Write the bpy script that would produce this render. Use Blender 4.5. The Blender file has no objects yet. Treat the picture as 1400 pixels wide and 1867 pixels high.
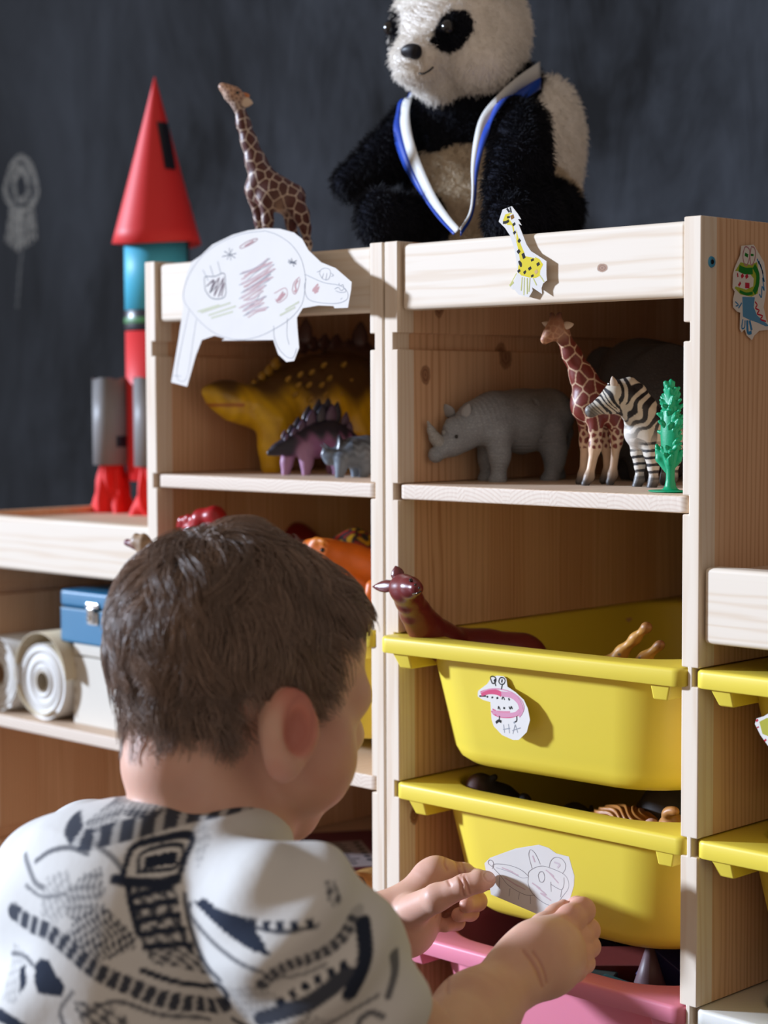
import bpy, math, random
import numpy as np
from mathutils import Vector, Matrix

random.seed(7); RNG = np.random.default_rng(7)
S = bpy.context.scene
COL = S.collection

# ---------------------------------------------------------------- camera, world, sun, exposure
cam_d = bpy.data.cameras.new('camera'); cam = bpy.data.objects.new('camera', cam_d); COL.objects.link(cam)
R_ = Vector((0.70993676, 0.70425486, -0.00385964)); U_ = Vector((-0.04020889, 0.04600351, 0.99813172)); F_ = Vector((-0.70311666, 0.7084552, -0.06097689))
m = Matrix.Identity(4)
for i in range(3):
    m[i][0] = R_[i]; m[i][1] = U_[i]; m[i][2] = -F_[i]
m.translation = (1.43384814, -1.12404533, 0.78250269)
cam.matrix_world = m
cam_d.sensor_fit = 'HORIZONTAL'; cam_d.sensor_width = 24.0; cam_d.lens = 3459.96 / 1400 * 24
cam_d.clip_start = 0.05
cam_d.dof.use_dof = True; cam_d.dof.focus_distance = 1.43; cam_d.dof.aperture_fstop = 4.6
S.camera = cam

w = bpy.data.worlds.new('room_light'); S.world = w; w.use_nodes = True
w.node_tree.nodes['Background'].inputs[0].default_value = (1.0, 0.81, 0.67, 1)
w.node_tree.nodes['Background'].inputs[1].default_value = 0.37

sun_d = bpy.data.lights.new('sun', 'SUN'); sun = bpy.data.objects.new('sun', sun_d); COL.objects.link(sun)
sun_d.energy = 5.3; sun_d.angle = math.radians(4.5); sun_d.color = (0.84, 0.98, 1.22)
sun.rotation_euler = Vector((1.5, 1.0, -0.42)).to_track_quat('-Z', 'Y').to_euler()
sun.location = (-1.5, -1.6, 1.6)

S.view_settings.view_transform = 'Standard'; S.view_settings.look = 'None'
S.view_settings.gamma = 1.0; S.view_settings.use_curve_mapping = False
S.view_settings.exposure = 0.0
S.cycles.max_bounces = 8

# ---------------------------------------------------------------- object helpers
def tag(o, label=None, cat=None, group=None, kind=None):
    if label: o['label'] = label
    if cat: o['category'] = cat
    if group: o['group'] = group
    if kind: o['kind'] = kind
    return o

def thing(name, label, cat, loc=(0, 0, 0), group=None):
    o = bpy.data.objects.new(name, None); COL.objects.link(o); o.location = loc; o.empty_display_size = 0.02
    return tag(o, label, cat, group)

def put(name, me, parent=None, mat=None, smooth=False):
    o = bpy.data.objects.new(name, me); COL.objects.link(o)
    if mat is not None:
        me.materials.clear(); me.materials.append(mat)
    if smooth:
        me.polygons.foreach_set('use_smooth', [True] * len(me.polygons))
    if parent is not None:
        o.parent = parent
        pm = Matrix.Translation(parent.location)
        if parent.parent is not None: pm = Matrix.Identity(4)          # parts already stand at the world origin
        o.matrix_parent_inverse = pm.inverted()
    return o

def mesh(name, v, f, parent=None, mat=None, smooth=False, bevel=0.0, seg=2):
    me = bpy.data.meshes.new(name); me.from_pydata([tuple(map(float, p)) for p in v], [], f); me.update()
    o = put(name, me, parent, mat, smooth)
    if bevel:
        b = o.modifiers.new('bevel', 'BEVEL'); b.width = bevel; b.segments = seg; b.limit_method = 'ANGLE'; b.angle_limit = math.radians(35)
        me.polygons.foreach_set('use_smooth', [True] * len(me.polygons))
        w_ = o.modifiers.new('normals', 'WEIGHTED_NORMAL'); w_.keep_sharp = True
    return o

def box_vf(lo, hi):
    x0, y0, z0 = lo; x1, y1, z1 = hi
    v = [(x0, y0, z0), (x1, y0, z0), (x1, y1, z0), (x0, y1, z0), (x0, y0, z1), (x1, y0, z1), (x1, y1, z1), (x0, y1, z1)]
    f = [(0, 3, 2, 1), (4, 5, 6, 7), (0, 1, 5, 4), (1, 2, 6, 5), (2, 3, 7, 6), (3, 0, 4, 7)]
    return v, f

def box(name, lo, hi, mat, parent=None, bevel=0.001, seg=2):
    v, f = box_vf(lo, hi)
    return mesh(name, v, f, parent, mat, False, bevel, seg)

def prism(name, poly, axis, a, b, mat, parent=None, bevel=0.0, seg=2):
    """polygon in the two other axes, extruded along axis from a to b"""
    n = len(poly)
    def P(u, v, w_):
        return {'x': (w_, u, v), 'y': (u, w_, v), 'z': (u, v, w_)}[axis]
    v = [P(u, q, a) for u, q in poly] + [P(u, q, b) for u, q in poly]
    area = sum(poly[i][0] * poly[(i + 1) % n][1] - poly[(i + 1) % n][0] * poly[i][1] for i in range(n))
    f = [tuple(range(n)), tuple(range(2 * n - 1, n - 1, -1))] + [(i, i + n, (i + 1) % n + n, (i + 1) % n) for i in range(n)]
    flip = (area > 0) == (axis in 'xz')
    if flip: f = [t[::-1] for t in f]
    return mesh(name, v, f, parent, mat, False, bevel, seg)

def loft(rings, close_start=False, close_end=False, closed=True):
    """rings: list of (n,3) arrays, same n -> verts, faces"""
    n = len(rings[0]); v = [tuple(p) for r in rings for p in r]; f = []
    for k in range(len(rings) - 1):
        for i in range(n if closed else n - 1):
            j = (i + 1) % n
            f.append((k * n + i, k * n + j, (k + 1) * n + j, (k + 1) * n + i))
    if close_start: f.append(tuple(range(n - 1, -1, -1)))
    if close_end: f.append(tuple((len(rings) - 1) * n + i for i in range(n)))
    return v, f

def lathe(name, prof, c, axis, mat, parent=None, n=48, smooth=True, cap=(False, False)):
    """profile of (radius, height) about a unit axis through c"""
    ax = Vector(axis).normalized(); a = ax.orthogonal().normalized(); b = ax.cross(a)
    rings = []
    for r, h in prof:
        rings.append([tuple(Vector(c) + ax * h + (a * math.cos(t) + b * math.sin(t)) * r) for t in np.linspace(0, 2 * math.pi, n, endpoint=False)])
    v, f = loft(rings, cap[0], cap[1])
    return mesh(name, v, f, parent, mat, smooth)

def tube_vf(pts, rad, n=8):
    """round tube along points, radius list or number, capped"""
    P = [Vector(p) for p in pts]; rings = []
    up = None
    for i, p in enumerate(P):
        d = (P[min(i + 1, len(P) - 1)] - P[max(i - 1, 0)]).normalized()
        if up is None: up = d.orthogonal().normalized()
        up = (up - d * up.dot(d)).normalized(); s = d.cross(up)
        r = rad[i] if hasattr(rad, '__len__') else rad
        rings.append([tuple(p + (up * math.cos(t) + s * math.sin(t)) * r) for t in np.linspace(0, 2 * math.pi, n, endpoint=False)])
    return loft(rings, True, True)

def tube(name, pts, rad, mat, parent=None, n=8):
    v, f = tube_vf(pts, rad, n)
    return mesh(name, v, f, parent, mat, True)

def spline(pts, n=8):
    """Catmull-Rom through points"""
    P = np.array(pts, float); Q = np.vstack([2 * P[0] - P[1], P, 2 * P[-1] - P[-2]]); out = []
    for i in range(1, len(Q) - 2):
        for t in np.linspace(0, 1, n, endpoint=False):
            a, b, c, d = Q[i - 1], Q[i], Q[i + 1], Q[i + 2]
            out.append(0.5 * (2 * b + (c - a) * t + (2 * a - 5 * b + 4 * c - d) * t ** 2 + (3 * b - a - 3 * c + d) * t ** 3))
    out.append(P[-1])
    return np.array(out)

# ---------------------------------------------------------------- signed-distance sculpting (one continuous surface per body)
def cone(a, b, ra, rb=None, col=0): return ('c', np.array(a, float), np.array(b, float), ra, ra if rb is None else rb, col)
def ell(c, r, col=0, rot=None):
    return ('e', np.array(c, float), np.array(r if hasattr(r, '__len__') else (r, r, r), float), np.eye(3) if rot is None else np.array(rot, float), None, col)
def cut(p): return p[:5] + (p[5], 'cut')
def chain(pts, rad, col=0): return [cone(pts[i], pts[i + 1], rad[i], rad[i + 1], col) for i in range(len(pts) - 1)]
def ball(c, r, col=0): return cone(c, c, r, r, col)

def prim_d(p, X):
    if p[0] == 'c':
        a, b, ra, rb = p[1:5]; ab = b - a; L = float(ab @ ab)
        q = X - a
        t = np.clip((q @ ab) / L, 0, 1) if L > 1e-14 else np.zeros(X.shape[:-1])
        return np.linalg.norm(q - t[..., None] * ab, axis=-1) - (ra + (rb - ra) * t)
    q = (X - p[1]) @ p[3]; r = p[2]
    k0 = np.linalg.norm(q / r, axis=-1); k1 = np.linalg.norm(q / (r * r), axis=-1) + 1e-9
    return k0 * (k0 - 1) / k1

def prim_box(p):
    if p[0] == 'c':
        return np.minimum(p[1] - p[3], p[2] - p[4]), np.maximum(p[1] + p[3], p[2] + p[4])
    e = np.abs(p[3]) @ p[2]
    return p[1] - e, p[1] + e

def isosurface(D, lo, h):
    """naive surface nets -> vertices, quads"""
    s = D < 0; nx, ny, nz = D.shape
    cs = np.zeros((nx - 1, ny - 1, nz - 1), np.int8)
    for dx in (0, 1):
        for dy in (0, 1):
            for dz in (0, 1):
                cs += s[dx:nx - 1 + dx, dy:ny - 1 + dy, dz:nz - 1 + dz]
    act = (cs > 0) & (cs < 8); idx = np.argwhere(act)
    ids = np.full(act.shape, -1, np.int64); ids[act] = np.arange(len(idx))
    acc = np.zeros((len(idx), 3)); cnt = np.zeros(len(idx))
    corners = [(i, j, k) for i in (0, 1) for j in (0, 1) for k in (0, 1)]
    val = {c: D[idx[:, 0] + c[0], idx[:, 1] + c[1], idx[:, 2] + c[2]].astype(float) for c in corners}
    for c in corners:
        for ax in range(3):
            if c[ax] == 0:
                e = list(c); e[ax] = 1; e = tuple(e)
                a, b = val[c], val[e]; mk = (a < 0) != (b < 0)
                t = np.where(mk, a / np.where(mk, a - b, 1), 0)
                p = np.tile(np.array(c, float), (len(idx), 1)); p[:, ax] += t
                acc[mk] += p[mk]; cnt[mk] += 1
    V = lo + (idx + acc / cnt[:, None]) * h
    F = []
    for ax in range(3):
        b, c = (ax + 1) % 3, (ax + 2) % 3
        sl0 = [slice(None)] * 3; sl1 = [slice(None)] * 3; sl0[ax] = slice(0, -1); sl1[ax] = slice(1, None)
        ch = s[tuple(sl0)] != s[tuple(sl1)]
        E = np.argwhere(ch); E = E[(E[:, b] > 0) & (E[:, c] > 0) & (E[:, b] < D.shape[b] - 1) & (E[:, c] < D.shape[c] - 1)]
        ins = s[E[:, 0], E[:, 1], E[:, 2]]
        def cell(db, dc):
            q = E.copy(); q[:, b] += db; q[:, c] += dc
            return ids[q[:, 0], q[:, 1], q[:, 2]]
        q = np.stack([cell(-1, -1), cell(0, -1), cell(0, 0), cell(-1, 0)], 1)
        q[~ins] = q[~ins][:, ::-1]
        F.append(q)
    return V, np.vstack(F)

def field(prims, h, k, pad=None):
    los, his = zip(*[prim_box(p) for p in prims if len(p) == 6])
    lo = np.min(los, 0) - 3 * h; hi = np.max(his, 0) + 3 * h
    n = np.ceil((hi - lo) / h).astype(int) + 1
    D = np.full(n, 1.0, np.float32)
    ax = [lo[i] + np.arange(n[i]) * h for i in range(3)]
    for p in prims:
        bl, bh = prim_box(p); mg = k * 1.2 + 2 * h
        i0 = np.maximum(0, np.floor((bl - mg - lo) / h).astype(int)); i1 = np.minimum(n, np.ceil((bh + mg - lo) / h).astype(int) + 1)
        if (i1 <= i0).any(): continue
        X = np.stack(np.meshgrid(*[ax[i][i0[i]:i1[i]] for i in range(3)], indexing='ij'), -1)
        d = prim_d(p, X).astype(np.float32); sl = tuple(slice(i0[i], i1[i]) for i in range(3)); A = D[sl]
        if len(p) == 7:
            kk = k * 0.4; hh = np.maximum(kk - np.abs(A + d), 0) / kk
            D[sl] = np.maximum(A, -d) + hh * hh * kk * 0.25
        else:
            hh = np.maximum(k - np.abs(A - d), 0) / k
            D[sl] = np.minimum(A, d) - hh * hh * k * 0.25
    return D, lo

def weights(prims, V, soft):
    P = [p for p in prims if len(p) == 6]
    d = np.stack([prim_d(p, V) for p in P], 1); d -= d.min(1, keepdims=True)
    wt = np.exp(-d / soft); wt /= wt.sum(1, keepdims=True)
    return wt, P

def set_col(me, C):
    a = me.color_attributes.new('Col', 'FLOAT_COLOR', 'POINT')
    C = np.hstack([C, np.ones((len(C), 1))]) if C.shape[1] == 3 else C
    a.data.foreach_set('color', C.astype(np.float32).ravel())

def sculpt(name, prims, h, k, mat, parent=None, pal=None, paint=None, soft=None, relief=None):
    D, lo = field(prims, h, k)
    V, F = isosurface(D, lo, h)
    if relief is not None: V = relief(V)
    me = bpy.data.meshes.new(name)
    me.vertices.add(len(V)); me.vertices.foreach_set('co', V.astype(np.float32).ravel())
    me.loops.add(F.size); me.loops.foreach_set('vertex_index', F.astype(np.int32).ravel())
    me.polygons.add(len(F)); me.polygons.foreach_set('loop_start', np.arange(0, F.size, 4, dtype=np.int32))
    me.update(calc_edges=True); me.validate()
    if pal is not None:
        wt, P = weights(prims, V, soft or h * 1.5)
        C = wt @ np.array([pal[p[5]] for p in P], float)
        if paint is not None: C = paint(V, C, wt, P)
        set_col(me, C)
    return put(name, me, parent, mat, True)

def cells(V, spacing, sx=(1, 1, 1), seed=1):
    """cell pattern on a point set: returns (border distance, cell id)"""
    rng = np.random.default_rng(seed); Q = V * np.array(sx); left = rng.permutation(len(Q)); seeds = []
    alive = np.ones(len(Q), bool)
    for i in left:
        if alive[i]:
            seeds.append(Q[i]); alive &= np.linalg.norm(Q - Q[i], axis=1) > spacing
    Sd = np.array(seeds); out = np.zeros(len(Q)); idd = np.zeros(len(Q), int)
    for s0 in range(0, len(Q), 4000):
        d = np.linalg.norm(Q[s0:s0 + 4000, None] - Sd[None], axis=2)
        ii = np.argsort(d, 1)[:, :2]; a = np.take_along_axis(d, ii, 1)
        out[s0:s0 + 4000] = a[:, 1] - a[:, 0]; idd[s0:s0 + 4000] = ii[:, 0]
    return out, idd

def mix(a, b, t): return a + (b - a) * np.asarray(t)[:, None]
def sstep(e0, e1, x):
    t = np.clip((x - e0) / (e1 - e0), 0, 1); return t * t * (3 - 2 * t)

# ---------------------------------------------------------------- materials
class NT:
    def __init__(s, name):
        s.m = bpy.data.materials.new(name); s.m.use_nodes = True; s.t = s.m.node_tree; s.b = s.t.nodes['Principled BSDF']
    def n(s, t, **kw):
        o = s.t.nodes.new(t)
        for k_, v in kw.items():
            if k_.startswith('i_'):
                key = k_[2:]; key = int(key) if key.isdigit() else key.replace('_', ' ')
                s.set(o.inputs[key], v)
            else: setattr(o, k_, v)
        return o
    def set(s, sock, v):
        if hasattr(v, 'is_output') or isinstance(v, bpy.types.NodeSocket): s.t.links.new(v, sock)
        else: sock.default_value = v
    def math(s, op, a, b=0.0, c=None, clamp=False):
        o = s.t.nodes.new('ShaderNodeMath'); o.operation = op; o.use_clamp = clamp
        s.set(o.inputs[0], a); s.set(o.inputs[1], b)
        if c is not None: s.set(o.inputs[2], c)
        return o.outputs[0]
    def mixc(s, f, a, b, blend='MIX'):
        o = s.t.nodes.new('ShaderNodeMix'); o.data_type = 'RGBA'; o.blend_type = blend
        s.set(o.inputs[0], f); s.set(o.inputs[6], a if not isinstance(a, tuple) or len(a) == 4 else a + (1,)); s.set(o.inputs[7], b if not isinstance(b, tuple) or len(b) == 4 else b + (1,))
        return o.outputs[2]
    def ramp(s, f, stops):
        o = s.t.nodes.new('ShaderNodeValToRGB'); s.set(o.inputs[0], f); e = o.color_ramp.elements
        while len(e) < len(stops): e.new(0.5)
        for i, (p, c) in enumerate(stops):
            e[i].position = p; e[i].color = (c if hasattr(c, '__len__') else (c, c, c)) + ((1,) if not hasattr(c, '__len__') or len(c) == 3 else ())
        return o.outputs[0]
    def noise(s, vec, scale, detail=3, rough=0.5, dist=0.0):
        o = s.t.nodes.new('ShaderNodeTexNoise'); s.set(o.inputs['Vector'], vec)
        o.inputs['Scale'].default_value = scale; o.inputs['Detail'].default_value = detail; o.inputs['Roughness'].default_value = rough; o.inputs['Distortion'].default_value = dist
        return o.outputs['Fac']
    def obj(s): return s.t.nodes.new('ShaderNodeTexCoord').outputs['Object']
    def scl(s, vec, sc, add=None):
        o = s.t.nodes.new('ShaderNodeVectorMath'); o.operation = 'MULTIPLY'; s.set(o.inputs[0], vec); o.inputs[1].default_value = sc
        if add is None: return o.outputs[0]
        p = s.t.nodes.new('ShaderNodeVectorMath'); p.operation = 'ADD'; s.t.links.new(o.outputs[0], p.inputs[0]); s.set(p.inputs[1], add)
        return p.outputs[0]
    def bump(s, hgt, strength=0.3, dist=0.001):
        o = s.t.nodes.new('ShaderNodeBump'); s.set(o.inputs['Height'], hgt); o.inputs['Strength'].default_value = strength; o.inputs['Distance'].default_value = dist
        s.t.links.new(o.outputs[0], s.b.inputs['Normal'])
    def out(s, col=None, rough=0.5, spec=0.5, **kw):
        if col is not None: s.set(s.b.inputs['Base Color'], col if not isinstance(col, tuple) else (col if len(col) == 4 else col + (1,)))
        s.set(s.b.inputs['Roughness'], rough); s.b.inputs['Specular IOR Level'].default_value = spec
        for k_, v in kw.items(): s.set(s.b.inputs[k_.replace('_', ' ')], v)
        return s.m

def paint(name, col, rough=0.5, spec=0.5, var=0.06, scale=60, bump=0.0, bscale=300, **kw):
    t = NT(name); o = t.obj(); f = t.noise(o, scale, 3)
    c = t.mixc(f, tuple(x * (1 - var) for x in col), tuple(min(1, x * (1 + var)) for x in col))
    if bump: t.bump(t.noise(o, bscale, 4, 0.6), bump, 0.0006)
    return t.out(c, rough, spec, **kw)

def painted(name, rough=0.45, spec=0.5, bump=0.25, bscale=500, var=0.1, dist=0.0005, **kw):
    """moulded toy: base colour from the painted attribute"""
    t = NT(name); a = t.n('ShaderNodeAttribute', attribute_name='Col'); o = t.obj()
    f = t.noise(o, 120, 4)
    c = t.mixc(1.0, a.outputs['Color'], t.ramp(f, [(0.3, 1 - var), (0.7, 1.0)]), 'MULTIPLY')
    if bump: t.bump(t.noise(o, bscale, 4, 0.6), bump, dist)
    return t.out(c, rough, spec, **kw)

PINE_A, PINE_B, PINE_C = (0.745, 0.495, 0.31), (0.60, 0.365, 0.20), (0.53, 0.35, 0.21)
def pine(name, grain, cross, endax=None, knots=(), lines=230.0, tint=1.0, pale=0.0, front=False):
    """grain: axis the fibres run along; cross: axis across the board face; endax: axis whose faces show end grain"""
    t = NT(name); o = t.obj(); rnd = t.n('ShaderNodeObjectInfo').outputs['Random']
    off = t.n('ShaderNodeCombineXYZ'); 
    for i in range(3): t.set(off.inputs[i], t.math('MULTIPLY', rnd, 0.7 + 0.3 * i))
    p = t.n('ShaderNodeVectorMath', operation='ADD'); t.set(p.inputs[0], o); t.set(p.inputs[1], off.outputs[0]); p = p.outputs[0]
    sc = [1.0, 1.0, 1.0]; sc[grain] = 0.06
    st = t.scl(p, tuple(sc))
    warp = t.noise(st, 9, 2, 0.5)
    sep = t.n('ShaderNodeSeparateXYZ'); t.set(sep.inputs[0], p); u = sep.outputs[cross]
    third = [i for i in range(3) if i not in (grain, cross)][0]
    # glued staves, each with its own tone and ring spacing
    stv = t.math('FLOOR', t.math('DIVIDE', u, 0.048))
    wn = t.n('ShaderNodeTexWhiteNoise', noise_dimensions='1D'); t.set(wn.inputs['W'], stv); tone = wn.outputs['Value']
    ph = t.math('ADD', t.math('MULTIPLY', u, t.math('ADD', lines * 3.2, t.math('MULTIPLY', tone, lines * 4.0))), t.math('ADD', t.math('MULTIPLY', warp, 46.0), t.math('ADD', t.math('MULTIPLY', t.noise(st, 75, 2, 0.6), 13.0), t.math('MULTIPLY', tone, 40.0))))
    ph = t.math('ADD', ph, t.math('MULTIPLY', sep.outputs[third], 60.0))
    ring = t.math('MULTIPLY', t.math('ADD', t.math('SINE', ph), 1.0), 0.5)
    ring = t.math('POWER', ring, 2.6)
    fine = t.noise(t.scl(p, tuple([700.0 if i != grain else 9.0 for i in range(3)])), 1.0, 2)
    amp = t.noise(st, 22, 2)
    f = t.math('MULTIPLY', ring, t.math('ADD', t.math('MULTIPLY', amp, 1.7), -0.22), clamp=True)
    f = t.math('ADD', f, t.math('MULTIPLY', t.math('SUBTRACT', fine, 0.5), 0.22), clamp=True)
    c = t.mixc(t.math('MULTIPLY', f, 0.72), PINE_A, (0.50, 0.255, 0.12))
    c = t.mixc(t.math('MULTIPLY', tone, 0.62), c, t.mixc(f, (0.63, 0.355, 0.195), (0.42, 0.19, 0.085)))
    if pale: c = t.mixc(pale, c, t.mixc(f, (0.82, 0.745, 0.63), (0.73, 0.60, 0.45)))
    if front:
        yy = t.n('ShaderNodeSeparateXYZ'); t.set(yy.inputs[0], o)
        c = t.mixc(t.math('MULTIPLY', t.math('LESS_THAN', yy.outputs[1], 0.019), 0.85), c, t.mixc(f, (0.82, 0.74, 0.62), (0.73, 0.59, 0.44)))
    if endax is not None:
        xm = t.math('SUBTRACT', t.math('MODULO', t.math('ADD', u, 5.0), 0.048), t.math('MULTIPLY', tone, 0.05))
        zz = t.math('ADD', t.math('MODULO', t.math('ADD', sep.outputs[third], t.math('ADD', 5.0, t.math('MULTIPLY', tone, 0.2))), 0.11), t.math('MULTIPLY', tone, 0.04))
        rr = t.math('SQRT', t.math('ADD', t.math('MULTIPLY', xm, xm), t.math('MULTIPLY', zz, zz)))
        e = t.math('POWER', t.math('MULTIPLY', t.math('ADD', t.math('SINE', t.math('ADD', t.math('MULTIPLY', rr, 1900.0), t.math('MULTIPLY', warp, 9.0))), 1.0), 0.5), 2.0)
        ec = t.mixc(e, (0.77, 0.66, 0.55), (0.69, 0.56, 0.45))
        gn = t.n('ShaderNodeNewGeometry').outputs['Normal']; gs = t.n('ShaderNodeSeparateXYZ'); t.set(gs.inputs[0], gn)
        c = t.mixc(t.math('GREATER_THAN', t.math('ABSOLUTE', gs.outputs[endax]), 0.75), c, ec)
    for kx, ky, kz, r in knots:
        so = t.n('ShaderNodeSeparateXYZ'); t.set(so.inputs[0], o); pos = (kx, ky, kz)
        dg = t.math('DIVIDE', t.math('SUBTRACT', so.outputs[grain], pos[grain]), r * 1.5)
        dc = t.math('DIVIDE', t.math('SUBTRACT', so.outputs[cross], pos[cross]), r)
        dd = t.math('SQRT', t.math('ADD', t.math('MULTIPLY', dg, dg), t.math('MULTIPLY', dc, dc)))
        dd = t.math('ADD', dd, t.math('MULTIPLY', t.math('SUBTRACT', t.noise(o, 160, 3), 0.5), 0.5))
        ringk = t.math('MULTIPLY', t.math('ADD', t.math('SINE', t.math('MULTIPLY', dd, 16.0)), 1.0), 0.5)
        ck = t.mixc(ringk, (0.36, 0.19, 0.10), (0.22, 0.10, 0.055))
        c = t.mixc(t.math('MULTIPLY', t.ramp(dd, [(0.75, 1.0), (1.0, 0.0)]), 0.95), c, ck)
    if tint != 1.0: c = t.mixc(1.0, c, (tint, tint, tint), 'MULTIPLY')
    t.bump(t.math('MULTIPLY', f, -1.0), 0.12, 0.0004)
    return t.out(c, 0.55, 0.3)

# ================================================================ the room: chalkboard wall, floor
XA = (0.0, 0.0153, 0.3023, 0.3175, 0.3197, 0.335, 0.622, 0.6372)     # panel edges along the front
DEPTH = 0.44
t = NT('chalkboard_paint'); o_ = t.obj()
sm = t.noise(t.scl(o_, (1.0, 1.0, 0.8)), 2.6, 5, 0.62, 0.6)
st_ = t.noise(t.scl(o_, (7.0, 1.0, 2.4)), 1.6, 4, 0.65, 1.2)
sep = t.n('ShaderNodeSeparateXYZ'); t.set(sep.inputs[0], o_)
side = t.ramp(t.math('ADD', t.math('MULTIPLY', sep.outputs[0], 0.55), 0.62), [(0.02, 0.12), (0.45, 1.0)])  # smudges thin out leftwards: the wall's uneven light put into its colour
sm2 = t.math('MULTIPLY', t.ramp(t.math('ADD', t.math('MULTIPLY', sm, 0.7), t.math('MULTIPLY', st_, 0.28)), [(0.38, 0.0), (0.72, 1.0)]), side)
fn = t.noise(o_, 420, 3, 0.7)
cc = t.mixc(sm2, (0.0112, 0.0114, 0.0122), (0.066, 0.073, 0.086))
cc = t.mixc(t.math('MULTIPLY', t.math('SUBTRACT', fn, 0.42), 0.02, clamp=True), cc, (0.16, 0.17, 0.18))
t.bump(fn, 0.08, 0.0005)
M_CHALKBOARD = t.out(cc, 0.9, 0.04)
wall = box('wall_back', (-2.6, 0.452, -0.02), (2.4, 0.50, 2.6), M_CHALKBOARD, None, 0); tag(wall, 'dark grey chalkboard wall with rubbed chalk smudges and painted-in shade at the left, behind the shelves', kind='structure')
t = NT('floorboards'); o_ = t.obj(); f_ = t.noise(t.scl(o_, (1, 14, 1)), 5, 4)
M_FLOOR = t.out(t.mixc(f_, (0.17, 0.115, 0.075), (0.24, 0.165, 0.11)), 0.5, 0.4)
fl = box('floor', (-2.6, -2.6, -0.03), (2.4, 0.50, 0.0), M_FLOOR, None, 0); tag(fl, 'plain wooden floor under the shelves', kind='structure')

# faint chalk rocket drawn on the wall
def ribbon_vf(pts, wd, nrm):
    P = [Vector(p) for p in pts]; N = Vector(nrm); v = []; f = []
    for i, p in enumerate(P):
        d = (P[min(i + 1, len(P) - 1)] - P[max(i - 1, 0)]); d = d.normalized() if d.length > 1e-9 else Vector((1, 0, 0))
        s = d.cross(N).normalized() * (wd / 2); v += [tuple(p - s), tuple(p + s)]
    for i in range(len(P) - 1): f.append((2 * i, 2 * i + 1, 2 * i + 3, 2 * i + 2))
    return v, f

def strokes(name, items, nrm, mat, parent, lift=0.00008, smooth_n=4):
    """pencil, crayon or chalk marks lying on a surface: items of (width, colour, points)"""
    V, F, C = [], [], []; N = Vector(nrm).normalized()
    for j, (wd, col, pts) in enumerate(items):
        pts = np.array(pts, float)
        if len(pts) > 2 and smooth_n > 1: pts = spline(pts, smooth_n)
        v, f = ribbon_vf([Vector(p) + N * (lift + 0.000004 * (j % 12)) for p in pts], wd, N)
        b = len(V); V += v; F += [tuple(i + b for i in q) for q in f]; C += [col] * len(v)
    o = mesh(name, V, F, parent, mat)
    set_col(o.data, np.array(C, float)); o['kind'] = 'stuff'
    return o

def patch(name, poly, nrm, col, mat, parent, lift=0.00004):
    N = Vector(nrm).normalized(); v = [tuple(Vector(p) + N * lift) for p in poly]
    o = mesh(name, v, [tuple(range(len(v)))], parent, mat); set_col(o.data, np.array([col] * len(v), float)); return o

t = NT('pencil_marks'); a_ = t.n('ShaderNodeAttribute', attribute_name='Col'); M_PENCIL = t.out(a_.outputs['Color'], 0.8, 0.1)
t = NT('chalk_dust'); o_ = t.obj(); a_ = t.n('ShaderNodeAttribute', attribute_name='Col')
t.out(a_.outputs['Color'], 0.95, 0.0, Alpha=t.math('MULTIPLY', t.ramp(t.noise(o_, 260, 4, 0.7), [(0.38, 0.0), (0.62, 1.0)]), 0.48)); M_CHALK = t.m
ck = (0.42, 0.40, 0.35); CH = []
CH.append((0.010, ck, [(-0.8571,0.452,1.125),(-0.8765,0.452,1.1159),(-0.8909,0.452,1.0937),(-0.8969,0.452,1.0769),(-0.8862,0.452,1.0635),(-0.8753,0.452,1.0596)]))
CH.append((0.010, ck, [(-0.8571,0.452,1.125),(-0.8358,0.452,1.1138),(-0.823,0.452,1.092),(-0.8181,0.452,1.0723),(-0.8265,0.452,1.0591),(-0.84,0.452,1.0555)]))
CH.append((0.009, ck, [(-0.8687,0.452,1.1012),(-0.8746,0.452,1.0845),(-0.8669,0.452,1.0668),(-0.8534,0.452,1.0627),(-0.8396,0.452,1.0725),(-0.8417,0.452,1.0927),(-0.855,0.452,1.1031),(-0.8687,0.452,1.1012)]))
CH.append((0.006, ck, [(-0.8796,0.452,1.1021),(-0.8712,0.452,1.1092),(-0.8494,0.452,1.1088),(-0.8335,0.452,1.0982)]))


CH += [(0.007, ck, [(-0.8809,0.452,1.0569),(-0.8961,0.452,1.0077)]), (0.008, ck, [(-0.874,0.452,1.0564),(-0.8879,0.452,1.0025)]), (0.007, ck, [(-0.8659,0.452,1.0542),(-0.8798,0.452,0.9973)]), (0.008, ck, [(-0.8591,0.452,1.0538),(-0.8689,0.452,0.992)]),
       (0.007, ck, [(-0.8523,0.452,1.0533),(-0.8553,0.452,0.9928)]), (0.008, ck, [(-0.8442,0.452,1.0527),(-0.8443,0.452,0.9968)]), (0.007, ck, [(-0.8361,0.452,1.0521),(-0.8334,0.452,1.0009)]), (0.007, ck, [(-0.8293,0.452,1.0547),(-0.8225,0.452,1.0064)]), (0.006, ck, [(-0.8618,0.452,1.0524),(-0.862,0.452,0.994)]),
       (0.006, (0.2, 0.2, 0.19), [(-0.858,0.452,0.9914),(-0.8644,0.452,0.9589),(-0.8711,0.452,0.9122)])]
strokes('chalk_drawing', CH, (0, -1, 0), M_CHALK, wall, 0.0006)

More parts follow.
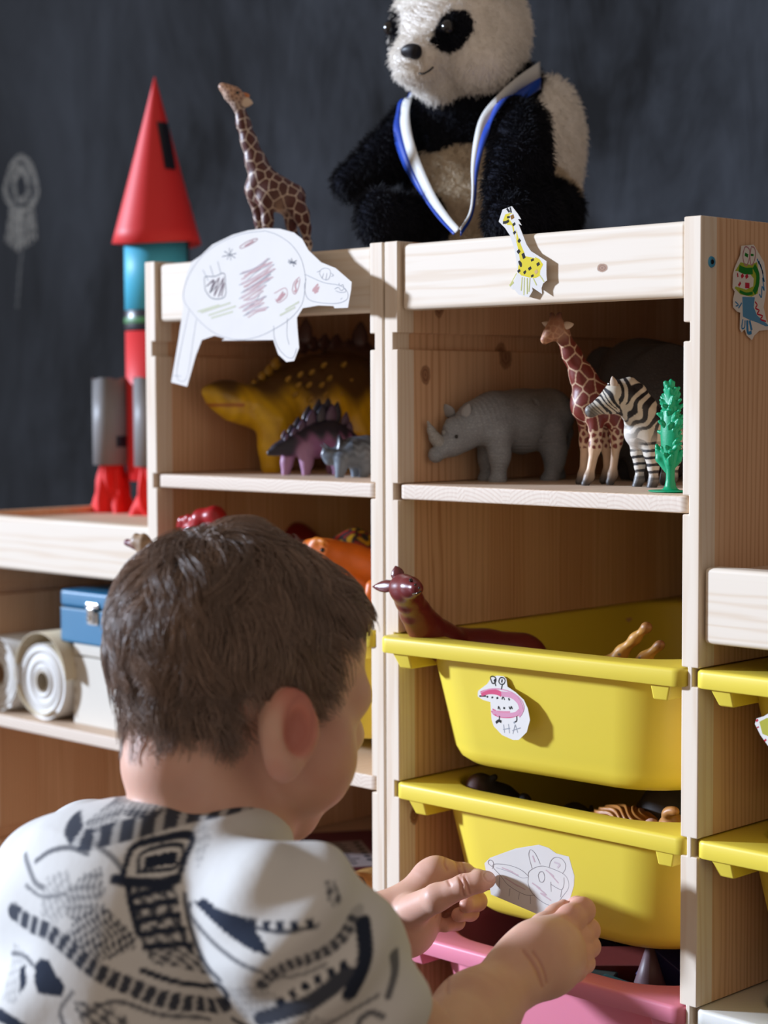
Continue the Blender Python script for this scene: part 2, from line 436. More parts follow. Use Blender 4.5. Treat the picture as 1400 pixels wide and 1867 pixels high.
# ================================================================ two stepped pine storage units
G0, GP, GH, ND = 0.8347, 0.1247, 0.0136, 0.0055
def gz(k): return G0 - k * GP                                        # top of groove k
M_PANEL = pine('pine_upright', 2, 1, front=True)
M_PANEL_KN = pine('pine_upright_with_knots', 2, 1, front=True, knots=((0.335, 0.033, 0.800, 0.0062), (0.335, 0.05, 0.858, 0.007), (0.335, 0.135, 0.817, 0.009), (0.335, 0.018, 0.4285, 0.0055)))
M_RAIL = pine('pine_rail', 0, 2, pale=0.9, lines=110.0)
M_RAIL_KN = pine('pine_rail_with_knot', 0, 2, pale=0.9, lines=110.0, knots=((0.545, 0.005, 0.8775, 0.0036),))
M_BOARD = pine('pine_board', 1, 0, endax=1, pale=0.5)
M_SCREW = paint('blue_screw_head', (0.05, 0.30, 0.52), 0.35, 0.5, 0.15, 900)
M_DARK = paint('dark_recess', (0.01, 0.01, 0.012), 0.6, 0.2)

def side_panel(x0, x1, top, left, right, parent, mat=None):
    """upright board; left/right: groove tops cut into that face"""
    pts = [(x0, 0.0), (x1, 0.0)]
    for z in sorted(right): pts += [(x1, z - GH), (x1 - ND, z - GH), (x1 - ND, z), (x1, z)]
    pts += [(x1, top), (x0, top)]
    for z in sorted(left, reverse=True): pts += [(x0, z), (x0 + ND, z), (x0 + ND, z - GH), (x0, z - GH)]
    return prism('side_panel', pts, 'y', 0.0, DEPTH, mat or M_PANEL, parent, 0.0011, 2)

def rail(x0, x1, z0, z1, parent, mat=None):
    return box('header_rail', (x0, 0.004, z0), (x1, 0.022, z1), mat or M_RAIL, parent, 0.0035, 3)

def shelf(x0, x1, ztop, parent, y0=0.003, th=0.0128):
    # rounded front corners like the real tray-shaped shelf
    r = 0.008; pts = []
    for cx, cy, a0 in ((x1 - r, y0 + r, -90),): 
        pts += [(cx + r * math.cos(math.radians(a)), cy + r * math.sin(math.radians(a))) for a in range(a0, 1, 18)]
    pts += [(x1, DEPTH - 0.012), (x0, DEPTH - 0.012)]
    pts += [(x0 + r + r * math.cos(math.radians(a)), y0 + r + r * math.sin(math.radians(a))) for a in range(180, 271, 18)]
    return prism('shelf', pts, 'z', ztop - th, ztop, M_BOARD, parent, 0.0016, 2)

def screw(c, ax, parent, r=0.0042):
    s = lathe('screw', [(0.0, 0.0012), (r * 0.35, 0.0012), (r * 0.4, -0.0004), (r * 0.55, -0.0004), (r * 0.6, 0.0014), (r * 0.9, 0.0010), (r, 0.0)], c, ax, M_SCREW, parent, 20)
    lathe('screw_socket', [(0.0, 0.0013), (r * 0.42, 0.0013), (r * 0.42, 0.0006)], c, ax, M_DARK, s, 6)
    return s

allg = [gz(k) for k in range(6)]; mid = [gz(k) for k in range(2, 6)]
LOWS = 0.4470
left_frame = thing('shelf_unit', 'stepped pine storage unit on the left, holding toy dinosaurs and paper rolls', 'shelving unit', (0.1, 0.2, 0), 'stepped pine storage units')
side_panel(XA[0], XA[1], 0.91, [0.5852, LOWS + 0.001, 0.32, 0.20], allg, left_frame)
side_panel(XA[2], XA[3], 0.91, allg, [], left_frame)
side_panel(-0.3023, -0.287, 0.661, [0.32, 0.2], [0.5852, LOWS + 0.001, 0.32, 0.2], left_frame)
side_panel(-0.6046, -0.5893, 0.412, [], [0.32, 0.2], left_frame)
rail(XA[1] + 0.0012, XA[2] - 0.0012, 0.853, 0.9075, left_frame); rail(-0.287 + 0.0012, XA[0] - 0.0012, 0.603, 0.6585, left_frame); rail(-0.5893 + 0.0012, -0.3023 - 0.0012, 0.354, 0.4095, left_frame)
box('top_board', (XA[1], 0.022, 0.888), (XA[2], DEPTH - 0.012, 0.904), M_BOARD, left_frame)
box('top_board', (-0.287, 0.022, 0.638), (XA[0], DEPTH - 0.012, 0.6545), M_BOARD, left_frame)
box('top_board', (-0.5893, 0.022, 0.389), (-0.3023, DEPTH - 0.012, 0.4055), M_BOARD, left_frame)
shelf(XA[1] - ND + 0.0016, XA[2] + ND - 0.0016, gz(1) - 0.0004, left_frame)
shelf(XA[1] - ND + 0.0016, XA[2] + ND - 0.0016, gz(3) - 0.0004, left_frame)
shelf(XA[1] - ND + 0.0016, XA[2] + ND - 0.0016, gz(4) - 0.0004, left_frame)
shelf(-0.287 - ND + 0.0016, XA[0] + ND - 0.0016, LOWS + 0.0006, left_frame)
box('back_rail', (XA[1], DEPTH - 0.016, 0.40), (XA[2], DEPTH, 0.45), M_RAIL, left_frame)
box('bottom_board', (XA[1], 0.03, 0.03), (XA[2], DEPTH - 0.012, 0.046), M_BOARD, left_frame)
box('bottom_board', (-0.287, 0.03, 0.03), (XA[0], DEPTH - 0.012, 0.046), M_BOARD, left_frame)

right_frame = thing('shelf_unit', 'stepped pine storage unit on the right, with yellow bins and toy safari animals', 'shelving unit', (0.6, 0.2, 0), 'stepped pine storage units')
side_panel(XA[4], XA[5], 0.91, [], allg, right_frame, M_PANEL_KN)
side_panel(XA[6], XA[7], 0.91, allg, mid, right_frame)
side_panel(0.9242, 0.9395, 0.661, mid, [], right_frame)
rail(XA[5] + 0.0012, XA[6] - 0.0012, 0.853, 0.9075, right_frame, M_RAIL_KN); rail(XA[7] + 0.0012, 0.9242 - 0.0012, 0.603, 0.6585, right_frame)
box('top_board', (XA[5], 0.022, 0.888), (XA[6], DEPTH - 0.012, 0.904), M_BOARD, right_frame)
box('top_board', (XA[7], 0.022, 0.638), (0.9242, DEPTH - 0.012, 0.6545), M_BOARD, right_frame)
shelf(XA[5] - ND + 0.0016, XA[6] + ND - 0.0016, gz(1) - 0.0004, right_frame)
box('back_rail', (XA[5], DEPTH - 0.016, 0.20), (XA[6], DEPTH, 0.25), M_RAIL, right_frame)
box('bottom_board', (XA[5], 0.03, 0.03), (XA[6], DEPTH - 0.012, 0.046), M_BOARD, right_frame)
box('bottom_board', (XA[7], 0.03, 0.03), (0.9242, DEPTH - 0.012, 0.046), M_BOARD, right_frame)
screw((XA[7], 0.0125, 0.8775), (1, 0, 0), right_frame); screw((XA[7], 0.0125, 0.62), (1, 0, 0), right_frame)

# ================================================================ plastic bins
def plastic(name, col):
    tt = NT(name); oo = tt.obj()
    c = tt.mixc(tt.noise(oo, 8, 2), tuple(x * 0.97 for x in col), tuple(min(1, x * 1.03) for x in col))
    tt.bump(tt.noise(oo, 1400, 2, 0.5), 0.05, 0.0003)
    return tt.out(c, 0.42, 0.4, Subsurface_Weight=0.12, Subsurface_Radius=(0.01, 0.008, 0.002), Subsurface_Scale=0.5)

def rrect(x0, x1, y0, y1, rf, rb, z, n=8):
    """rounded rectangle ring, front corners rf, back corners rb"""
    P = []
    for cx, cy, r, a0 in ((x0 + rf, y0 + rf, rf, 180), (x1 - rf, y0 + rf, rf, 270), (x1 - rb, y1 - rb, rb, 0), (x0 + rb, y1 - rb, rb, 90)):
        for i in range(n + 1):
            a = math.radians(a0 + 90 * i / n); P.append((cx + r * math.cos(a), cy + r * math.sin(a), z))
    return P

def storage_bin(label, mat, cx, y0, ztop, group, rot=0.0, height=0.107):
    W, L = 0.2985, 0.42; b = thing('storage_bin', label, 'bin', (cx, y0, ztop), group)
    x0, x1, yf, yb = -W / 2, W / 2, 0.0, L
    lip = 0.0135
    bx0, bx1, by0, by1 = x0 + 0.0105, x1 - 0.0105, 0.016, L - 0.016        # body at the top
    def body(s, z, ins=0.0, r=0.060): return rrect(bx0 + s + ins, bx1 - s - ins, by0 + s + ins, by1 - s - ins, r - ins, r - ins, z)
    R = []
    # body outside, from bottom to under the lip
    H = height
    R += [body(0.055, -H, 0, 0.03), body(0.037, -H, 0, 0.046), body(0.0265, -H + 0.0022, 0, 0.052), body(0.0195, -H + 0.0075, 0, 0.056), body(0.0158, -H + 0.015, 0, 0.058), body(0.0025, -lip)]
    R += [rrect(x0 + 0.003, x1 - 0.003, yf + 0.003, yb - 0.003, 0.008, 0.012, -lip + 0.0015), rrect(x0 + 0.0026, x1 - 0.0026, yf + 0.0026, yb - 0.0026, 0.0085, 0.0125, -lip), rrect(x0 + 0.0006, x1 - 0.0006, yf + 0.0006, yb - 0.0006, 0.0095, 0.0135, -lip), rrect(x0, x1, yf, yb, 0.010, 0.014, -lip + 0.0008)]
    for a in (0, 30, 60, 90):
        s = 0.0028 * (1 - math.cos(math.radians(a))); z = -0.0028 + 0.0028 * math.sin(math.radians(a))
        R.append(rrect(x0 + s, x1 - s, yf + s, yb - s, 0.010 - s * 0.5, 0.014 - s * 0.5, z))
    R += [body(0.006, 0.0, 0, 0.062), body(0.0076, -0.0005, 0, 0.062), body(0.0086, -0.002, 0, 0.062), body(0.0092, -0.006, 0, 0.062)]
    R += [body(0.0126, -0.085, 0.0025), body(0.016, -H + 0.012, 0.0025), body(0.024, -H + 0.0045, 0.0025), body(0.06, -H + 0.003, 0.0, 0.02)]
    v, f = loft(R, True, True); f = [q[::-1] for q in f] if False else f
    ca, sa = math.cos(rot), math.sin(rot)
    def X(p): return (cx + p[0] * ca - p[1] * sa, y0 + p[0] * sa + p[1] * ca, ztop + p[2])
    tub = mesh('tub', [X(p) for p in v], f, b, mat, True)
    tub.data.shade_auto_smooth if False else None
    e = tub.modifiers.new('edges', 'EDGE_SPLIT'); e.split_angle = math.radians(50)
    # two stop lugs under the front lip and the stepped rib that follows the lip back along each side
    for sx in (-1, 1):
        xa, xb = (x0 + 0.012, x0 + 0.031) if sx < 0 else (x1 - 0.031, x1 - 0.012)
        pr = [(xa, 0.003), (xb, 0.003), (xb, 0.05), (xa, 0.05)]
        top = [(p[0], p[1], -lip + 0.002) for p in pr]; dz = -lip - 0.0125
        sh = 0.006 * sx
        low = [(xa - (sh if sx < 0 else 0) + 0.0, 0.008, dz), (xb - (sh if sx > 0 else 0), 0.008, dz), (xb - (sh if sx > 0 else 0), 0.05, dz), (xa - (sh if sx < 0 else 0), 0.05, dz)]
        vv = [X(p) for p in low + top]
        mesh('stop_lug', vv, [(0, 3, 2, 1), (4, 5, 6, 7), (0, 1, 5, 4), (1, 2, 6, 5), (2, 3, 7, 6), (3, 0, 4, 7)], b, mat, False, 0.0016, 2)
    return b
M_YELLOW = plastic('yellow_plastic', (0.83, 0.665, 0.075)); M_PINK = plastic('pink_plastic', (0.83, 0.26, 0.36)); M_WHITE_P = plastic('white_plastic', (0.74, 0.73, 0.68))
CR = (XA[5] + XA[6]) / 2; CL = (XA[1] + XA[2]) / 2; CRL = (XA[7] + 0.9242) / 2
storage_bin('yellow plastic bin with a pink monster cutout stuck on its front', M_YELLOW, CR, -0.013, gz(2) - 0.0008, 'yellow plastic bins', 0.045)
storage_bin('yellow plastic bin holding a black gorilla, behind the mouse drawing', M_YELLOW, CR, -0.001, gz(3) - 0.0008, 'yellow plastic bins')
storage_bin('pink plastic bin of wooden blocks, lowest in its column', M_PINK, CR, -0.006, gz(4) - 0.0008, 'plastic bins')
storage_bin('yellow plastic bin full of dinosaurs behind the child\'s forehead', M_YELLOW, CL + 0.001, -0.004, gz(2) - 0.0008, 'yellow plastic bins')
storage_bin('yellow plastic bin cut off by the right edge, under the low rail', M_YELLOW, CRL, 0.000, gz(2) - 0.0008, 'yellow plastic bins')
storage_bin('yellow plastic bin at the right edge, second below the low rail', M_YELLOW, CRL, 0.002, gz(3) - 0.0008, 'yellow plastic bins')
storage_bin('white plastic bin at the bottom right corner', M_WHITE_P, CRL, 0.002, gz(4) - 0.0008, 'plastic bins')

# ================================================================ toy animals
M_TOY = painted('moulded_toy_rubber', 0.45, 0.45, 0.22, 500, 0.12)
M_TOY_MATT = painted('matt_toy_rubber', 0.6, 0.35, 0.3, 420, 0.14)
M_TOY_GLOSS = painted('glossy_toy_vinyl', 0.30, 0.5, 0.12, 260, 0.08)
M_EYE = paint('black_glass_eye', (0.008, 0.007, 0.007), 0.1, 0.7, 0.1, 900)
t = NT('wrinkled_hide'); a_ = t.n('ShaderNodeAttribute', attribute_name='Col'); o_ = t.obj()
wv = t.noise(t.scl(o_, (160.0, 160.0, 420.0)), 1.0, 3, 0.6, 1.0); vo = t.n('ShaderNodeTexVoronoi', feature='DISTANCE_TO_EDGE'); t.set(vo.inputs['Vector'], o_); vo.inputs['Scale'].default_value = 420
hh_ = t.math('ADD', t.math('MULTIPLY', wv, 0.7), t.math('MULTIPLY', vo.outputs['Distance'], 0.8))
t.bump(hh_, 0.45, 0.0011); M_HIDE = t.out(t.mixc(1.0, a_.outputs['Color'], t.ramp(hh_, [(0.25, 0.72), (0.7, 1.05)]), 'MULTIPLY'), 0.55, 0.4)

def A(x): return np.array(x, float)
def eye(c, r, parent, name='eye'):
    V = []; n, k = 10, 6
    rings = [[(c[0] + r * math.sin(a) * math.cos(b), c[1] + r * math.sin(a) * math.sin(b), c[2] + r * math.cos(a)) for b in np.linspace(0, 2 * math.pi, n, endpoint=False)] for a in np.linspace(0.15, math.pi - 0.15, k)]
    v, f = loft(rings, True, True); return mesh(name, v, [q[::-1] for q in f], parent, M_EYE, True)

def leaf(name, c, up, face, w, h, th, mat, parent, tip=0.5):
    """thick pointed plate: base at c, along up, broad side facing face"""
    U = Vector(up).normalized(); N = Vector(face); N = (N - U * N.dot(U)).normalized(); Sx = U.cross(N); c = Vector(c)
    prof = [(0.0, 0.55), (0.2, 0.9), (0.42, 1.0), (0.65, 0.82), (0.85, 0.48), (1.0, 0.1)]
    rings = []
    for tt, ww in prof:
        rings.append([tuple(c + U * (tt * h) + Sx * (math.cos(a) * w * ww) + N * (math.sin(a) * th * (0.4 + 0.6 * ww))) for a in np.linspace(0, 2 * math.pi, 10, endpoint=False)])
    v, f = loft(rings, True, True); return mesh(name, v, f, parent, mat, True)

def ear(name, base, tip, face, w, mat, parent, th=0.0012):
    b, t_ = Vector(base), Vector(tip); return leaf(name, b, t_ - b, face, w, (t_ - b).length, th, mat, parent)

def animal(name, label, loc, prims, h, k, mat, pal, group, paint_fn=None, soft=None, cat='toy animal', relief=None):
    r = thing(name, label, cat, loc, group)
    sculpt('body', prims, h, k, mat, r, pal, paint_fn, soft, relief)
    return r
SAF = 'toy safari animals'; DINO = 'toy dinosaurs'; SH = gz(1) - 0.0004
BLOTCH = np.array([0.19, 0.028, 0.018])

# ---- rhinoceros
u = 0.00047; n_ = 0.0135
P = chain([(0.3436,0.0375,0.7342), (0.3471,0.0486,0.7409), (0.3497,0.0567,0.7509), (0.3552,0.0741,0.7591), (0.3607,0.0917,0.7626)], A([13, 18, 22, 38, 46]) * u, 0)
P += chain([(0.3607,0.0917,0.7626), (0.3686,0.1169,0.7605), (0.3766,0.1424,0.7654)], A([50, 57, 50]) * u, 1)
P += [ball((0.3493,0.0557,0.7435), 22 * u, 0), ball((0.3481,0.0517,0.7579), 13 * u, 0), ball((0.3431,0.0359,0.7319), 9 * u, 0), ball((0.3522,0.0649,0.7462), 20 * u, 0)]
HORN = chain([(0.3454,0.043,0.7396), (0.3432,0.036,0.7471), (0.3421,0.0325,0.7535), (0.3411,0.0295,0.7609)], A([14, 10.5, 7, 2]) * u, 2) + chain([(0.3468,0.0476,0.7464), (0.3457,0.044,0.752)], A([9, 4]) * u, 2)
P += chain([(0.3721,0.083,0.7498), (0.3726,0.0845,0.7322), (0.3723,0.0835,0.7145)], A([27, 18, 13]) * u, 0) + [ell((0.3718,0.0819,0.7109), A([15, 15, 8]) * u, 0)]
P += chain([(0.3483,0.0973,0.7455), (0.3483,0.0972,0.729), (0.3481,0.0967,0.7144)], A([24, 17, 13]) * u, 0) + [ell((0.3476,0.0951,0.7111), A([15, 15, 8]) * u, 0)]
P += chain([(0.3877,0.1328,0.7524), (0.3889,0.1365,0.735), (0.3891,0.1371,0.7255), (0.3881,0.1339,0.7133)], A([32, 22, 16, 14]) * u, 1) + [ell((0.3872,0.1312,0.7106), A([15, 15, 8]) * u, 1)]
P += chain([(0.3667,0.1558,0.7495), (0.3684,0.1613,0.7302), (0.3694,0.1646,0.7137)], A([28, 18, 13]) * u, 1) + [ell((0.3693,0.164,0.7109), A([14, 14, 8]) * u, 1)]
P += chain([(0.3831,0.1629,0.771), (0.3837,0.1651,0.7495), (0.3829,0.1624,0.7362)], A([5, 3, 3]) * u, 1)
# skin folds behind the shoulder, on the neck and before the haunch
for a, b, r in (((0.3737,0.0631,0.7763), (0.3755,0.0687,0.7395), 4.5), ((0.366,0.0553,0.7718), (0.3666,0.0573,0.7438), 4), ((0.3896,0.1102,0.7784), (0.3912,0.1155,0.7434), 4)):
    P.append(cut(cone(a, b, r * u * 0.6, r * u * 0.6)))
def rhino_rear_shade(V, C, wt, Pp):
    g = sstep(0.76, 0.785, V[:, 2]) * sstep(0.06, 0.11, V[:, 1]); C = mix(C, np.array([0.17, 0.14, 0.10]), g * 0.6)  # upper rear darkened: shade under the rail put into the colour
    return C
def rhino_relief(V):
    c = np.array([0.372, 0.12, 0.757]); n = V - c; n /= np.linalg.norm(n, axis=1, keepdims=True) + 1e-9; s_ = V[:, 1] * 0.95 + V[:, 0] * 0.3
    band = sstep(0.742, 0.752, V[:, 2]); return V + n * (0.00045 * np.sin((s_ + 0.15 * (V[:, 2] - 0.75)) * 1500) * band * sstep(0.20, 0.17, s_) + 0.0003 * np.sin(V[:, 2] * 2200) * (1 - band))[:, None]
rh = animal('toy_rhinoceros', 'grey toy rhinoceros with a tall horn on the upper shelf', (0.368, 0.115, SH), P, 0.0010, 0.006, M_HIDE, [(0.33, 0.36, 0.40), (0.25, 0.27, 0.30), (0.30, 0.31, 0.31)], SAF, rhino_rear_shade, None, 'toy animal', rhino_relief)  # second, darker grey of the rear also paints in shelf shade
sculpt('horn', HORN, 0.0007, 0.002, M_HIDE, rh, [(0, 0, 0)] * 2 + [(0.42, 0.43, 0.43)])
M_GREY = paint('grey_rubber', (0.36, 0.37, 0.39), 0.5, 0.4)
ear('ear', (0.3403,0.0601,0.7647), (0.3366,0.0552,0.7754), (0.2, -1, 0), 0.0056, M_GREY, rh); ear('ear', (0.3578,0.056,0.7648), (0.3601,0.0598,0.7759), (0.3, -1, 0), 0.0048, M_GREY, rh)
eye((0.3591,0.0451,0.7485), 0.0016, rh)

# ---- giraffes
CREAM, TAN, HOOF = (0.72, 0.50, 0.33), (0.66, 0.36, 0.17), (0.045, 0.045, 0.05)
def giraffe_paint(spacing, z0, plain_z, heads, base_cream, edge=0.0011, seed=3, face=None):
    def fn(V, C, wt, Pp):
        cols = np.array([p[5] for p in Pp]); part = wt @ (cols[:, None] == np.arange(5)[None]).astype(float)      # 0 body 1 plain 2 hoof 3 head 4 belly
        leg = np.clip((z0 + plain_z * 2.1 - V[:, 2]) / (plain_z * 2.1), 0, 1)
        bd, idd = cells(V, spacing, (1, 1, 0.85), seed)
        bd2, _ = cells(V, spacing * 0.5, (1, 1, 0.8), seed + 1)
        bdm = np.where(leg > 0.28, bd2 * 0.75, bd); e = np.where(leg > 0.28, edge * (0.7 + 1.6 * leg), edge)
        spot = sstep(e * 0.75, e * 1.15, bdm) * part[:, 0] * (V[:, 2] > z0 + plain_z)
        return mix(C, BLOTCH if face is None else np.array(face), spot)
    return fn
u = 0.000454
P = chain([(0.445,0.0569,0.8271), (0.4474,0.061,0.8319), (0.4497,0.065,0.8368), (0.452,0.0691,0.8351)], A([7.5, 10, 13, 11]) * u, 3)
P += chain([(0.4521,0.0691,0.8333), (0.4566,0.0769,0.8156), (0.4613,0.0851,0.7979), (0.4651,0.0918,0.7819)], A([12.5, 15, 21, 33]) * u, 0)
P += chain([(0.4632,0.0885,0.7761), (0.4697,0.0996,0.7756), (0.4745,0.1079,0.772)], A([29, 32, 26]) * u, 0) + [ball((0.4623,0.0868,0.7704), 20 * u, 0)]
P += chain([(0.4563,0.0944,0.764), (0.4565,0.0949,0.7443), (0.4556,0.0933,0.7192)], A([15, 8.5, 6.5]) * u, 0) + chain([(0.4551,0.0924,0.7165), (0.4539,0.0904,0.7116)], A([7, 7]) * u, 2)
P += chain([(0.4731,0.0875,0.7642), (0.4729,0.0872,0.7407), (0.4705,0.0831,0.7181)], A([16, 9, 7]) * u, 0) + chain([(0.4701,0.0823,0.7154), (0.4687,0.0799,0.711)], A([7.5, 7.5]) * u, 2)
P += chain([(0.4809,0.1011,0.7672), (0.4824,0.1036,0.7538), (0.4822,0.1032,0.7445), (0.4805,0.1004,0.7196)], A([20, 12, 8, 6.5]) * u, 0) + chain([(0.4805,0.1004,0.7169), (0.4793,0.0984,0.712)], A([7.5, 7.5]) * u, 2)
P += chain([(0.4659,0.111,0.7639), (0.4659,0.1111,0.74), (0.4662,0.1116,0.7198)], A([15, 8, 6.5]) * u, 0) + chain([(0.4657,0.1108,0.7171), (0.4643,0.1083,0.7126)], A([7, 7]) * u, 2)
P += chain([(0.4463,0.0671,0.8396), (0.4453,0.0654,0.848)], A([5, 4]) * u, 5) + chain([(0.4533,0.0634,0.8397), (0.454,0.0646,0.8477)], A([5, 4]) * u, 5)
GF = giraffe_paint(0.0082, SH, 0.030, None, CREAM, 0.0010, 3)
def shelf_giraffe(V, C, wt, Pp):
    C = GF(V, C, wt, Pp); bd, _ = cells(V, 0.0035, (1, 1, 1), 9)
    hd = (wt @ (np.array([p[5] for p in Pp]) == 3)) * (V[:, 2] > 0.80)
    return mix(C, np.array([0.33, 0.10, 0.05]), hd * sstep(0.0008, 0.0013, bd) * 0.6)
gi = animal('toy_giraffe', 'toy giraffe with red-brown patches standing on the upper shelf behind the zebra', (0.467, 0.095, SH), P, 0.00072, 0.006, M_TOY, [CREAM, CREAM, HOOF, (0.64, 0.34, 0.19), TAN, (0.12, 0.04, 0.035)], SAF, shelf_giraffe, 0.0022)
M_CREAM = paint('cream_rubber', (0.70, 0.55, 0.42), 0.5, 0.4); M_ORANGE_EAR = paint('orange_rubber', (0.60, 0.22, 0.08), 0.5, 0.4)
ear('ear', (0.4449,0.0667,0.8383), (0.437,0.063,0.8415), (0.1, -1, 0), 0.0028, M_CREAM, gi); ear('ear', (0.4559,0.0658,0.838), (0.4642,0.0702,0.8396), (0.1, -1, 0), 0.0033, M_CREAM, gi)
eye((0.4537,0.063,0.8353), 0.0016, gi)
u = 0.000505
P = chain([(0.111,0.0037,1.0617), (0.1144,0.0066,1.0587), (0.1192,0.0109,1.0547), (0.123,0.0142,1.0517)], A([6.5, 7.5, 11, 10]) * u, 3) + chain([(0.1159,0.0079,1.0528), (0.121,0.0125,1.0458)], A([7, 8]) * u, 1)
P += chain([(0.1225,0.0138,1.0439), (0.1254,0.0163,1.0281), (0.1291,0.0195,1.0124), (0.1334,0.0234,0.9947), (0.1378,0.0273,0.9799)], A([9.5, 11, 13, 17, 25]) * u, 0)
P += chain([(0.1348,0.0246,0.9691), (0.146,0.0344,0.967), (0.1583,0.0453,0.9624)], A([24, 29, 24]) * u, 0) + [ell((0.1497,0.0377,0.9581), A([22, 20, 17]) * u, 4)]
P += chain([(0.1464,0.0241,0.9589), (0.1474,0.025,0.9402), (0.1472,0.0248,0.9044)], A([15, 8.5, 6]) * u, 0)
P += chain([(0.1272,0.0285,0.9606), (0.1297,0.0308,0.9418), (0.131,0.0319,0.9066)], A([13, 7.5, 6]) * u, 0)
P += chain([(0.1661,0.0415,0.9552), (0.1701,0.045,0.9453), (0.173,0.0476,0.9335), (0.1741,0.0485,0.9188), (0.174,0.0484,0.9041)], A([18, 13, 8, 6.5, 6.5]) * u, 0)
P += chain([(0.1493,0.048,0.9539), (0.1515,0.0499,0.9381), (0.1541,0.0522,0.9252), (0.1558,0.0538,0.9063)], A([15, 8, 6, 6]) * u, 0)
GF2 = giraffe_paint(0.0074, 0.9045, 0.012, None, CREAM, 0.00085, 5, (0.10, 0.026, 0.02))
def top_giraffe(V, C, wt, Pp):
    C = GF2(V, C, wt, Pp); bd, _ = cells(V, 0.0030, (1, 1, 1), 8); hd_ = ((wt @ np.isin([p[5] for p in Pp], (1, 3)).astype(float)) > 0.5) & (V[:, 0] > 0.105)
    return mix(C, np.array([0.16, 0.06, 0.04]), hd_ * sstep(0.0008, 0.0013, bd) * 0.75)
gt = animal('toy_giraffe', 'tall brown-patched toy giraffe with raised head, on top behind the paper hippo', (0.158, 0.045, 0.9045), P, 0.0007, 0.006, M_TOY, [(0.74, 0.60, 0.48), (0.74, 0.64, 0.54), HOOF, (0.66, 0.40, 0.26), (0.60, 0.31, 0.13)], SAF, top_giraffe, 0.002)
ear('ear', (0.121,0.0178,1.0513), (0.1267,0.0227,1.0546), (0.7, -0.7, 0), 0.0046, M_ORANGE_EAR, gt); ear('ear', (0.1275,0.0128,1.0471), (0.1364,0.018,1.0457), (0.7, -0.7, 0.2), 0.0050, M_CREAM, gt)
eye((0.1248,0.0094,1.0549), 0.0022, gt)

# ---- zebra
u = 0.000437
AX = A([(0.492,0.0575,0.7707), (0.498,0.0644,0.775), (0.505,0.0722,0.7819), (0.5108,0.0788,0.7801), (0.5166,0.0854,0.7705), (0.5224,0.0921,0.7566), (0.5277,0.098,0.7531), (0.5341,0.1053,0.7539)])
P = chain(AX[:4], A([8.5, 13, 22, 24]) * u, 0) + chain(AX[3:], A([24, 28, 36, 36, 33]) * u, 0) + [ball((0.5032,0.0703,0.7762), 19 * u, 0), ball((0.5175,0.0865,0.7523), 27 * u, 1)]
P += [ball((0.4923,0.0578,0.7694), 9 * u, 2)]
P += chain([(0.512,0.0924,0.7478), (0.5123,0.0927,0.7364), (0.513,0.0934,0.7268), (0.513,0.0935,0.7163)], A([17, 12, 8, 7]) * u, 3) + chain([(0.5127,0.0931,0.7145), (0.5115,0.0918,0.7101)], A([8, 9]) * u, 2)
P += chain([(0.5288,0.0872,0.7481), (0.5294,0.0879,0.7359), (0.53,0.0886,0.726), (0.5303,0.089,0.7165)], A([18, 13, 8.5, 7.5]) * u, 3) + chain([(0.5301,0.0887,0.7138), (0.5292,0.0877,0.71)], A([8.5, 9.5]) * u, 2)
P += chain([(0.5401,0.1,0.748), (0.5407,0.1008,0.7315), (0.5402,0.1002,0.7185)], A([22, 11, 8]) * u, 3) + chain([(0.5399,0.0998,0.7168), (0.5391,0.0989,0.7129)], A([8.5, 9.5]) * u, 2)
P += chain([(0.5275,0.11,0.7476), (0.5276,0.11,0.7319), (0.527,0.1094,0.7187)], A([18, 10, 7]) * u, 3) + chain([(0.5267,0.1091,0.717), (0.5259,0.1081,0.7135)], A([8, 8]) * u, 2)
# upright mane along the neck
P += chain([(0.5067,0.0742,0.7914), (0.5125,0.0808,0.7913), (0.5177,0.0867,0.7861), (0.523,0.0927,0.7757), (0.5265,0.0967,0.767)], A([7, 10, 9, 8, 5]) * u, 0)
def zebra_paint(V, C, wt, Pp):
    cols = np.array([p[5] for p in Pp]); part = wt @ (cols[:, None] == np.arange(4)[None]).astype(float)
    # arc position along the animal's axis
    best = np.full(len(V), 9.0); s = np.zeros(len(V)); acc = 0.0
    for i in range(len(AX) - 1):
        a, b = AX[i], AX[i + 1]; L = np.linalg.norm(b - a); tt = np.clip((V - a) @ (b - a) / L ** 2, -0.2 if i == 0 else 0, 1); d = np.linalg.norm(V - a - tt[:, None] * (b - a), axis=1)
        m_ = d < best; best = np.where(m_, d, best); s = np.where(m_, acc + tt * L, s); acc += L
    wob = 0.0016 * np.sin(V[:, 2] * 260 + 1.0) + 0.0010 * np.sin(V[:, 0] * 420 + V[:, 2] * 300)
    lam = np.where(s < 0.017, 0.0034, 0.0066)
    ph = (s + wob + (V[:, 2] - 0.77) * 0.25) / lam
    st = sstep(-0.12, 0.18, np.sin(ph * 2 * np.pi) + np.where(s < 0.017, -0.25, 0.0)) * part[:, 0]
    lg = sstep(0.15, 0.45, np.sin((V[:, 2] - SH) / 0.0056 * 2 * np.pi + np.sin(V[:, 0] * 300) * 0.6)) * part[:, 3] * (V[:, 2] < 0.747)
    return mix(mix(C, np.array([0.012, 0.012, 0.016]), np.clip(st + lg, 0, 1)), np.array([0.05, 0.045, 0.045]), part[:, 2] * 0.9)
ze = animal('toy_zebra', 'black and white striped toy zebra beside the green toy tree', (0.525, 0.095, SH), P, 0.00065, 0.005, M_TOY, [(0.66, 0.60, 0.49), (0.74, 0.69, 0.62), (0.05, 0.05, 0.055), (0.70, 0.64, 0.55)], SAF, zebra_paint, 0.0018)
M_ZEAR = paint('zebra_ear', (0.55, 0.43, 0.33), 0.5, 0.4)
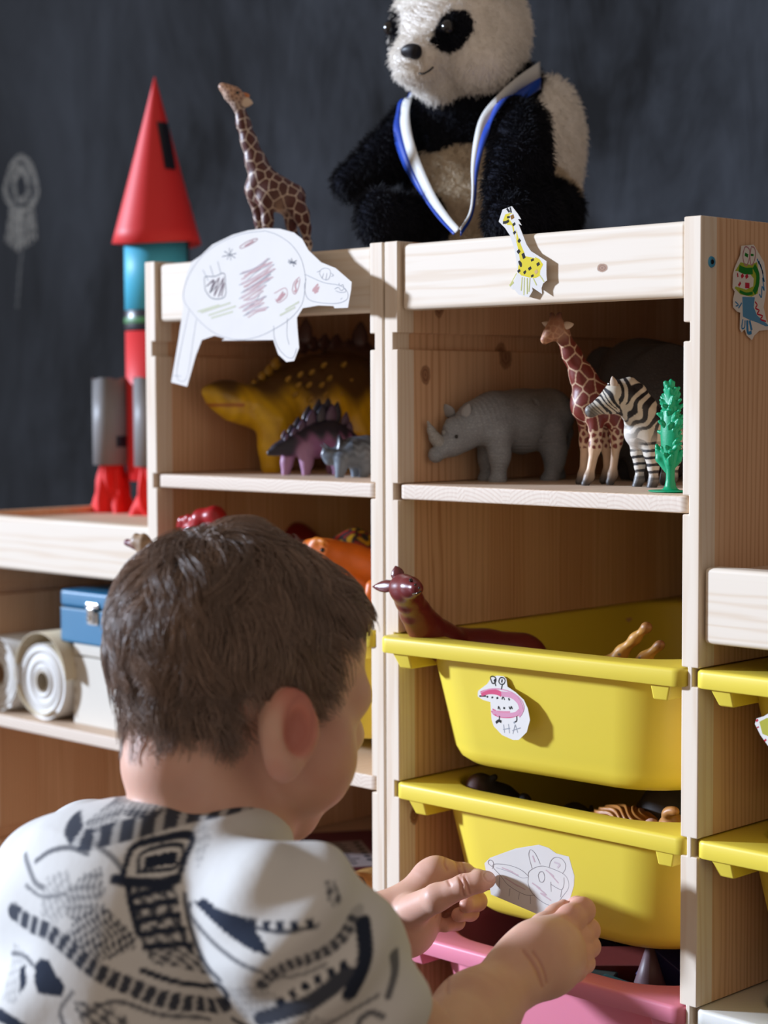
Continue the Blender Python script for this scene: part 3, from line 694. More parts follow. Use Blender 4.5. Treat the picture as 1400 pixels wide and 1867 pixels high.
ear('ear', (0.5084,0.0671,0.7879), (0.5076,0.0646,0.7974), (0.4, -1, 0), 0.0032, M_ZEAR, ze); ear('ear', (0.5004,0.0746,0.7888), (0.4959,0.074,0.7927), (0.4, -1, 0), 0.003, M_EYE, ze)
eye((0.5032,0.0619,0.7819), 0.0011, ze)

# ---- elephant in the dark at the back of the shelf
u = 0.00048
P = [ell((0.4456,0.1774,0.7966), (0.030, 0.034, 0.034), 0), ell((0.4561,0.1982,0.7755), (0.046, 0.060, 0.052), 0)]
P += chain([(0.441,0.1682,0.7836), (0.4368,0.1601,0.7641), (0.4346,0.1556,0.7409), (0.4355,0.1575,0.7222)], A([34, 24, 17, 12]) * u, 0)
P += chain([(0.4614,0.1644,0.7504), (0.462,0.1654,0.7171)], A([30, 24]) * u, 0) + chain([(0.4299,0.1906,0.7496), (0.4299,0.1907,0.7164)], A([28, 23]) * u, 0)
P += chain([(0.4742,0.1895,0.7501), (0.4749,0.1911,0.7222)], A([30, 24]) * u, 0) + chain([(0.4477,0.2258,0.7492), (0.4485,0.2274,0.7205)], A([30, 24]) * u, 0)
P += [ell((0.4813,0.1771,0.7917), (0.005, 0.026, 0.034), 0, [[0.8, 0.6, 0], [-0.6, 0.8, 0], [0, 0, 1]]), ell((0.4094,0.1768,0.797), (0.022, 0.005, 0.028), 0)]
P += chain([(0.4463,0.1523,0.7712), (0.44,0.1397,0.7505)], A([6, 3]) * u, 1) + chain([(0.4282,0.1696,0.771), (0.4224,0.1582,0.7524)], A([6, 3]) * u, 1)
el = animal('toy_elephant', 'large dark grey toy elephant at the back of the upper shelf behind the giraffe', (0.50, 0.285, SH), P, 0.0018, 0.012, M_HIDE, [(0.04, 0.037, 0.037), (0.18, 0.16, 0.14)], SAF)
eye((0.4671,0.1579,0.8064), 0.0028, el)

# ---- green plastic tree
P = []
tc = A((0.5865, 0.034, 0)); r2 = random.Random(4)
P += chain([tc + (0, 0, SH + 0.002), tc + (0, 0, SH + 0.03), tc + (0, 0, SH + 0.10)], [0.0036, 0.003, 0.002], 0)
P += [ell(tc + (-0.002, 0, SH + 0.0012), (0.017, 0.011, 0.0016), 0), cone(tc + (0, 0, SH + 0.001), tc + (0, 0, SH + 0.006), 0.006, 0.0035, 0)]
P += [ell(tc + (0, 0, SH + 0.058), (0.0085, 0.005, 0.036), 0), ell(tc + (0, 0, SH + 0.088), (0.004, 0.003, 0.024), 0)]
for i in range(110):
    z = 0.024 + 0.078 * (i / 110); wd = 0.0095 * math.sin(min(1, (0.115 - z) / 0.05) * math.pi / 2) * (0.75 + 0.5 * r2.random()); a = r2.random() * 6.283
    b = tc + (0, 0, SH + z); e = b + A((math.cos(a) * wd, math.sin(a) * wd * 0.6, 0.006 + 0.004 * r2.random())); P += chain([b, e], [0.0026, 0.0013], 0)
P += chain([tc + (-0.002, 0, SH + 0.022), tc + (-0.009, -0.001, SH + 0.033), tc + (-0.012, -0.001, SH + 0.046)], [0.003, 0.0032, 0.0014], 0)
M_GREEN = paint('green_plastic', (0.0, 0.30, 0.13), 0.42, 0.4, 0.08, 200, 0.15, 700)
def squash(q, f=0.76):
    def g(v): v = v.copy(); v[2] = SH + (v[2] - SH) * f; return v
    return (q[0], g(q[1]), g(q[2]) if q[0] == 'c' else q[2] * A((1, 1, f)), q[3], q[4], q[5])
P = [squash(q) for q in P]
tr = thing('toy_tree', 'bright green plastic toy tree at the right end of the upper shelf', 'toy tree', tuple(tc + (0, 0, SH)), None)
sculpt('foliage', P[5:], 0.0008, 0.0012, M_GREEN, tr); sculpt('trunk', P[:5], 0.0007, 0.003, M_GREEN, tr)

# ---- large yellow plated dinosaur
u = 0.00054
YEL, YDK, MAR = (0.82, 0.50, 0.012), (0.58, 0.31, 0.012), (0.055, 0.02, 0.014)
P = chain([(0.0485,0.0346,0.7874), (0.0506,0.0484,0.7847), (0.0522,0.0592,0.7821), (0.0548,0.0763,0.7747), (0.0576,0.0948,0.7735), (0.0618,0.1225,0.7755)], A([8.5, 17, 23, 29, 36, 58]) * u, 0)
P += chain([(0.0618,0.1225,0.7755), (0.0669,0.1558,0.7785), (0.0718,0.1885,0.7795), (0.0765,0.2192,0.7738)], A([60, 78, 78, 66]) * u, 0) + chain([(0.0501,0.0453,0.7801), (0.0524,0.0604,0.7727)], A([10, 17]) * u, 0)
P += chain([(0.0782,0.0968,0.7578), (0.0777,0.0935,0.7368), (0.0774,0.0915,0.7158)], A([34, 24, 21]) * u, 0) + chain([(0.0435,0.1352,0.7516), (0.0432,0.133,0.7138)], A([30, 20]) * u, 0)
P += chain([(0.0956,0.1849,0.746), (0.0953,0.1834,0.7125)], A([44, 26]) * u, 0) + chain([(0.0535,0.2276,0.7448), (0.0535,0.2275,0.7136)], A([40, 24]) * u, 0)
P += chain([(0.0787,0.2341,0.7726), (0.0788,0.2343,0.8058), (0.0757,0.2141,0.8276), (0.0697,0.1744,0.8337)], A([40, 22, 14, 8]) * u, 2)
P.append(cut(cone((0.0534,0.0271,0.7858), (0.0646,0.0338,0.7827), 0.0010, 0.0014)))
def dino_paint(V, C, wt, Pp):
    rel = V[:, 2] - 0.755
    back = sstep(0.018, 0.040, rel + 0.006 * np.sin(V[:, 1] * 160) + (V[:, 1] - 0.1) * 0.06)
    fold = 0.5 + 0.5 * np.sin(V[:, 1] * 620 + V[:, 2] * 240)
    C = mix(C, np.array(YDK), fold * 0.45)
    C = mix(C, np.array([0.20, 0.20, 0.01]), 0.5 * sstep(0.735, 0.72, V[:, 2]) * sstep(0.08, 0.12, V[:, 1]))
    lip = np.exp(-((V[:, 2] - (0.7745 + 0.0)) / 0.0016) ** 2) * (V[:, 1] < 0.062)
    C = mix(C, np.array([0.35, 0.02, 0.02]), np.clip(lip, 0, 1) * 0.8)
    return mix(C, np.array(MAR), np.clip(back, 0, 1) * 0.93)
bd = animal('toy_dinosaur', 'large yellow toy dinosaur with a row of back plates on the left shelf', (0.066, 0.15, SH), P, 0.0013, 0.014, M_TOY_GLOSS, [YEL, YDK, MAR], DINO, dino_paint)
M_MAROON = paint('dark_maroon_plate', (0.06, 0.025, 0.02), 0.35, 0.5); M_OCHRE = paint('ochre_plate', (0.42, 0.24, 0.03), 0.4, 0.5)
for j, (p, sz, mt_) in enumerate([((0.0599,0.0832,0.7925), 12, M_OCHRE), ((0.0613,0.0925,0.7978), 17, M_OCHRE), ((0.0625,0.1,0.8025), 20, M_OCHRE), ((0.0637,0.1082,0.8089), 22, M_OCHRE), ((0.065,0.1171,0.8153), 23, M_MAROON), ((0.0667,0.1278,0.8207), 25, M_MAROON), ((0.0684,0.1393,0.824), 27, M_MAROON), ((0.0703,0.1515,0.8268), 28, M_MAROON), ((0.0722,0.1645,0.828), 30, M_MAROON), ((0.0744,0.1789,0.8277), 30, M_MAROON), ((0.0766,0.1933,0.8246), 28, M_MAROON), ((0.0787,0.2072,0.8193), 26, M_MAROON)]):
    leaf('back_plate', p, (0, 0.15, 1), (1, 0.1, 0), sz * u * 0.6, sz * u, 0.0022, mt_, bd)
leaf('back_plate', (0.0741,0.137,0.8329), (0, 0.1, 1), (0.7, -0.7, 0), 0.0075, 0.026, 0.003, M_MAROON, bd); leaf('back_plate', (0.084,0.2021,0.8305), (0, 0.1, 1), (0.7, -0.7, 0), 0.0085, 0.026, 0.003, M_MAROON, bd)
for p in ((0.0948,0.1133,0.8023), (0.1017,0.1183,0.7923), (0.0986,0.1249,0.8044), (0.1007,0.1389,0.8113), (0.1056,0.1312,0.7923), (0.107,0.1401,0.7986), (0.0963,0.1097,0.7923), (0.1025,0.1637,0.812), (0.1107,0.1511,0.7827), (0.1072,0.1347,0.7828), (0.0892,0.1028,0.7981), (0.1037,0.1184,0.7786), (0.0957,0.1059,0.7829), (0.1089,0.1662,0.7955)):
    q = A(p); leaf('stud', q - A((0.004, 0, 0.001)), (0.8, -0.1, 0.55), (0, 1, 0), 0.0024, 0.0085, 0.0024, M_OCHRE, bd)
eye((0.0628,0.0523,0.7888), 0.0022, bd)

# ---- purple stegosaurus
u = 0.000517
P = chain([(0.1276,0.0425,0.7305), (0.1305,0.0501,0.7339), (0.1339,0.0593,0.7368), (0.1374,0.0686,0.7392), (0.1431,0.0841,0.7416), (0.1482,0.0976,0.7439), (0.1525,0.1091,0.7412), (0.1564,0.1196,0.7395), (0.1603,0.1302,0.7363)], A([5, 8.5, 13, 19, 30, 31, 25, 13, 5]) * u, 0)
P += chain([(0.1464,0.0699,0.7333), (0.1469,0.0713,0.7221), (0.1467,0.0708,0.7119)], A([14, 9, 8]) * u, 1) + chain([(0.1283,0.0672,0.734), (0.1273,0.0645,0.7218), (0.1269,0.0634,0.7117)], A([13, 8.5, 8]) * u, 1)
P += chain([(0.1579,0.1009,0.7338), (0.1579,0.1009,0.7215), (0.1575,0.0998,0.7113)], A([18, 10, 8]) * u, 1) + chain([(0.1434,0.1078,0.7334), (0.1428,0.1061,0.7128)], A([16, 8]) * u, 1)
def steg_paint(V, C, wt, Pp):
    g = sstep(0.7395, 0.750, V[:, 2] + 0.003 * np.sin(V[:, 1] * 500)); legs = wt @ (np.array([p[5] for p in Pp]) == 1)
    g = np.maximum(g, (V[:, 2] > 0.7265) * sstep(0.070, 0.058, V[:, 1]) * (1 - legs))
    return mix(C, np.array([0.022, 0.02, 0.035]), np.clip(g, 0, 1))
sg = animal('toy_stegosaurus', 'purple toy stegosaurus with dark back plates, in front of the yellow dinosaur', (0.139, 0.073, SH), P, 0.0008, 0.007, M_TOY, [(0.30, 0.115, 0.25), (0.42, 0.22, 0.36)], DINO, steg_paint)
M_PL_DARK = paint('navy_plate', (0.025, 0.025, 0.045), 0.35, 0.5); M_PL_LIL = paint('lilac_plate', (0.10, 0.06, 0.11), 0.4, 0.4)
for p, h_, w_, mt_ in (((0.1302,0.058,0.7404), 16, 4, M_PL_LIL), ((0.1325,0.0641,0.7428), 20, 5, M_PL_DARK), ((0.1348,0.0703,0.7463), 25, 6.5, M_PL_DARK), ((0.1383,0.0796,0.7518), 32, 8, M_PL_DARK), ((0.1418,0.089,0.7563), 34, 8, M_PL_DARK), ((0.1451,0.0979,0.7577), 34, 8, M_PL_DARK), ((0.1484,0.1067,0.7551), 32, 8, M_PL_DARK), ((0.1517,0.1156,0.7498), 26, 7, M_PL_LIL),
                      ((0.1367,0.0554,0.739), 13, 4, M_PL_LIL), ((0.1392,0.0621,0.7419), 17, 5, M_PL_LIL), ((0.1419,0.0693,0.7459), 22, 6.5, M_PL_LIL), ((0.1452,0.0781,0.7509), 28, 8, M_PL_LIL), ((0.1488,0.0879,0.7548), 30, 8, M_PL_DARK), ((0.1521,0.0968,0.7552), 29, 8, M_PL_LIL), ((0.1587,0.1145,0.7448), 20, 6, M_PL_LIL)):
    leaf('back_plate', p, (0.05, 0.1, 1), (1, -0.2, 0), w_ * u * 1.5, h_ * u * 1.35, 0.0016, mt_, sg)
eye((0.1342,0.0481,0.7356), 0.0011, sg)

# ---- small triceratops
u = 0.000497
P = chain([(0.1933,0.0491,0.7301), (0.1966,0.0535,0.7266), (0.2005,0.0587,0.728), (0.2095,0.0706,0.7314), (0.2167,0.0802,0.7332), (0.2233,0.089,0.7292)], A([4, 10, 13, 27, 26, 10]) * u, 0) + [ell((0.202,0.0607,0.7354), (0.008, 0.003, 0.013), 1, [[0.8, 0.6, 0], [-0.6, 0.8, 0], [0, 0, 1]])]
P += chain([(0.1997,0.0526,0.7316), (0.1948,0.0444,0.7391)], A([4.5, 1.2]) * u, 0) + chain([(0.1952,0.0583,0.7324), (0.1897,0.0526,0.7403)], A([4.5, 1.2]) * u, 0) + chain([(0.1945,0.0507,0.7301), (0.1934,0.0491,0.7345)], A([4, 1.5]) * u, 0)
P += chain([(0.2086,0.0577,0.7258), (0.2079,0.0569,0.7189), (0.207,0.0557,0.7115)], A([12, 8.5, 8]) * u, 0) + chain([(0.2056,0.0771,0.7232), (0.2056,0.0771,0.7103)], A([11, 8]) * u, 0)
P += chain([(0.2208,0.074,0.7256), (0.2213,0.0748,0.7172), (0.2198,0.0728,0.7103)], A([16, 9, 8]) * u, 0)
def tri_paint(V, C, wt, Pp):
    g = 0.5 + 0.5 * np.sin(V[:, 2] * 900 + np.sin(V[:, 1] * 700) * 1.5)
    return mix(C, np.array([0.03, 0.035, 0.045]), 0.85 * sstep(0.718, 0.738, V[:, 2]) * (0.35 + 0.65 * g))
tc_ = animal('toy_triceratops', 'small silver-blue toy triceratops at the right end of the left shelf', (0.212, 0.074, SH), P, 0.0008, 0.005, M_TOY_GLOSS, [(0.17, 0.21, 0.26), (0.02, 0.02, 0.03)], DINO, tri_paint)

# ---- maroon foal leaning out of the upper yellow bin
u = 0.00043
P = chain([(0.3996,-0.046,0.6306), (0.3891,-0.042,0.63), (0.3754,-0.036,0.6286), (0.3705,-0.024,0.6175), (0.3638,-0.01,0.606), (0.3594,0.003,0.595), (0.3583,0.014,0.5857), (0.358,0.027,0.5776), (0.353,0.05,0.5694)], A([13, 17, 22, 23, 26, 29, 32, 36, 40]) * u, 0)
P += chain([(0.3484,0.055,0.5666), (0.3661,0.07,0.5639), (0.3961,0.085,0.5634)], A([42, 46, 46]) * u, 0) + [ball((0.3784,-0.036,0.6253), 17 * u, 0)]
P += chain([(0.4009,0.09,0.5592), (0.3878,0.12,0.5382), (0.3723,0.12,0.5199)], A([36, 20, 12]) * u, 0) + chain([(0.3501,0.06,0.5526), (0.3599,0.07,0.5314)], A([24, 14]) * u, 0)
P.append(cut(cone((0.407,-0.058,0.6281), (0.4141,-0.058,0.6299), 0.0010, 0.0010)))
ho = animal('toy_foal', 'glossy maroon toy foal peering over the lip of the upper yellow bin', (0.40, 0.06, 0.50), P, 0.0010, 0.0085, M_TOY_GLOSS, [(0.165, 0.020, 0.022)], None)
M_MARN = paint('maroon_vinyl', (0.14, 0.022, 0.022), 0.26, 0.6)
ear('ear', (0.3695,-0.035,0.6348), (0.3649,-0.034,0.6455), (0.5, -1, 0.1), 0.0058, M_MARN, ho, 0.0018); ear('ear', (0.3603,-0.03,0.6289), (0.335,-0.03,0.6263), (0.5, -1, 0.3), 0.0054, M_MARN, ho, 0.0018)
eye((0.3767,-0.0455,0.6272), 0.0023, ho); eye((0.3965,-0.049,0.6371), 0.0016, ho); eye((0.4076,-0.0555,0.6348), 0.0010, ho, 'nostril'); eye((0.4117,-0.0555,0.6325), 0.0010, ho, 'nostril'); tube('mouth', [(0.4036,-0.0545,0.6271), (0.4098,-0.056,0.6281), (0.4136,-0.055,0.63)], 0.0006, M_EYE, ho, 5)

# ---- giraffe tipped upside down in the same bin, two tan legs in the air
u = 0.00045
P = chain([(0.4787,0.1,0.5624), (0.4911,0.1,0.5744), (0.5043,0.1,0.5863), (0.5142,0.1,0.5952)], A([16, 10, 8, 7]) * u, 0) + [ball((0.5163,0.1,0.5967), 8 * u, 1)]
P += chain([(0.5082,0.095,0.5632), (0.518,0.095,0.5721), (0.5288,0.095,0.581)], A([14, 10, 7.5]) * u, 0) + [ball((0.5331,0.095,0.5845), 8 * u, 1)]
P += chain([(0.4776,0.1,0.5578), (0.5166,0.1,0.5515), (0.5462,0.1,0.5471)], A([24, 30, 26]) * u, 0) + chain([(0.4776,0.1,0.5565), (0.4388,0.12,0.5333)], A([20, 12]) * u, 0)
animal('toy_giraffe', 'tan toy giraffe lying upside down in the upper yellow bin, legs up', (0.52, 0.10, 0.50), P, 0.0011, 0.006, M_TOY, [(0.58, 0.28, 0.05), (0.24, 0.09, 0.03)], SAF,
       lambda V, C, wt, Pp: mix(C, np.array([0.10, 0.10, 0.11]), sstep(0.6, 1.0, np.sin(V[:, 0] * 520) * np.sin(V[:, 2] * 610 + 1)) * (V[:, 2] < 0.574)))

# ---- toys in the second yellow bin
u = 0.00043
P = [ball((0.3859,0.045,0.4576), 24 * u, 0), ell((0.3843,0.04,0.4545), (0.008, 0.006, 0.010), 1), ball((0.3974,0.05,0.4655), 6 * u, 0)] + chain([(0.3864,0.05,0.4514), (0.3947,0.06,0.4427), (0.4079,0.07,0.4348)], A([26, 33, 26]) * u, 0)
P += chain([(0.4073,0.065,0.4364), (0.4206,0.06,0.4484), (0.4384,0.06,0.4365)], A([12, 9, 12]) * u, 0) + chain([(0.3929,0.04,0.4456), (0.3916,0.04,0.4278)], A([16, 12]) * u, 0)
P += chain([(0.4,0.07,0.4289), (0.4048,0.075,0.4102)], A([20, 14]) * u, 0)
go = animal('toy_gorilla', 'black toy gorilla with reddish face in the second yellow bin', (0.40, 0.05, 0.38), P, 0.0011, 0.007, M_TOY_MATT, [(0.016, 0.014, 0.014), (0.16, 0.05, 0.035)], None)
LC = A((0.4929,0.1,0.4312))
P = [ell(LC, (0.034, 0.024, 0.0165), 0), ell(LC + A((0.02, -0.012, -0.004)), (0.018, 0.014, 0.011), 0), ball((0.5425,0.072,0.4432), 0.0066, 2)] + chain([(0.4741,0.12,0.4184), (0.4194,0.16,0.3909)], [0.014, 0.012], 1)
def lion_wave(V): return np.sin((V[:, 0] * 0.5 + V[:, 1] * 0.7 + V[:, 2] * 1.1 + 0.004 * np.sin(V[:, 0] * 150)) * 1100)
def lion_relief(V):
    n = V - LC; n /= np.linalg.norm(n, axis=1, keepdims=True) + 1e-9; m_ = np.linalg.norm((V - LC) / A((0.042, 0.036, 0.024)), axis=1) < 1.0
    return V + n * (0.0009 * lion_wave(V) * m_)[:, None]
animal('toy_lion', 'tan toy lion with wavy orange mane in the second yellow bin', (0.49, 0.11, 0.375), P, 0.0008, 0.004, M_TOY, [(0.50, 0.20, 0.04), (0.36, 0.16, 0.05), (0.62, 0.36, 0.26)], SAF, lambda V, C, wt, Pp: mix(C, A((0.24, 0.075, 0.02)), sstep(0.2, -0.9, lion_wave(V)) * 0.4 * (wt @ (np.array([p[5] for p in Pp]) == 0))), None, 'toy animal', lion_relief)
P = chain([(0.5604,0.075,0.4465), (0.5582,0.075,0.4544)], [0.008, 0.007], 0) + [ball((0.5591,0.068,0.4565), 0.0032, 0), ball((0.5618,0.068,0.4586), 0.0034, 0), ball((0.5654,0.068,0.4601), 0.0034, 0), ball((0.5685,0.068,0.4597), 0.003, 0)] + chain([(0.5568,0.08,0.4429), (0.5364,0.1,0.4207)], [0.012, 0.018], 0)
animal('toy_bear', 'small tan toy paw sticking up at the right of the second bin', (0.55, 0.08, 0.375), P, 0.001, 0.003, M_TOY, [(0.50, 0.22, 0.06)], None)
animal('toy_hippo', 'dark grey rounded toy hippo at the back right of the second bin', (0.545, 0.16, 0.375), chain([(0.5107,0.14,0.4393), (0.4541,0.2,0.4114)], [0.026, 0.024], 0) + [ball((0.504,0.14,0.4466), 0.006, 0)] + chain([(0.4996,0.15,0.4268), (0.4997,0.15,0.4129)], [0.02, 0.016], 0), 0.0016, 0.008, M_TOY_MATT, [(0.07, 0.06, 0.055)], None)
animal('toy_seal', 'black toy seal lying in the middle of the second yellow bin', (0.45, 0.10, 0.375), chain([(0.434,0.09,0.43), (0.4505,0.09,0.4326), (0.461,0.1,0.4289)], [0.008, 0.012, 0.007], 0) + chain([(0.4581,0.1,0.4284), (0.4518,0.11,0.4388)], [0.004, 0.002], 0) + chain([(0.4424,0.1,0.426), (0.4424,0.1,0.4028)], [0.012, 0.014], 0), 0.0012, 0.006, M_TOY, [(0.02, 0.02, 0.022)], None)

# ---- dinosaurs in the left yellow bin
u = 0.00055
P = chain([(0.0676,-0.055,0.6449), (0.067,-0.057,0.65), (0.0604,-0.06,0.6519), (0.0597,-0.06,0.6563)], A([13, 11, 7, 4.5]) * u, 0) + chain([(0.0638,-0.057,0.6509), (0.0684,-0.058,0.6562)], A([7, 4]) * u, 0) + chain([(0.0579,-0.06,0.6477), (0.0492,-0.062,0.6499)], A([7, 6]) * u, 1)
P += chain([(0.0676,-0.055,0.6439), (0.0572,-0.042,0.6284), (0.058, 0.002, 0.607), (0.075, 0.036, 0.578), (0.09, 0.07, 0.53)], A([13, 15, 17, 21, 28]) * u, 0) + chain([(0.09, 0.07, 0.53), (0.10, 0.16, 0.52)], A([30, 20]) * u, 0)
tx = animal('toy_tyrannosaurus', 'beige toy tyrannosaurus with open mouth at the left of the child\'s hair', (0.08, 0.03, 0.50), P, 0.001, 0.005, M_TOY, [(0.40, 0.27, 0.16), (0.20, 0.05, 0.07)], DINO,
       lambda V, C, wt, Pp: mix(C, np.array([0.16, 0.10, 0.06]), sstep(0.2, 0.9, np.sin(V[:, 0] * 500) * np.sin(V[:, 2] * 420)) * 0.5))
P = chain([(0.0358,0.012,0.6611), (0.0457,0.012,0.6657)], A([8, 9]) * u, 0) + chain([(0.0536,0.012,0.6567), (0.0642,0.014,0.6684), (0.0785,0.018,0.6709), (0.0902,0.02,0.6596)], A([13, 16, 17, 16]) * u, 0) + chain([(0.0479,0.012,0.6528), (0.0492,0.014,0.6346), (0.0455,0.03,0.5968), (0.0455,0.05,0.5583)], A([14, 20, 28, 34]) * u, 0) + [ball((0.0392,0.01,0.6665), 6 * u, 0), ball((0.0498,0.01,0.6691), 6 * u, 0)]
animal('toy_dinosaur', 'glossy red toy dinosaur with lumpy head behind the child\'s head', (0.05, 0.03, 0.50), P, 0.0012, 0.005, M_TOY_GLOSS, [(0.40, 0.012, 0.016)], DINO)
P = chain([(0.195,0.03,0.6477), (0.2058,0.03,0.6454), (0.216,0.035,0.6417), (0.2271,0.05,0.6355), (0.2416,0.07,0.6248)], A([14, 19, 24, 28, 36]) * u, 0) + chain([(0.2146,0.035,0.6357), (0.2248,0.04,0.6233), (0.2339,0.05,0.6061)], A([14, 16, 18]) * u, 0) + [ball(p_, 2.2 * u, 1) for p_ in (((0.2065,0.024,0.6541), (0.2115,0.024,0.6558), (0.2165,0.024,0.6555), (0.2207,0.024,0.6543), (0.2101,0.024,0.6533)))]
P += chain([(0.2647,0.04,0.6163), (0.2642,0.035,0.6032), (0.2618,0.04,0.5871)], A([12, 9, 14]) * u, 0) + chain([(0.2339,0.05,0.6061), (0.2164,0.06,0.5619)], A([24, 26]) * u, 0)
od = animal('toy_dinosaur', 'bright orange toy dinosaur with round snout, right of the child\'s hair', (0.20, 0.05, 0.50), P, 0.0011, 0.006, M_TOY, [(0.66, 0.14, 0.006), (0.70, 0.22, 0.02)], DINO)
eye((0.2226,0.0195,0.6474), 0.0022, od); eye((0.2022,0.024,0.6524), 0.0014, od)
def speck(V, C, wt, Pp):
    n1 = np.sin(V[:, 0] * 700 + 3 * np.sin(V[:, 2] * 330)) + np.sin(V[:, 2] * 640 + 2 * np.sin(V[:, 1] * 400)); C = mix(C, np.array([0.55, 0.32, 0.01]), sstep(0.5, 0.8, n1)); return mix(C, np.array([0.35, 0.02, 0.01]), sstep(-1.0, -1.3, n1))
animal('toy_dinosaur', 'black, yellow and red toy dinosaur behind the orange one', (0.18, 0.10, 0.50), chain([(0.1716,0.09,0.646), (0.1817,0.1,0.6469), (0.191,0.11,0.6417)], A([16, 24, 20]) * u, 0) + chain([(0.1867,0.1,0.6396), (0.1799,0.11,0.595), (0.1759,0.11,0.5381)], A([22, 30, 34]) * u, 0), 0.0013, 0.008, M_TOY_GLOSS, [(0.02, 0.022, 0.03)], DINO, speck)
animal('toy_dinosaur', 'small sandy toy dinosaur low in the left bin below the orange one', (0.21, 0.03, 0.50), chain([(0.2494,0.028,0.5944), (0.2624,0.03,0.589), (0.2713,0.04,0.5831)], A([12, 16, 20]) * u, 0) + [ball((0.2467,0.028,0.6015), 8 * u, 0)] + chain([(0.261,0.03,0.5855), (0.2472,0.04,0.5568)], A([14, 16]) * u, 0), 0.0012, 0.005, M_TOY, [(0.48, 0.33, 0.15)], DINO)
animal('toy_dinosaur', 'dark red toy dinosaur in shade at the back of the left bin', (0.15, 0.18, 0.50), chain([(-0.0255,0.17,0.635), (0.0136,0.18,0.6364), (0.0436,0.19,0.6234)], A([24, 30, 26]) * u, 0) + chain([(0.0136,0.18,0.628), (0.017,0.18,0.5609)], A([30, 40]) * u, 0), 0.0018, 0.01, M_TOY_GLOSS, [(0.22, 0.01, 0.012)], DINO)

# ---- wooden blocks in the pink bin
BL = 'wooden blocks in the pink bin'
def block(label, col, c, size, rot, name='wooden_block'):
    v, f = box_vf(tuple(-x / 2 for x in size), tuple(x / 2 for x in size)); Rm = Matrix.Rotation(rot[2], 3, 'Z') @ Matrix.Rotation(rot[1], 3, 'Y') @ Matrix.Rotation(rot[0], 3, 'X')
    o = mesh(name, [tuple(Rm @ Vector(p) + Vector(c)) for p in v], f, None, paint('painted_wood_' + name, col, 0.45, 0.4, 0.1, 300), False, 0.0012)
    return tag(o, label, 'block', BL)
block('long dark red wooden block lying across the pink bin', (0.16, 0.03, 0.025), (0.5096,0.1,0.319), (0.022, 0.10, 0.022), (0.1, 0.5, -1.05))
block('navy wooden block standing at the right end of the pink bin', (0.02, 0.02, 0.09), (0.5408,0.1,0.3256), (0.034, 0.034, 0.034), (0.3, 0.6, 0.3))
block('navy wooden block behind the child\'s right hand', (0.014, 0.016, 0.06), (0.4494,0.13,0.3021), (0.05, 0.03, 0.05), (0.0, 0.2, 0.3))
block('teal wooden block edge just above the pink lip', (0.05, 0.16, 0.17), (0.5237,0.055,0.3129), (0.034, 0.014, 0.012), (0.0, 0.12, 0.1))
block('grey-green wooden block in the shade of the pink bin', (0.07, 0.09, 0.08), (0.4842,0.075,0.3009), (0.03, 0.03, 0.03), (0.4, 0.2, 0.2))
cb = lathe('wooden_block', [(0.0, 0.052), (0.0025, 0.0515), (0.019, 0.0), (0.0, 0.0)], (0.539,0.075,0.2961), (0, 0, 1), paint('mauve_wood', (0.13, 0.075, 0.085), 0.45, 0.4), None, 32); tag(cb, 'mauve cone-shaped wooden block in the pink bin', 'block', BL)
block('dark wooden block under the other blocks of the pink bin', (0.05, 0.03, 0.04), (0.47, 0.10, 0.275), (0.20, 0.12, 0.05), (0, 0, 0.1))

# ================================================================ paper cutouts
t = NT('drawing_paper'); o_ = t.obj(); M_PAPER = t.out(t.mixc(t.noise(o_, 40, 3), (0.70, 0.675, 0.64), (0.745, 0.72, 0.69)), 0.75, 0.15)
GR, PK, LG, DKP = (0.30, 0.32, 0.36), (0.50, 0.30, 0.31), (0.42, 0.44, 0.26), (0.13, 0.14, 0.17)

def sheet(name, label, outline, nrm, group='children\'s paper cutouts', th=0.0004, sub=None):
    """a cut piece of paper of real thickness, outline given on its plane"""
    N = Vector(nrm).normalized(); n = len(outline)
    v = [tuple(Vector(p)) for p in outline] + [tuple(Vector(p) - N * th) for p in outline]
    f = [tuple(range(n)), tuple(range(2 * n - 1, n - 1, -1))] + [(i, i + n, (i + 1) % n + n, (i + 1) % n) for i in range(n)]
    # face winding towards the normal
    a = sum((Vector(outline[i]).cross(Vector(outline[(i + 1) % n])) for i in range(n)), Vector()).dot(N)
    if a < 0: f = [q[::-1] for q in f]
    o = mesh(name, v, f, None, M_PAPER); return tag(o, label, 'paper cutout', group)

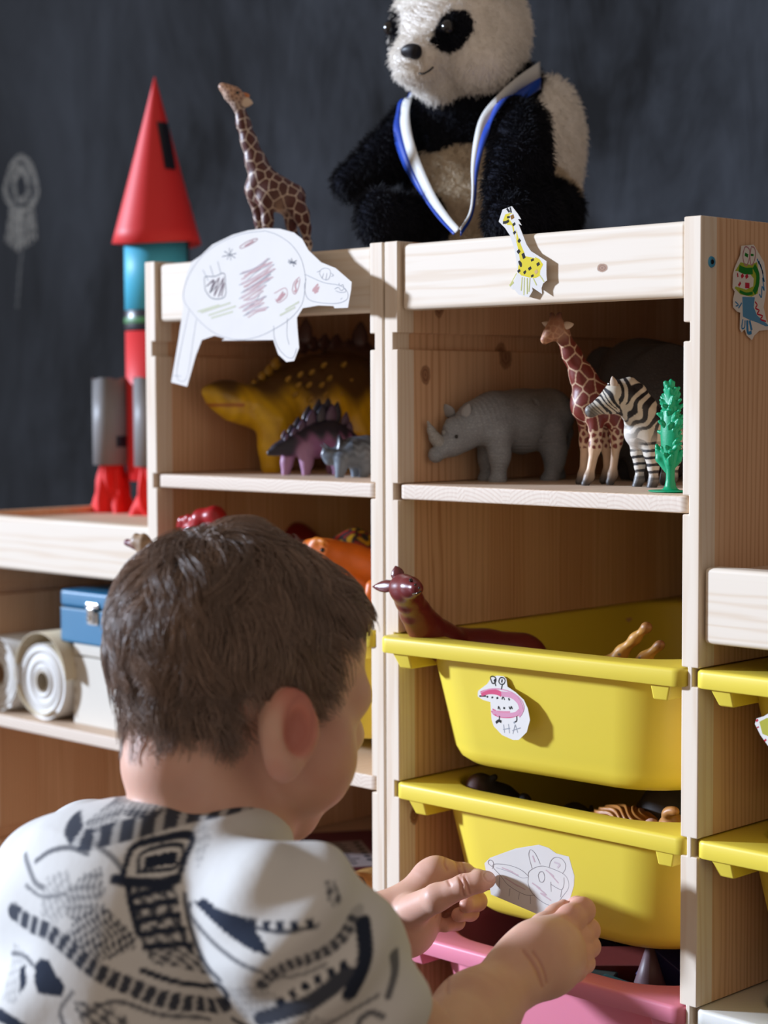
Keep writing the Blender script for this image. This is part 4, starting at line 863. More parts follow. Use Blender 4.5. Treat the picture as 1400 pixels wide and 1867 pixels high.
# ---- hippo drawing hung over the left rail, its head curling forward
HN = (-0.085, -1.0, 0)
HIP = [(0.1388,-0.0094,0.9265),(0.1618,-0.0113,0.9288),(0.1867,-0.0134,0.929),(0.2079,-0.0152,0.9271),(0.2279,-0.0169,0.9224),(0.2393,-0.0179,0.9161),(0.2475,-0.0186,0.9063),(0.2645,-0.02,0.8952),(0.2842,-0.0217,0.8891),(0.3049,-0.0235,0.8767),(0.3042,-0.0234,0.8705),(0.2998,-0.023,0.8557),(0.2825,-0.0216,0.8559),(0.281,-0.0214,0.8578),(0.2605,-0.0197,0.8591),(0.2394,-0.0179,0.8576),(0.231,-0.0172,0.8499),(0.2316,-0.0172,0.841),(0.2338,-0.0174,0.8241),(0.2267,-0.0168,0.813),(0.2159,-0.0159,0.8122),(0.2043,-0.0149,0.819),(0.1974,-0.0143,0.8316),(0.1206,-0.0078,0.833),(0.1257,-0.0082,0.8348),(0.1096,-0.0069,0.8377),(0.0898,-0.0052,0.8343),(0.0799,-0.0043,0.8204),(0.0653,-0.0031,0.7919),(0.0393,-0.0009,0.7961),(0.0518,-0.0019,0.8352),(0.0604,-0.0027,0.8653),(0.0579,-0.0025,0.8755),(0.0645,-0.003,0.8928),(0.0735,-0.0038,0.9059),(0.0893,-0.0051,0.911),(0.1076,-0.0067,0.9198)]
hp = sheet('paper_hippo', 'large white paper hippo cutout hanging over the rail of the left unit', HIP, HN)
u = 0.00053; W1, W2 = 0.0007, 0.00045
ST = [(W2, GR, [(0.1867,-0.0134,0.9267),(0.152,-0.0105,0.9262),(0.1143,-0.0073,0.9194),(0.0858,-0.0048,0.9072),(0.0662,-0.0032,0.8892),(0.0614,-0.0028,0.8728),(0.0762,-0.004,0.8587),(0.1003,-0.0061,0.8439),(0.1257,-0.0082,0.8358),(0.1507,-0.0104,0.8332),(0.1751,-0.0124,0.835),(0.1991,-0.0145,0.841),(0.2225,-0.0165,0.8497),(0.2379,-0.0178,0.8609),(0.2426,-0.0182,0.8746),(0.2427,-0.0182,0.8862),(0.2368,-0.0177,0.9005),(0.2232,-0.0165,0.913),(0.204,-0.0149,0.9222),(0.1867,-0.0134,0.9267)]),
      (W2, GR, [(0.2427,-0.0182,0.8862),(0.268,-0.0203,0.878),(0.2884,-0.0221,0.8748),(0.2985,-0.0229,0.8698),(0.2991,-0.023,0.863),(0.2861,-0.0219,0.8599),(0.2642,-0.02,0.8612),(0.247,-0.0186,0.8651),(0.2419,-0.0181,0.8747),(0.2442,-0.0183,0.8824)]), (W2, GR, [(0.0701,-0.0035,0.8624),(0.058,-0.0025,0.8325),(0.0485,-0.0017,0.8022),(0.0646,-0.003,0.7995),(0.0758,-0.004,0.8346),(0.0814,-0.0045,0.8535)]), (W2, GR, [(0.0422,-0.0011,0.8023),(0.0557,-0.0023,0.8016)]),
      (W2, GR, [(0.1983,-0.0144,0.8439),(0.199,-0.0145,0.8339),(0.2051,-0.015,0.8243),(0.216,-0.0159,0.8169),(0.2252,-0.0167,0.8158),(0.2307,-0.0172,0.8237)]), (W2, GR, [(0.2179,-0.0161,0.8499),(0.217,-0.016,0.8358),(0.22,-0.0163,0.8272)])]
ST += [(W1, DKP, [(0.095,-0.0056,0.8849),(0.0959,-0.0057,0.8913),(0.1114,-0.007,0.891),(0.1249,-0.0082,0.8932),(0.1273,-0.0084,0.8848),(0.1272,-0.0084,0.8735),(0.1178,-0.0076,0.8705),(0.1051,-0.0065,0.872),(0.0966,-0.0058,0.8788),(0.095,-0.0056,0.8849)]), (W1, GR, [(0.0926,-0.0054,0.8979),(0.101,-0.0061,0.8875)]), (W1, GR, [(0.1038,-0.0064,0.9012),(0.1088,-0.0068,0.8916)]), (W1, GR, [(0.1158,-0.0074,0.904),(0.1207,-0.0078,0.8925)])]
ST += [(0.0014, (0.24, 0.19, 0.21), [(0.1001,-0.0061,0.8836),(0.1096,-0.0069,0.8881),(0.1043,-0.0064,0.8785),(0.1181,-0.0076,0.8897),(0.1094,-0.0069,0.8733),(0.1249,-0.0082,0.8893),(0.1162,-0.0074,0.872),(0.1256,-0.0082,0.8849),(0.1212,-0.0079,0.8728)]), (0.0009, (0.12, 0.12, 0.14), [(0.0975,-0.0058,0.8828),(0.1113,-0.007,0.8871),(0.1026,-0.0063,0.8766),(0.1146,-0.0073,0.883)])]
ST += [(W1, DKP, [(0.1336,-0.0089,0.9152),(0.136,-0.0091,0.9039)]), (W1, DKP, [(0.1261,-0.0083,0.9127),(0.1426,-0.0097,0.9059)]), (W1, DKP, [(0.1226,-0.008,0.9081),(0.1443,-0.0098,0.9097)]), (W1, DKP, [(0.1301,-0.0086,0.9052),(0.1386,-0.0093,0.9139)])]
ST += [(W1, (0.36, 0.22, 0.24), [(0.1494,-0.0103,0.9152),(0.16,-0.0112,0.9189),(0.173,-0.0123,0.9209),(0.1754,-0.0125,0.9198),(0.1649,-0.0116,0.9162),(0.1518,-0.0104,0.9136),(0.1494,-0.0103,0.9152)]), (0.0016, (0.46, 0.28, 0.29), [(0.1567,-0.0109,0.9152),(0.1698,-0.012,0.9192)])]
ST += [(W1, DKP, [(0.22,-0.0163,0.8996),(0.2307,-0.0172,0.8952)]), (W1, DKP, [(0.2215,-0.0164,0.8962),(0.2315,-0.0172,0.8985)]), (W1, DKP, [(0.2239,-0.0166,0.9008),(0.2276,-0.0169,0.8935)]), (W1, DKP, [(0.2192,-0.0162,0.8978),(0.2307,-0.0172,0.8966)])]
ST += [(W1, PK, [(0.2351,-0.0175,0.8843),(0.2275,-0.0169,0.88),(0.2251,-0.0167,0.8731),(0.2289,-0.017,0.8701),(0.2335,-0.0174,0.8755),(0.2359,-0.0176,0.8829)]), (0.0020, (0.52, 0.32, 0.32), [(0.2328,-0.0173,0.8816),(0.229,-0.017,0.8776),(0.2305,-0.0171,0.8729),(0.2274,-0.0169,0.8725)]), (0.0020, (0.54, 0.33, 0.33), [(0.2606,-0.0197,0.877),(0.2531,-0.0191,0.8718),(0.2621,-0.0198,0.8742),(0.2553,-0.0192,0.8699),(0.2606,-0.0197,0.8715)])]
ST += [(W2, GR, [(0.2622,-0.0198,0.8852),(0.2644,-0.02,0.8888),(0.2703,-0.0205,0.8899),(0.2762,-0.021,0.8882),(0.2769,-0.0211,0.8836),(0.2732,-0.0208,0.8801),(0.2666,-0.0202,0.8813),(0.2629,-0.0199,0.8852)]), (W2, GR, [(0.2592,-0.0196,0.8872),(0.2637,-0.02,0.8879)]), (W2, GR, [(0.2784,-0.0212,0.8853),(0.2812,-0.0215,0.8833),(0.2783,-0.0212,0.8826)]), (W2, GR, [(0.2658,-0.0202,0.8814),(0.2681,-0.0203,0.8858)]), (W2, GR, [(0.271,-0.0206,0.8802),(0.2725,-0.0207,0.8856)]), (W2, GR, [(0.2826,-0.0216,0.8719),(0.2877,-0.022,0.873),(0.2913,-0.0223,0.8701),(0.2956,-0.0227,0.8718),(0.297,-0.0228,0.869),(0.2898,-0.0222,0.8688),(0.2841,-0.0217,0.8704)]), (W2, GR, [(0.2905,-0.0222,0.8629),(0.2927,-0.0224,0.8642)]), (W2, GR, [(0.2884,-0.0221,0.8766),(0.2892,-0.0221,0.8743),(0.2935,-0.0225,0.875),(0.2942,-0.0226,0.8727)])]
ST += [(W1, PK, [(0.1994,-0.0145,0.8719),(0.2151,-0.0158,0.8759),(0.2173,-0.016,0.8687),(0.2056,-0.015,0.8636),(0.201,-0.0146,0.8671)]), (0.0022, (0.50, 0.30, 0.31), [(0.2025,-0.0148,0.8646),(0.212,-0.0156,0.8723),(0.2056,-0.015,0.8655),(0.215,-0.0158,0.8712)])]
ST += [(0.0007, GR, [(0.149,-0.0102,0.891),(0.1735,-0.0123,0.8955),(0.1935,-0.014,0.9025)]),
       (0.0008, PK, [(0.1556,-0.0108,0.8892),(0.1767,-0.0126,0.8934),(0.1887,-0.0136,0.9004)]),
       (0.0022, (0.56, 0.45, 0.46), [(0.1523,-0.0105,0.8918),(0.1719,-0.0122,0.8946),(0.1911,-0.0138,0.9022)]),
       (0.0008, PK, [(0.1514,-0.0104,0.8861),(0.1719,-0.0122,0.8942),(0.1974,-0.0143,0.899)]),
       (0.0006, GR, [(0.1579,-0.011,0.8843),(0.1751,-0.0124,0.8921),(0.1927,-0.0139,0.8969)]),
       (0.0022, (0.56, 0.45, 0.46), [(0.1547,-0.0107,0.8869),(0.1702,-0.012,0.8933),(0.1951,-0.0141,0.8986)]),
       (0.0007, GR, [(0.1481,-0.0101,0.8814),(0.1758,-0.0125,0.8887),(0.1998,-0.0145,0.897)]),
       (0.0008, PK, [(0.1546,-0.0107,0.8796),(0.179,-0.0128,0.8866),(0.195,-0.0141,0.8948)]),
       (0.0022, (0.56, 0.45, 0.46), [(0.1514,-0.0104,0.8822),(0.1742,-0.0124,0.8878),(0.1974,-0.0143,0.8966)]),
       (0.0008, PK, [(0.1554,-0.0108,0.8791),(0.179,-0.0128,0.8871),(0.2013,-0.0147,0.8931)]),
       (0.0006, GR, [(0.1619,-0.0113,0.8774),(0.1822,-0.013,0.885),(0.1965,-0.0143,0.891)]),
       (0.0022, (0.56, 0.45, 0.46), [(0.1587,-0.011,0.8799),(0.1774,-0.0126,0.8862),(0.1989,-0.0145,0.8927)]),
       (0.0007, GR, [(0.1512,-0.0104,0.8744),(0.1733,-0.0123,0.8816),(0.1949,-0.0141,0.8887)]),
       (0.0008, PK, [(0.1578,-0.011,0.8727),(0.1765,-0.0126,0.8796),(0.1902,-0.0137,0.8865)]),
       (0.0022, (0.56, 0.45, 0.46), [(0.1545,-0.0107,0.8753),(0.1717,-0.0121,0.8808),(0.1925,-0.0139,0.8883)]),
       (0.0008, PK, [(0.1595,-0.0111,0.876),(0.1789,-0.0128,0.8823),(0.1981,-0.0144,0.8861)]),
       (0.0006, GR, [(0.1659,-0.0117,0.8743),(0.1821,-0.013,0.8803),(0.1933,-0.014,0.884)]),
       (0.0022, (0.56, 0.45, 0.46), [(0.1627,-0.0114,0.8768),(0.1773,-0.0126,0.8814),(0.1957,-0.0142,0.8858)]),
       (0.0007, GR, [(0.1479,-0.0101,0.8693),(0.1676,-0.0118,0.8752),(0.1885,-0.0136,0.8795)]),
       (0.0008, PK, [(0.1544,-0.0107,0.8675),(0.1708,-0.0121,0.8731),(0.1837,-0.0132,0.8773)]),
       (0.0022, (0.56, 0.45, 0.46), [(0.1512,-0.0104,0.8701),(0.1659,-0.0117,0.8743),(0.1861,-0.0134,0.8791)]),
       (0.0008, PK, [(0.1577,-0.0109,0.8674),(0.1716,-0.0121,0.8702),(0.1836,-0.0132,0.8749)]),
       (0.0006, GR, [(0.1642,-0.0115,0.8657),(0.1747,-0.0124,0.8681),(0.1788,-0.0127,0.8728)]),
       (0.0022, (0.56, 0.45, 0.46), [(0.161,-0.0112,0.8682),(0.1699,-0.012,0.8693),(0.1812,-0.013,0.8746)]),
       (0.0007, GR, [(0.156,-0.0108,0.8636),(0.1739,-0.0123,0.8667),(0.1884,-0.0136,0.87)]),
       (0.0008, PK, [(0.1625,-0.0114,0.8619),(0.1771,-0.0126,0.8647),(0.1835,-0.0132,0.8678)]),
       (0.0022, (0.56, 0.45, 0.46), [(0.1593,-0.0111,0.8644),(0.1723,-0.0122,0.8658),(0.186,-0.0134,0.8696)]),
       (0.0008, PK, [(0.1527,-0.0105,0.8579),(0.1682,-0.0118,0.8622),(0.1851,-0.0133,0.8644)]),
       (0.0006, GR, [(0.1592,-0.0111,0.8562),(0.1714,-0.0121,0.8601),(0.1803,-0.0129,0.8622)]),
       (0.0022, (0.56, 0.45, 0.46), [(0.156,-0.0108,0.8588),(0.1666,-0.0117,0.8613),(0.1827,-0.0131,0.864)]),
       (0.0007, GR, [(0.1542,-0.0107,0.854),(0.1706,-0.012,0.8587),(0.1914,-0.0138,0.8603)]),
       (0.0008, PK, [(0.1608,-0.0112,0.8523),(0.1738,-0.0123,0.8567),(0.1866,-0.0134,0.8581)]),
       (0.0022, (0.56, 0.45, 0.46), [(0.1575,-0.0109,0.8548),(0.169,-0.0119,0.8578),(0.189,-0.0136,0.8599)]),
       (0.0008, PK, [(0.1478,-0.0101,0.861),(0.1609,-0.0112,0.8649),(0.1755,-0.0125,0.8667)]),
       (0.0006, GR, [(0.1543,-0.0107,0.8593),(0.1642,-0.0115,0.8628),(0.1707,-0.0121,0.8645)]),
       (0.0022, (0.56, 0.45, 0.46), [(0.1511,-0.0104,0.8619),(0.1593,-0.0111,0.8639),(0.1731,-0.0123,0.8663)]),
       (0.0016, (0.56, 0.57, 0.43), [(0.0885,-0.0051,0.8592),(0.1346,-0.009,0.8664)]),
       (0.0016, (0.56, 0.57, 0.43), [(0.1005,-0.0061,0.8563),(0.1428,-0.0097,0.8631)]),
       (0.0016, (0.56, 0.57, 0.43), [(0.1048,-0.0065,0.8537),(0.1386,-0.0093,0.8584)]),
       (0.0016, (0.56, 0.57, 0.43), [(0.0833,-0.0046,0.8604),(0.1177,-0.0076,0.8651)]),
       (0.0016, (0.56, 0.57, 0.43), [(0.2149,-0.0158,0.8571),(0.2342,-0.0175,0.8633)]),
       (0.0016, (0.56, 0.57, 0.43), [(0.2071,-0.0152,0.8526),(0.2288,-0.017,0.8589)])]
strokes('pencil_drawing', ST, HN, M_PENCIL, hp)

# ---- yellow giraffe drawing on the right rail
GN = (-0.012, -1.0, 0)
GIC = [(0.4462,-0.0005,0.9182),(0.4502,-0.0006,0.9272),(0.4599,-0.0007,0.9291),(0.4661,-0.0008,0.9227),(0.4695,-0.0008,0.9183),(0.4661,-0.0008,0.9189),(0.4701,-0.0008,0.9136),(0.4667,-0.0008,0.9151),(0.4712,-0.0008,0.9064),(0.4751,-0.0009,0.8986),(0.4796,-0.0009,0.8933),(0.4868,-0.001,0.8895),(0.4951,-0.0011,0.8849),(0.4951,-0.0011,0.8745),(0.4957,-0.0011,0.8703),(0.4918,-0.0011,0.868),(0.4902,-0.001,0.8647),(0.4907,-0.001,0.8601),(0.4807,-0.0009,0.8656),(0.4813,-0.0009,0.863),(0.4774,-0.0009,0.8581),(0.4723,-0.0008,0.8592),(0.4667,-0.0008,0.8607),(0.4627,-0.0007,0.8646),(0.4605,-0.0007,0.8647),(0.4576,-0.0006,0.867),(0.4622,-0.0007,0.8714),(0.4656,-0.0008,0.8772),(0.465,-0.0007,0.8848),(0.4627,-0.0007,0.8955),(0.4582,-0.0007,0.9064),(0.453,-0.0006,0.9126)]
gc = sheet('paper_giraffe', 'small paper cutout of a yellow spotted giraffe stuck on the right rail', GIC, GN)
YC, BK = (0.70, 0.58, 0.05), (0.03, 0.03, 0.03)
patch('yellow_crayon', [(0.4507,-0.0006,0.9187),(0.453,-0.0006,0.9232),(0.4582,-0.0007,0.9241),(0.4616,-0.0007,0.9231),(0.4627,-0.0007,0.9187),(0.4638,-0.0007,0.9144),(0.4661,-0.0008,0.9059),(0.4695,-0.0008,0.8985),(0.474,-0.0008,0.8903),(0.4807,-0.0009,0.8899),(0.4879,-0.001,0.887),(0.4918,-0.0011,0.8826),(0.489,-0.001,0.8781),(0.4885,-0.001,0.874),(0.4841,-0.001,0.8725),(0.4774,-0.0009,0.8733),(0.4695,-0.0008,0.8753),(0.4661,-0.0008,0.8784),(0.4667,-0.0008,0.8826),(0.4684,-0.0008,0.8863),(0.4672,-0.0008,0.8932),(0.4644,-0.0007,0.9018),(0.4616,-0.0007,0.9087),(0.4599,-0.0007,0.9143),(0.4547,-0.0006,0.9151),(0.4513,-0.0006,0.9161)], GN, YC, M_PENCIL, gc)
SG = [(0.0022, BK, [(0.4507,-0.0006,0.917),(0.4542,-0.0006,0.9172),(0.457,-0.0006,0.9183)]), (0.0018, BK, [(0.4547,-0.0006,0.9278),(0.4576,-0.0006,0.9246)]), (0.0014, BK, [(0.4582,-0.0007,0.9284),(0.4593,-0.0007,0.9241)]), (0.0030, BK, [(0.4565,-0.0006,0.9217),(0.4565,-0.0006,0.92)]), (0.0034, (0.25, 0.12, 0.03), [(0.4599,-0.0007,0.9223),(0.461,-0.0007,0.9193)])]
SG += [(0.0030, BK, [(0.4616,-0.0007,0.9159),(0.4627,-0.0007,0.9141)]), (0.0028, BK, [(0.4622,-0.0007,0.9095),(0.4633,-0.0007,0.9077)]), (0.0028, BK, [(0.4667,-0.0008,0.9029),(0.4684,-0.0008,0.9011)]), (0.0030, BK, [(0.4661,-0.0008,0.8949),(0.4678,-0.0008,0.8927)]), (0.0028, BK, [(0.4712,-0.0008,0.8921),(0.4729,-0.0008,0.8882)]), (0.0030, BK, [(0.4807,-0.0009,0.8874),(0.4813,-0.0009,0.8857)]), (0.0030, BK, [(0.4863,-0.001,0.8841),(0.4874,-0.001,0.882)]), (0.0032, BK, [(0.4779,-0.0009,0.8812),(0.479,-0.0009,0.8791)]), (0.0030, BK, [(0.4729,-0.0008,0.8785),(0.474,-0.0008,0.8764)]), (0.0028, BK, [(0.4807,-0.0009,0.8752),(0.4813,-0.0009,0.8735)]), (0.0028, BK, [(0.4667,-0.0008,0.8797),(0.4678,-0.0008,0.8779)]), (0.0014, BK, [(0.4672,-0.0008,0.8864),(0.4695,-0.0008,0.8846),(0.4695,-0.0008,0.8821),(0.4678,-0.0008,0.8847),(0.4672,-0.0008,0.8864)]), (0.003, (0.62, 0.42, 0.2), [(0.4841,-0.001,0.8784),(0.4857,-0.001,0.8762)])]
GL = (0.58, 0.58, 0.22)
SG += [(0.0009, GL, [(0.465,-0.0007,0.8772),(0.4582,-0.0007,0.8682)]), (0.0009, GL, [(0.4706,-0.0008,0.874),(0.4695,-0.0008,0.8635)]), (0.0009, GL, [(0.4729,-0.0008,0.8735),(0.4723,-0.0008,0.86)]), (0.0009, GL, [(0.4757,-0.0009,0.8729),(0.4757,-0.0009,0.8607)]), (0.0009, GL, [(0.4785,-0.0009,0.8728),(0.4774,-0.0009,0.8623)]), (0.0009, GL, [(0.4818,-0.0009,0.8726),(0.4852,-0.001,0.867)]), (0.0009, GL, [(0.4885,-0.001,0.8744),(0.4929,-0.0011,0.8692)]), (0.0018, GL, [(0.4616,-0.0007,0.8706),(0.4576,-0.0006,0.8678)])]
strokes('crayon_drawing', SG, GN, M_PENCIL, gc, 0.0001)

# ---- pink monster drawing on the front of the upper yellow bin, right edge peeling away
MN = (-0.021, -1.0, 0)
MON = [(0.4189,0.005,0.5438),(0.4195,0.005,0.5456),(0.4292,0.0048,0.552),(0.4339,0.0047,0.5578),(0.4393,0.0046,0.5597),(0.447,0.0044,0.5601),(0.4499,0.0043,0.5582),(0.4511,0.0043,0.5522),(0.4598,0.0041,0.5487),(0.4685,0.0039,0.5436),(0.4726,0.0039,0.5371),(0.4749,0.0038,0.5283),(0.4714,0.0039,0.5183),(0.4633,0.004,0.5112),(0.4569,0.0042,0.5103),(0.4452,0.0044,0.5128),(0.4363,0.0046,0.5188),(0.4339,0.0047,0.5238),(0.4327,0.0047,0.5378),(0.4244,0.0049,0.5386),(0.4189,0.005,0.5407)]
mo = sheet('paper_monster', 'paper cutout of a pink toothy monster with stalk eyes on the yellow bin', MON, MN)
PNK, PNL = (0.62, 0.10, 0.20), (0.64, 0.30, 0.42)
SM = [(0.0042, PNK, [(0.4225,0.0049,0.5433),(0.4304,0.0047,0.5459),(0.4393,0.0046,0.5465),(0.4446,0.0044,0.5453)]), (0.0042, PNL, [(0.4446,0.0044,0.5457),(0.4552,0.0042,0.5456),(0.4633,0.004,0.5413),(0.4656,0.004,0.5346),(0.4627,0.0041,0.5303)]), (0.0034, PNL, [(0.4351,0.0046,0.5305),(0.4422,0.0045,0.5288),(0.4511,0.0043,0.5294),(0.4598,0.0041,0.5313),(0.4639,0.004,0.5344)]), (0.003, (0.66, 0.26, 0.36), [(0.4393,0.0046,0.5302),(0.4481,0.0044,0.5308),(0.454,0.0043,0.5315)]), (0.0012, PNK, [(0.4339,0.0047,0.5309),(0.4363,0.0046,0.5285),(0.4434,0.0045,0.5271),(0.454,0.0043,0.528),(0.4622,0.0041,0.5307)]), (0.0012, PNK, [(0.4351,0.0046,0.5323),(0.4387,0.0046,0.5314)]),
      (0.0010, PNL, [(0.4219,0.0049,0.5441),(0.4304,0.0047,0.5477),(0.4422,0.0045,0.5494),(0.4552,0.0042,0.5482),(0.4656,0.004,0.5433),(0.4685,0.0039,0.5367),(0.4645,0.004,0.5301)]), (0.0012, BK, [(0.4207,0.005,0.5413),(0.428,0.0048,0.5421)])]
for c in ([(0.4334,0.0047,0.5555),(0.4328,0.0047,0.5577),(0.4357,0.0046,0.5589),(0.4387,0.0046,0.5574),(0.4381,0.0046,0.5543),(0.4351,0.0046,0.5531),(0.4334,0.0047,0.5555)], [(0.4417,0.0045,0.5555),(0.4434,0.0045,0.5584),(0.447,0.0044,0.5587),(0.4487,0.0044,0.5567),(0.447,0.0044,0.5539),(0.4434,0.0045,0.5535),(0.4417,0.0045,0.5555)]): SM.append((0.0010, BK, c))
SM += [(0.0026, BK, [(0.4369,0.0046,0.5564),(0.4381,0.0046,0.5552)]), (0.0028, BK, [(0.4446,0.0044,0.5563),(0.4458,0.0044,0.556)]), (0.0011, BK, [(0.4375,0.0046,0.5547),(0.4387,0.0046,0.5513)]), (0.0011, BK, [(0.4458,0.0044,0.5538),(0.4446,0.0044,0.5493)])]
SM += [(0.0018, BK, [(0.4292,0.0048,0.5423),(0.4298,0.0048,0.541)]), (0.0020, BK, [(0.4345,0.0047,0.5424),(0.4351,0.0046,0.5412)]), (0.0020, BK, [(0.4399,0.0045,0.5426),(0.4405,0.0045,0.5413)]), (0.0010, BK, [(0.4452,0.0044,0.5414),(0.4464,0.0044,0.5437),(0.4481,0.0044,0.5413)]), (0.0016, BK, [(0.4522,0.0043,0.5431),(0.4534,0.0043,0.5415)]), (0.0010, BK, [(0.4411,0.0045,0.533),(0.4416,0.0045,0.5353),(0.4434,0.0045,0.5329)]), (0.0020, BK, [(0.4476,0.0044,0.5355),(0.4476,0.0044,0.5338)]), (0.0010, BK, [(0.4528,0.0043,0.5366),(0.454,0.0043,0.5345),(0.4552,0.0042,0.5369),(0.4563,0.0042,0.5348)])]
SM += [(0.0011, BK, [(0.4428,0.0045,0.5279),(0.4422,0.0045,0.5235)]), (0.0022, BK, [(0.4387,0.0046,0.5217),(0.4416,0.0045,0.5238),(0.4446,0.0044,0.5233)]), (0.0011, BK, [(0.461,0.0041,0.5297),(0.461,0.0041,0.5262),(0.4587,0.0042,0.5246)]), (0.0016, GR, [(0.4587,0.0042,0.525),(0.4581,0.0042,0.5236)])]
SM += [(0.0007, GR, [(0.447,0.0044,0.5214),(0.4481,0.0044,0.5149)]), (0.0007, GR, [(0.4522,0.0043,0.5225),(0.4534,0.0043,0.5152)]), (0.0007, GR, [(0.4464,0.0044,0.5174),(0.454,0.0043,0.5192)]), (0.0006, GR, [(0.4593,0.0041,0.5229),(0.4569,0.0042,0.5152)]), (0.0006, GR, [(0.4593,0.0041,0.5229),(0.4622,0.0041,0.5167)]), (0.0006, GR, [(0.4563,0.0042,0.5177),(0.4651,0.004,0.521)])]
strokes('crayon_drawing', SM, MN, M_PENCIL, mo, 0.00008, 3)

# ---- green and blue monster on the outer side of the right unit
DX = 0.6395; DN = (1, 0, 0)
DRA = [(0.6395,0.047,0.8907),(0.6395,0.0625,0.8924),(0.6395,0.0697,0.8859),(0.6395,0.0762,0.8802),(0.6395,0.0785,0.8714),(0.6395,0.0794,0.8594),(0.6395,0.076,0.8471),(0.6395,0.0798,0.8379),(0.6395,0.0834,0.8344),(0.6395,0.0835,0.8307),(0.6395,0.0705,0.8296),(0.6395,0.0641,0.8259),(0.6395,0.0613,0.8226),(0.6395,0.0549,0.8257),(0.6395,0.052,0.8304),(0.6395,0.0478,0.8279),(0.6395,0.0457,0.8303),(0.6395,0.0462,0.8422),(0.6395,0.042,0.8429),(0.6395,0.0371,0.8459),(0.6395,0.037,0.8519),(0.6395,0.039,0.8571),(0.6395,0.0362,0.8598),(0.6395,0.0368,0.8697),(0.6395,0.0388,0.8745),(0.6395,0.0457,0.8839)]
dr = sheet('paper_dinosaur', 'paper cutout of a green-headed blue monster on the unit\'s right side', DRA, DN)
DG, LGN, DB, DR = (0.02, 0.20, 0.03), (0.36, 0.44, 0.05), (0.05, 0.22, 0.46), (0.50, 0.03, 0.06)
patch('green_crayon', [(0.6395,0.0389,0.8721),(0.6395,0.0457,0.8788),(0.6395,0.0584,0.8774),(0.6395,0.0669,0.8798),(0.6395,0.07,0.8671),(0.6395,0.068,0.8569),(0.6395,0.0602,0.8543),(0.6395,0.046,0.8554),(0.6395,0.0383,0.8598),(0.6395,0.0397,0.8611),(0.6395,0.053,0.8592),(0.6395,0.0622,0.8619),(0.6395,0.0628,0.8676),(0.6395,0.0571,0.8713),(0.6395,0.0472,0.8725)], DN, LGN, M_PENCIL, dr)
patch('blue_crayon', [(0.6395,0.0482,0.8538),(0.6395,0.0644,0.854),(0.6395,0.0631,0.8467),(0.6395,0.0675,0.8408),(0.6395,0.0835,0.8335),(0.6395,0.0791,0.833),(0.6395,0.0675,0.8356),(0.6395,0.0576,0.8373),(0.6395,0.0491,0.8395)], DN, (0.10, 0.28, 0.48), M_PENCIL, dr)
SD = [(0.0050, DG, [(0.6395,0.0437,0.8743),(0.6395,0.0514,0.8727),(0.6395,0.0613,0.8731)]), (0.0046, DG, [(0.6395,0.0627,0.8768),(0.6395,0.0678,0.871),(0.6395,0.0672,0.8629),(0.6395,0.063,0.8572)]), (0.0022, DG, [(0.6395,0.0446,0.8577),(0.6395,0.0531,0.856),(0.6395,0.0615,0.8571)])]
for c in ([(0.6395,0.0505,0.8893),(0.6395,0.0485,0.8841),(0.6395,0.0499,0.8786),(0.6395,0.0535,0.8768),(0.6395,0.0569,0.8825),(0.6395,0.0568,0.8885),(0.6395,0.0526,0.8903),(0.6395,0.0505,0.8893)], [(0.6395,0.0589,0.8898),(0.6395,0.0576,0.8833),(0.6395,0.0591,0.8774),(0.6395,0.0626,0.8796),(0.6395,0.0647,0.8853),(0.6395,0.0632,0.89),(0.6395,0.0589,0.8906)]): SD.append((0.0010, (0.45, 0.22, 0.26), c))
SD += [(0.0042, DG, [(0.6395,0.0534,0.8855),(0.6395,0.0527,0.8831)]), (0.0036, DG, [(0.6395,0.0604,0.8855),(0.6395,0.0604,0.8839)]), (0.0014, DR, [(0.6395,0.0417,0.8707),(0.6395,0.0424,0.8679)]), (0.0034, DR, [(0.6395,0.0472,0.8701),(0.6395,0.0487,0.8678)]), (0.0036, DR, [(0.6395,0.0529,0.87),(0.6395,0.0543,0.8676)]), (0.0036, DR, [(0.6395,0.0438,0.8636),(0.6395,0.0453,0.8621)]), (0.0040, DR, [(0.6395,0.0516,0.8623),(0.6395,0.0572,0.8622)])]
SD += [(0.0012, DB, [(0.6395,0.0669,0.8822),(0.6395,0.0698,0.8783),(0.6395,0.069,0.8807),(0.6395,0.0727,0.8752),(0.6395,0.0712,0.8784),(0.6395,0.0749,0.8713),(0.6395,0.0734,0.8745),(0.6395,0.0765,0.8657),(0.6395,0.0742,0.8688),(0.6395,0.0765,0.8593),(0.6395,0.0736,0.8624),(0.6395,0.073,0.8543),(0.6395,0.0701,0.8566)]), (0.0012, DR, [(0.6395,0.0645,0.8508),(0.6395,0.0674,0.8485),(0.6395,0.0653,0.846),(0.6395,0.0703,0.8445),(0.6395,0.0675,0.842),(0.6395,0.0747,0.8406),(0.6395,0.0718,0.8381),(0.6395,0.0791,0.8367)]), (0.0012, DB, [(0.6395,0.0491,0.8375),(0.6395,0.0478,0.8311),(0.6395,0.0513,0.8316),(0.6395,0.0519,0.8368)]), (0.0026, DB, [(0.6395,0.0547,0.8369),(0.6395,0.0556,0.8281),(0.6395,0.0605,0.8282)]), (0.0024, DB, [(0.6395,0.0576,0.8369),(0.6395,0.0605,0.8298)]), (0.0010, DB, [(0.6395,0.0391,0.85),(0.6395,0.0433,0.8477),(0.6395,0.0399,0.8468)]), (0.0012, DB, [(0.6395,0.0434,0.8453),(0.6395,0.0475,0.8494)])]
strokes('crayon_drawing', SD, DN, M_PENCIL, dr, 0.0001, 3)

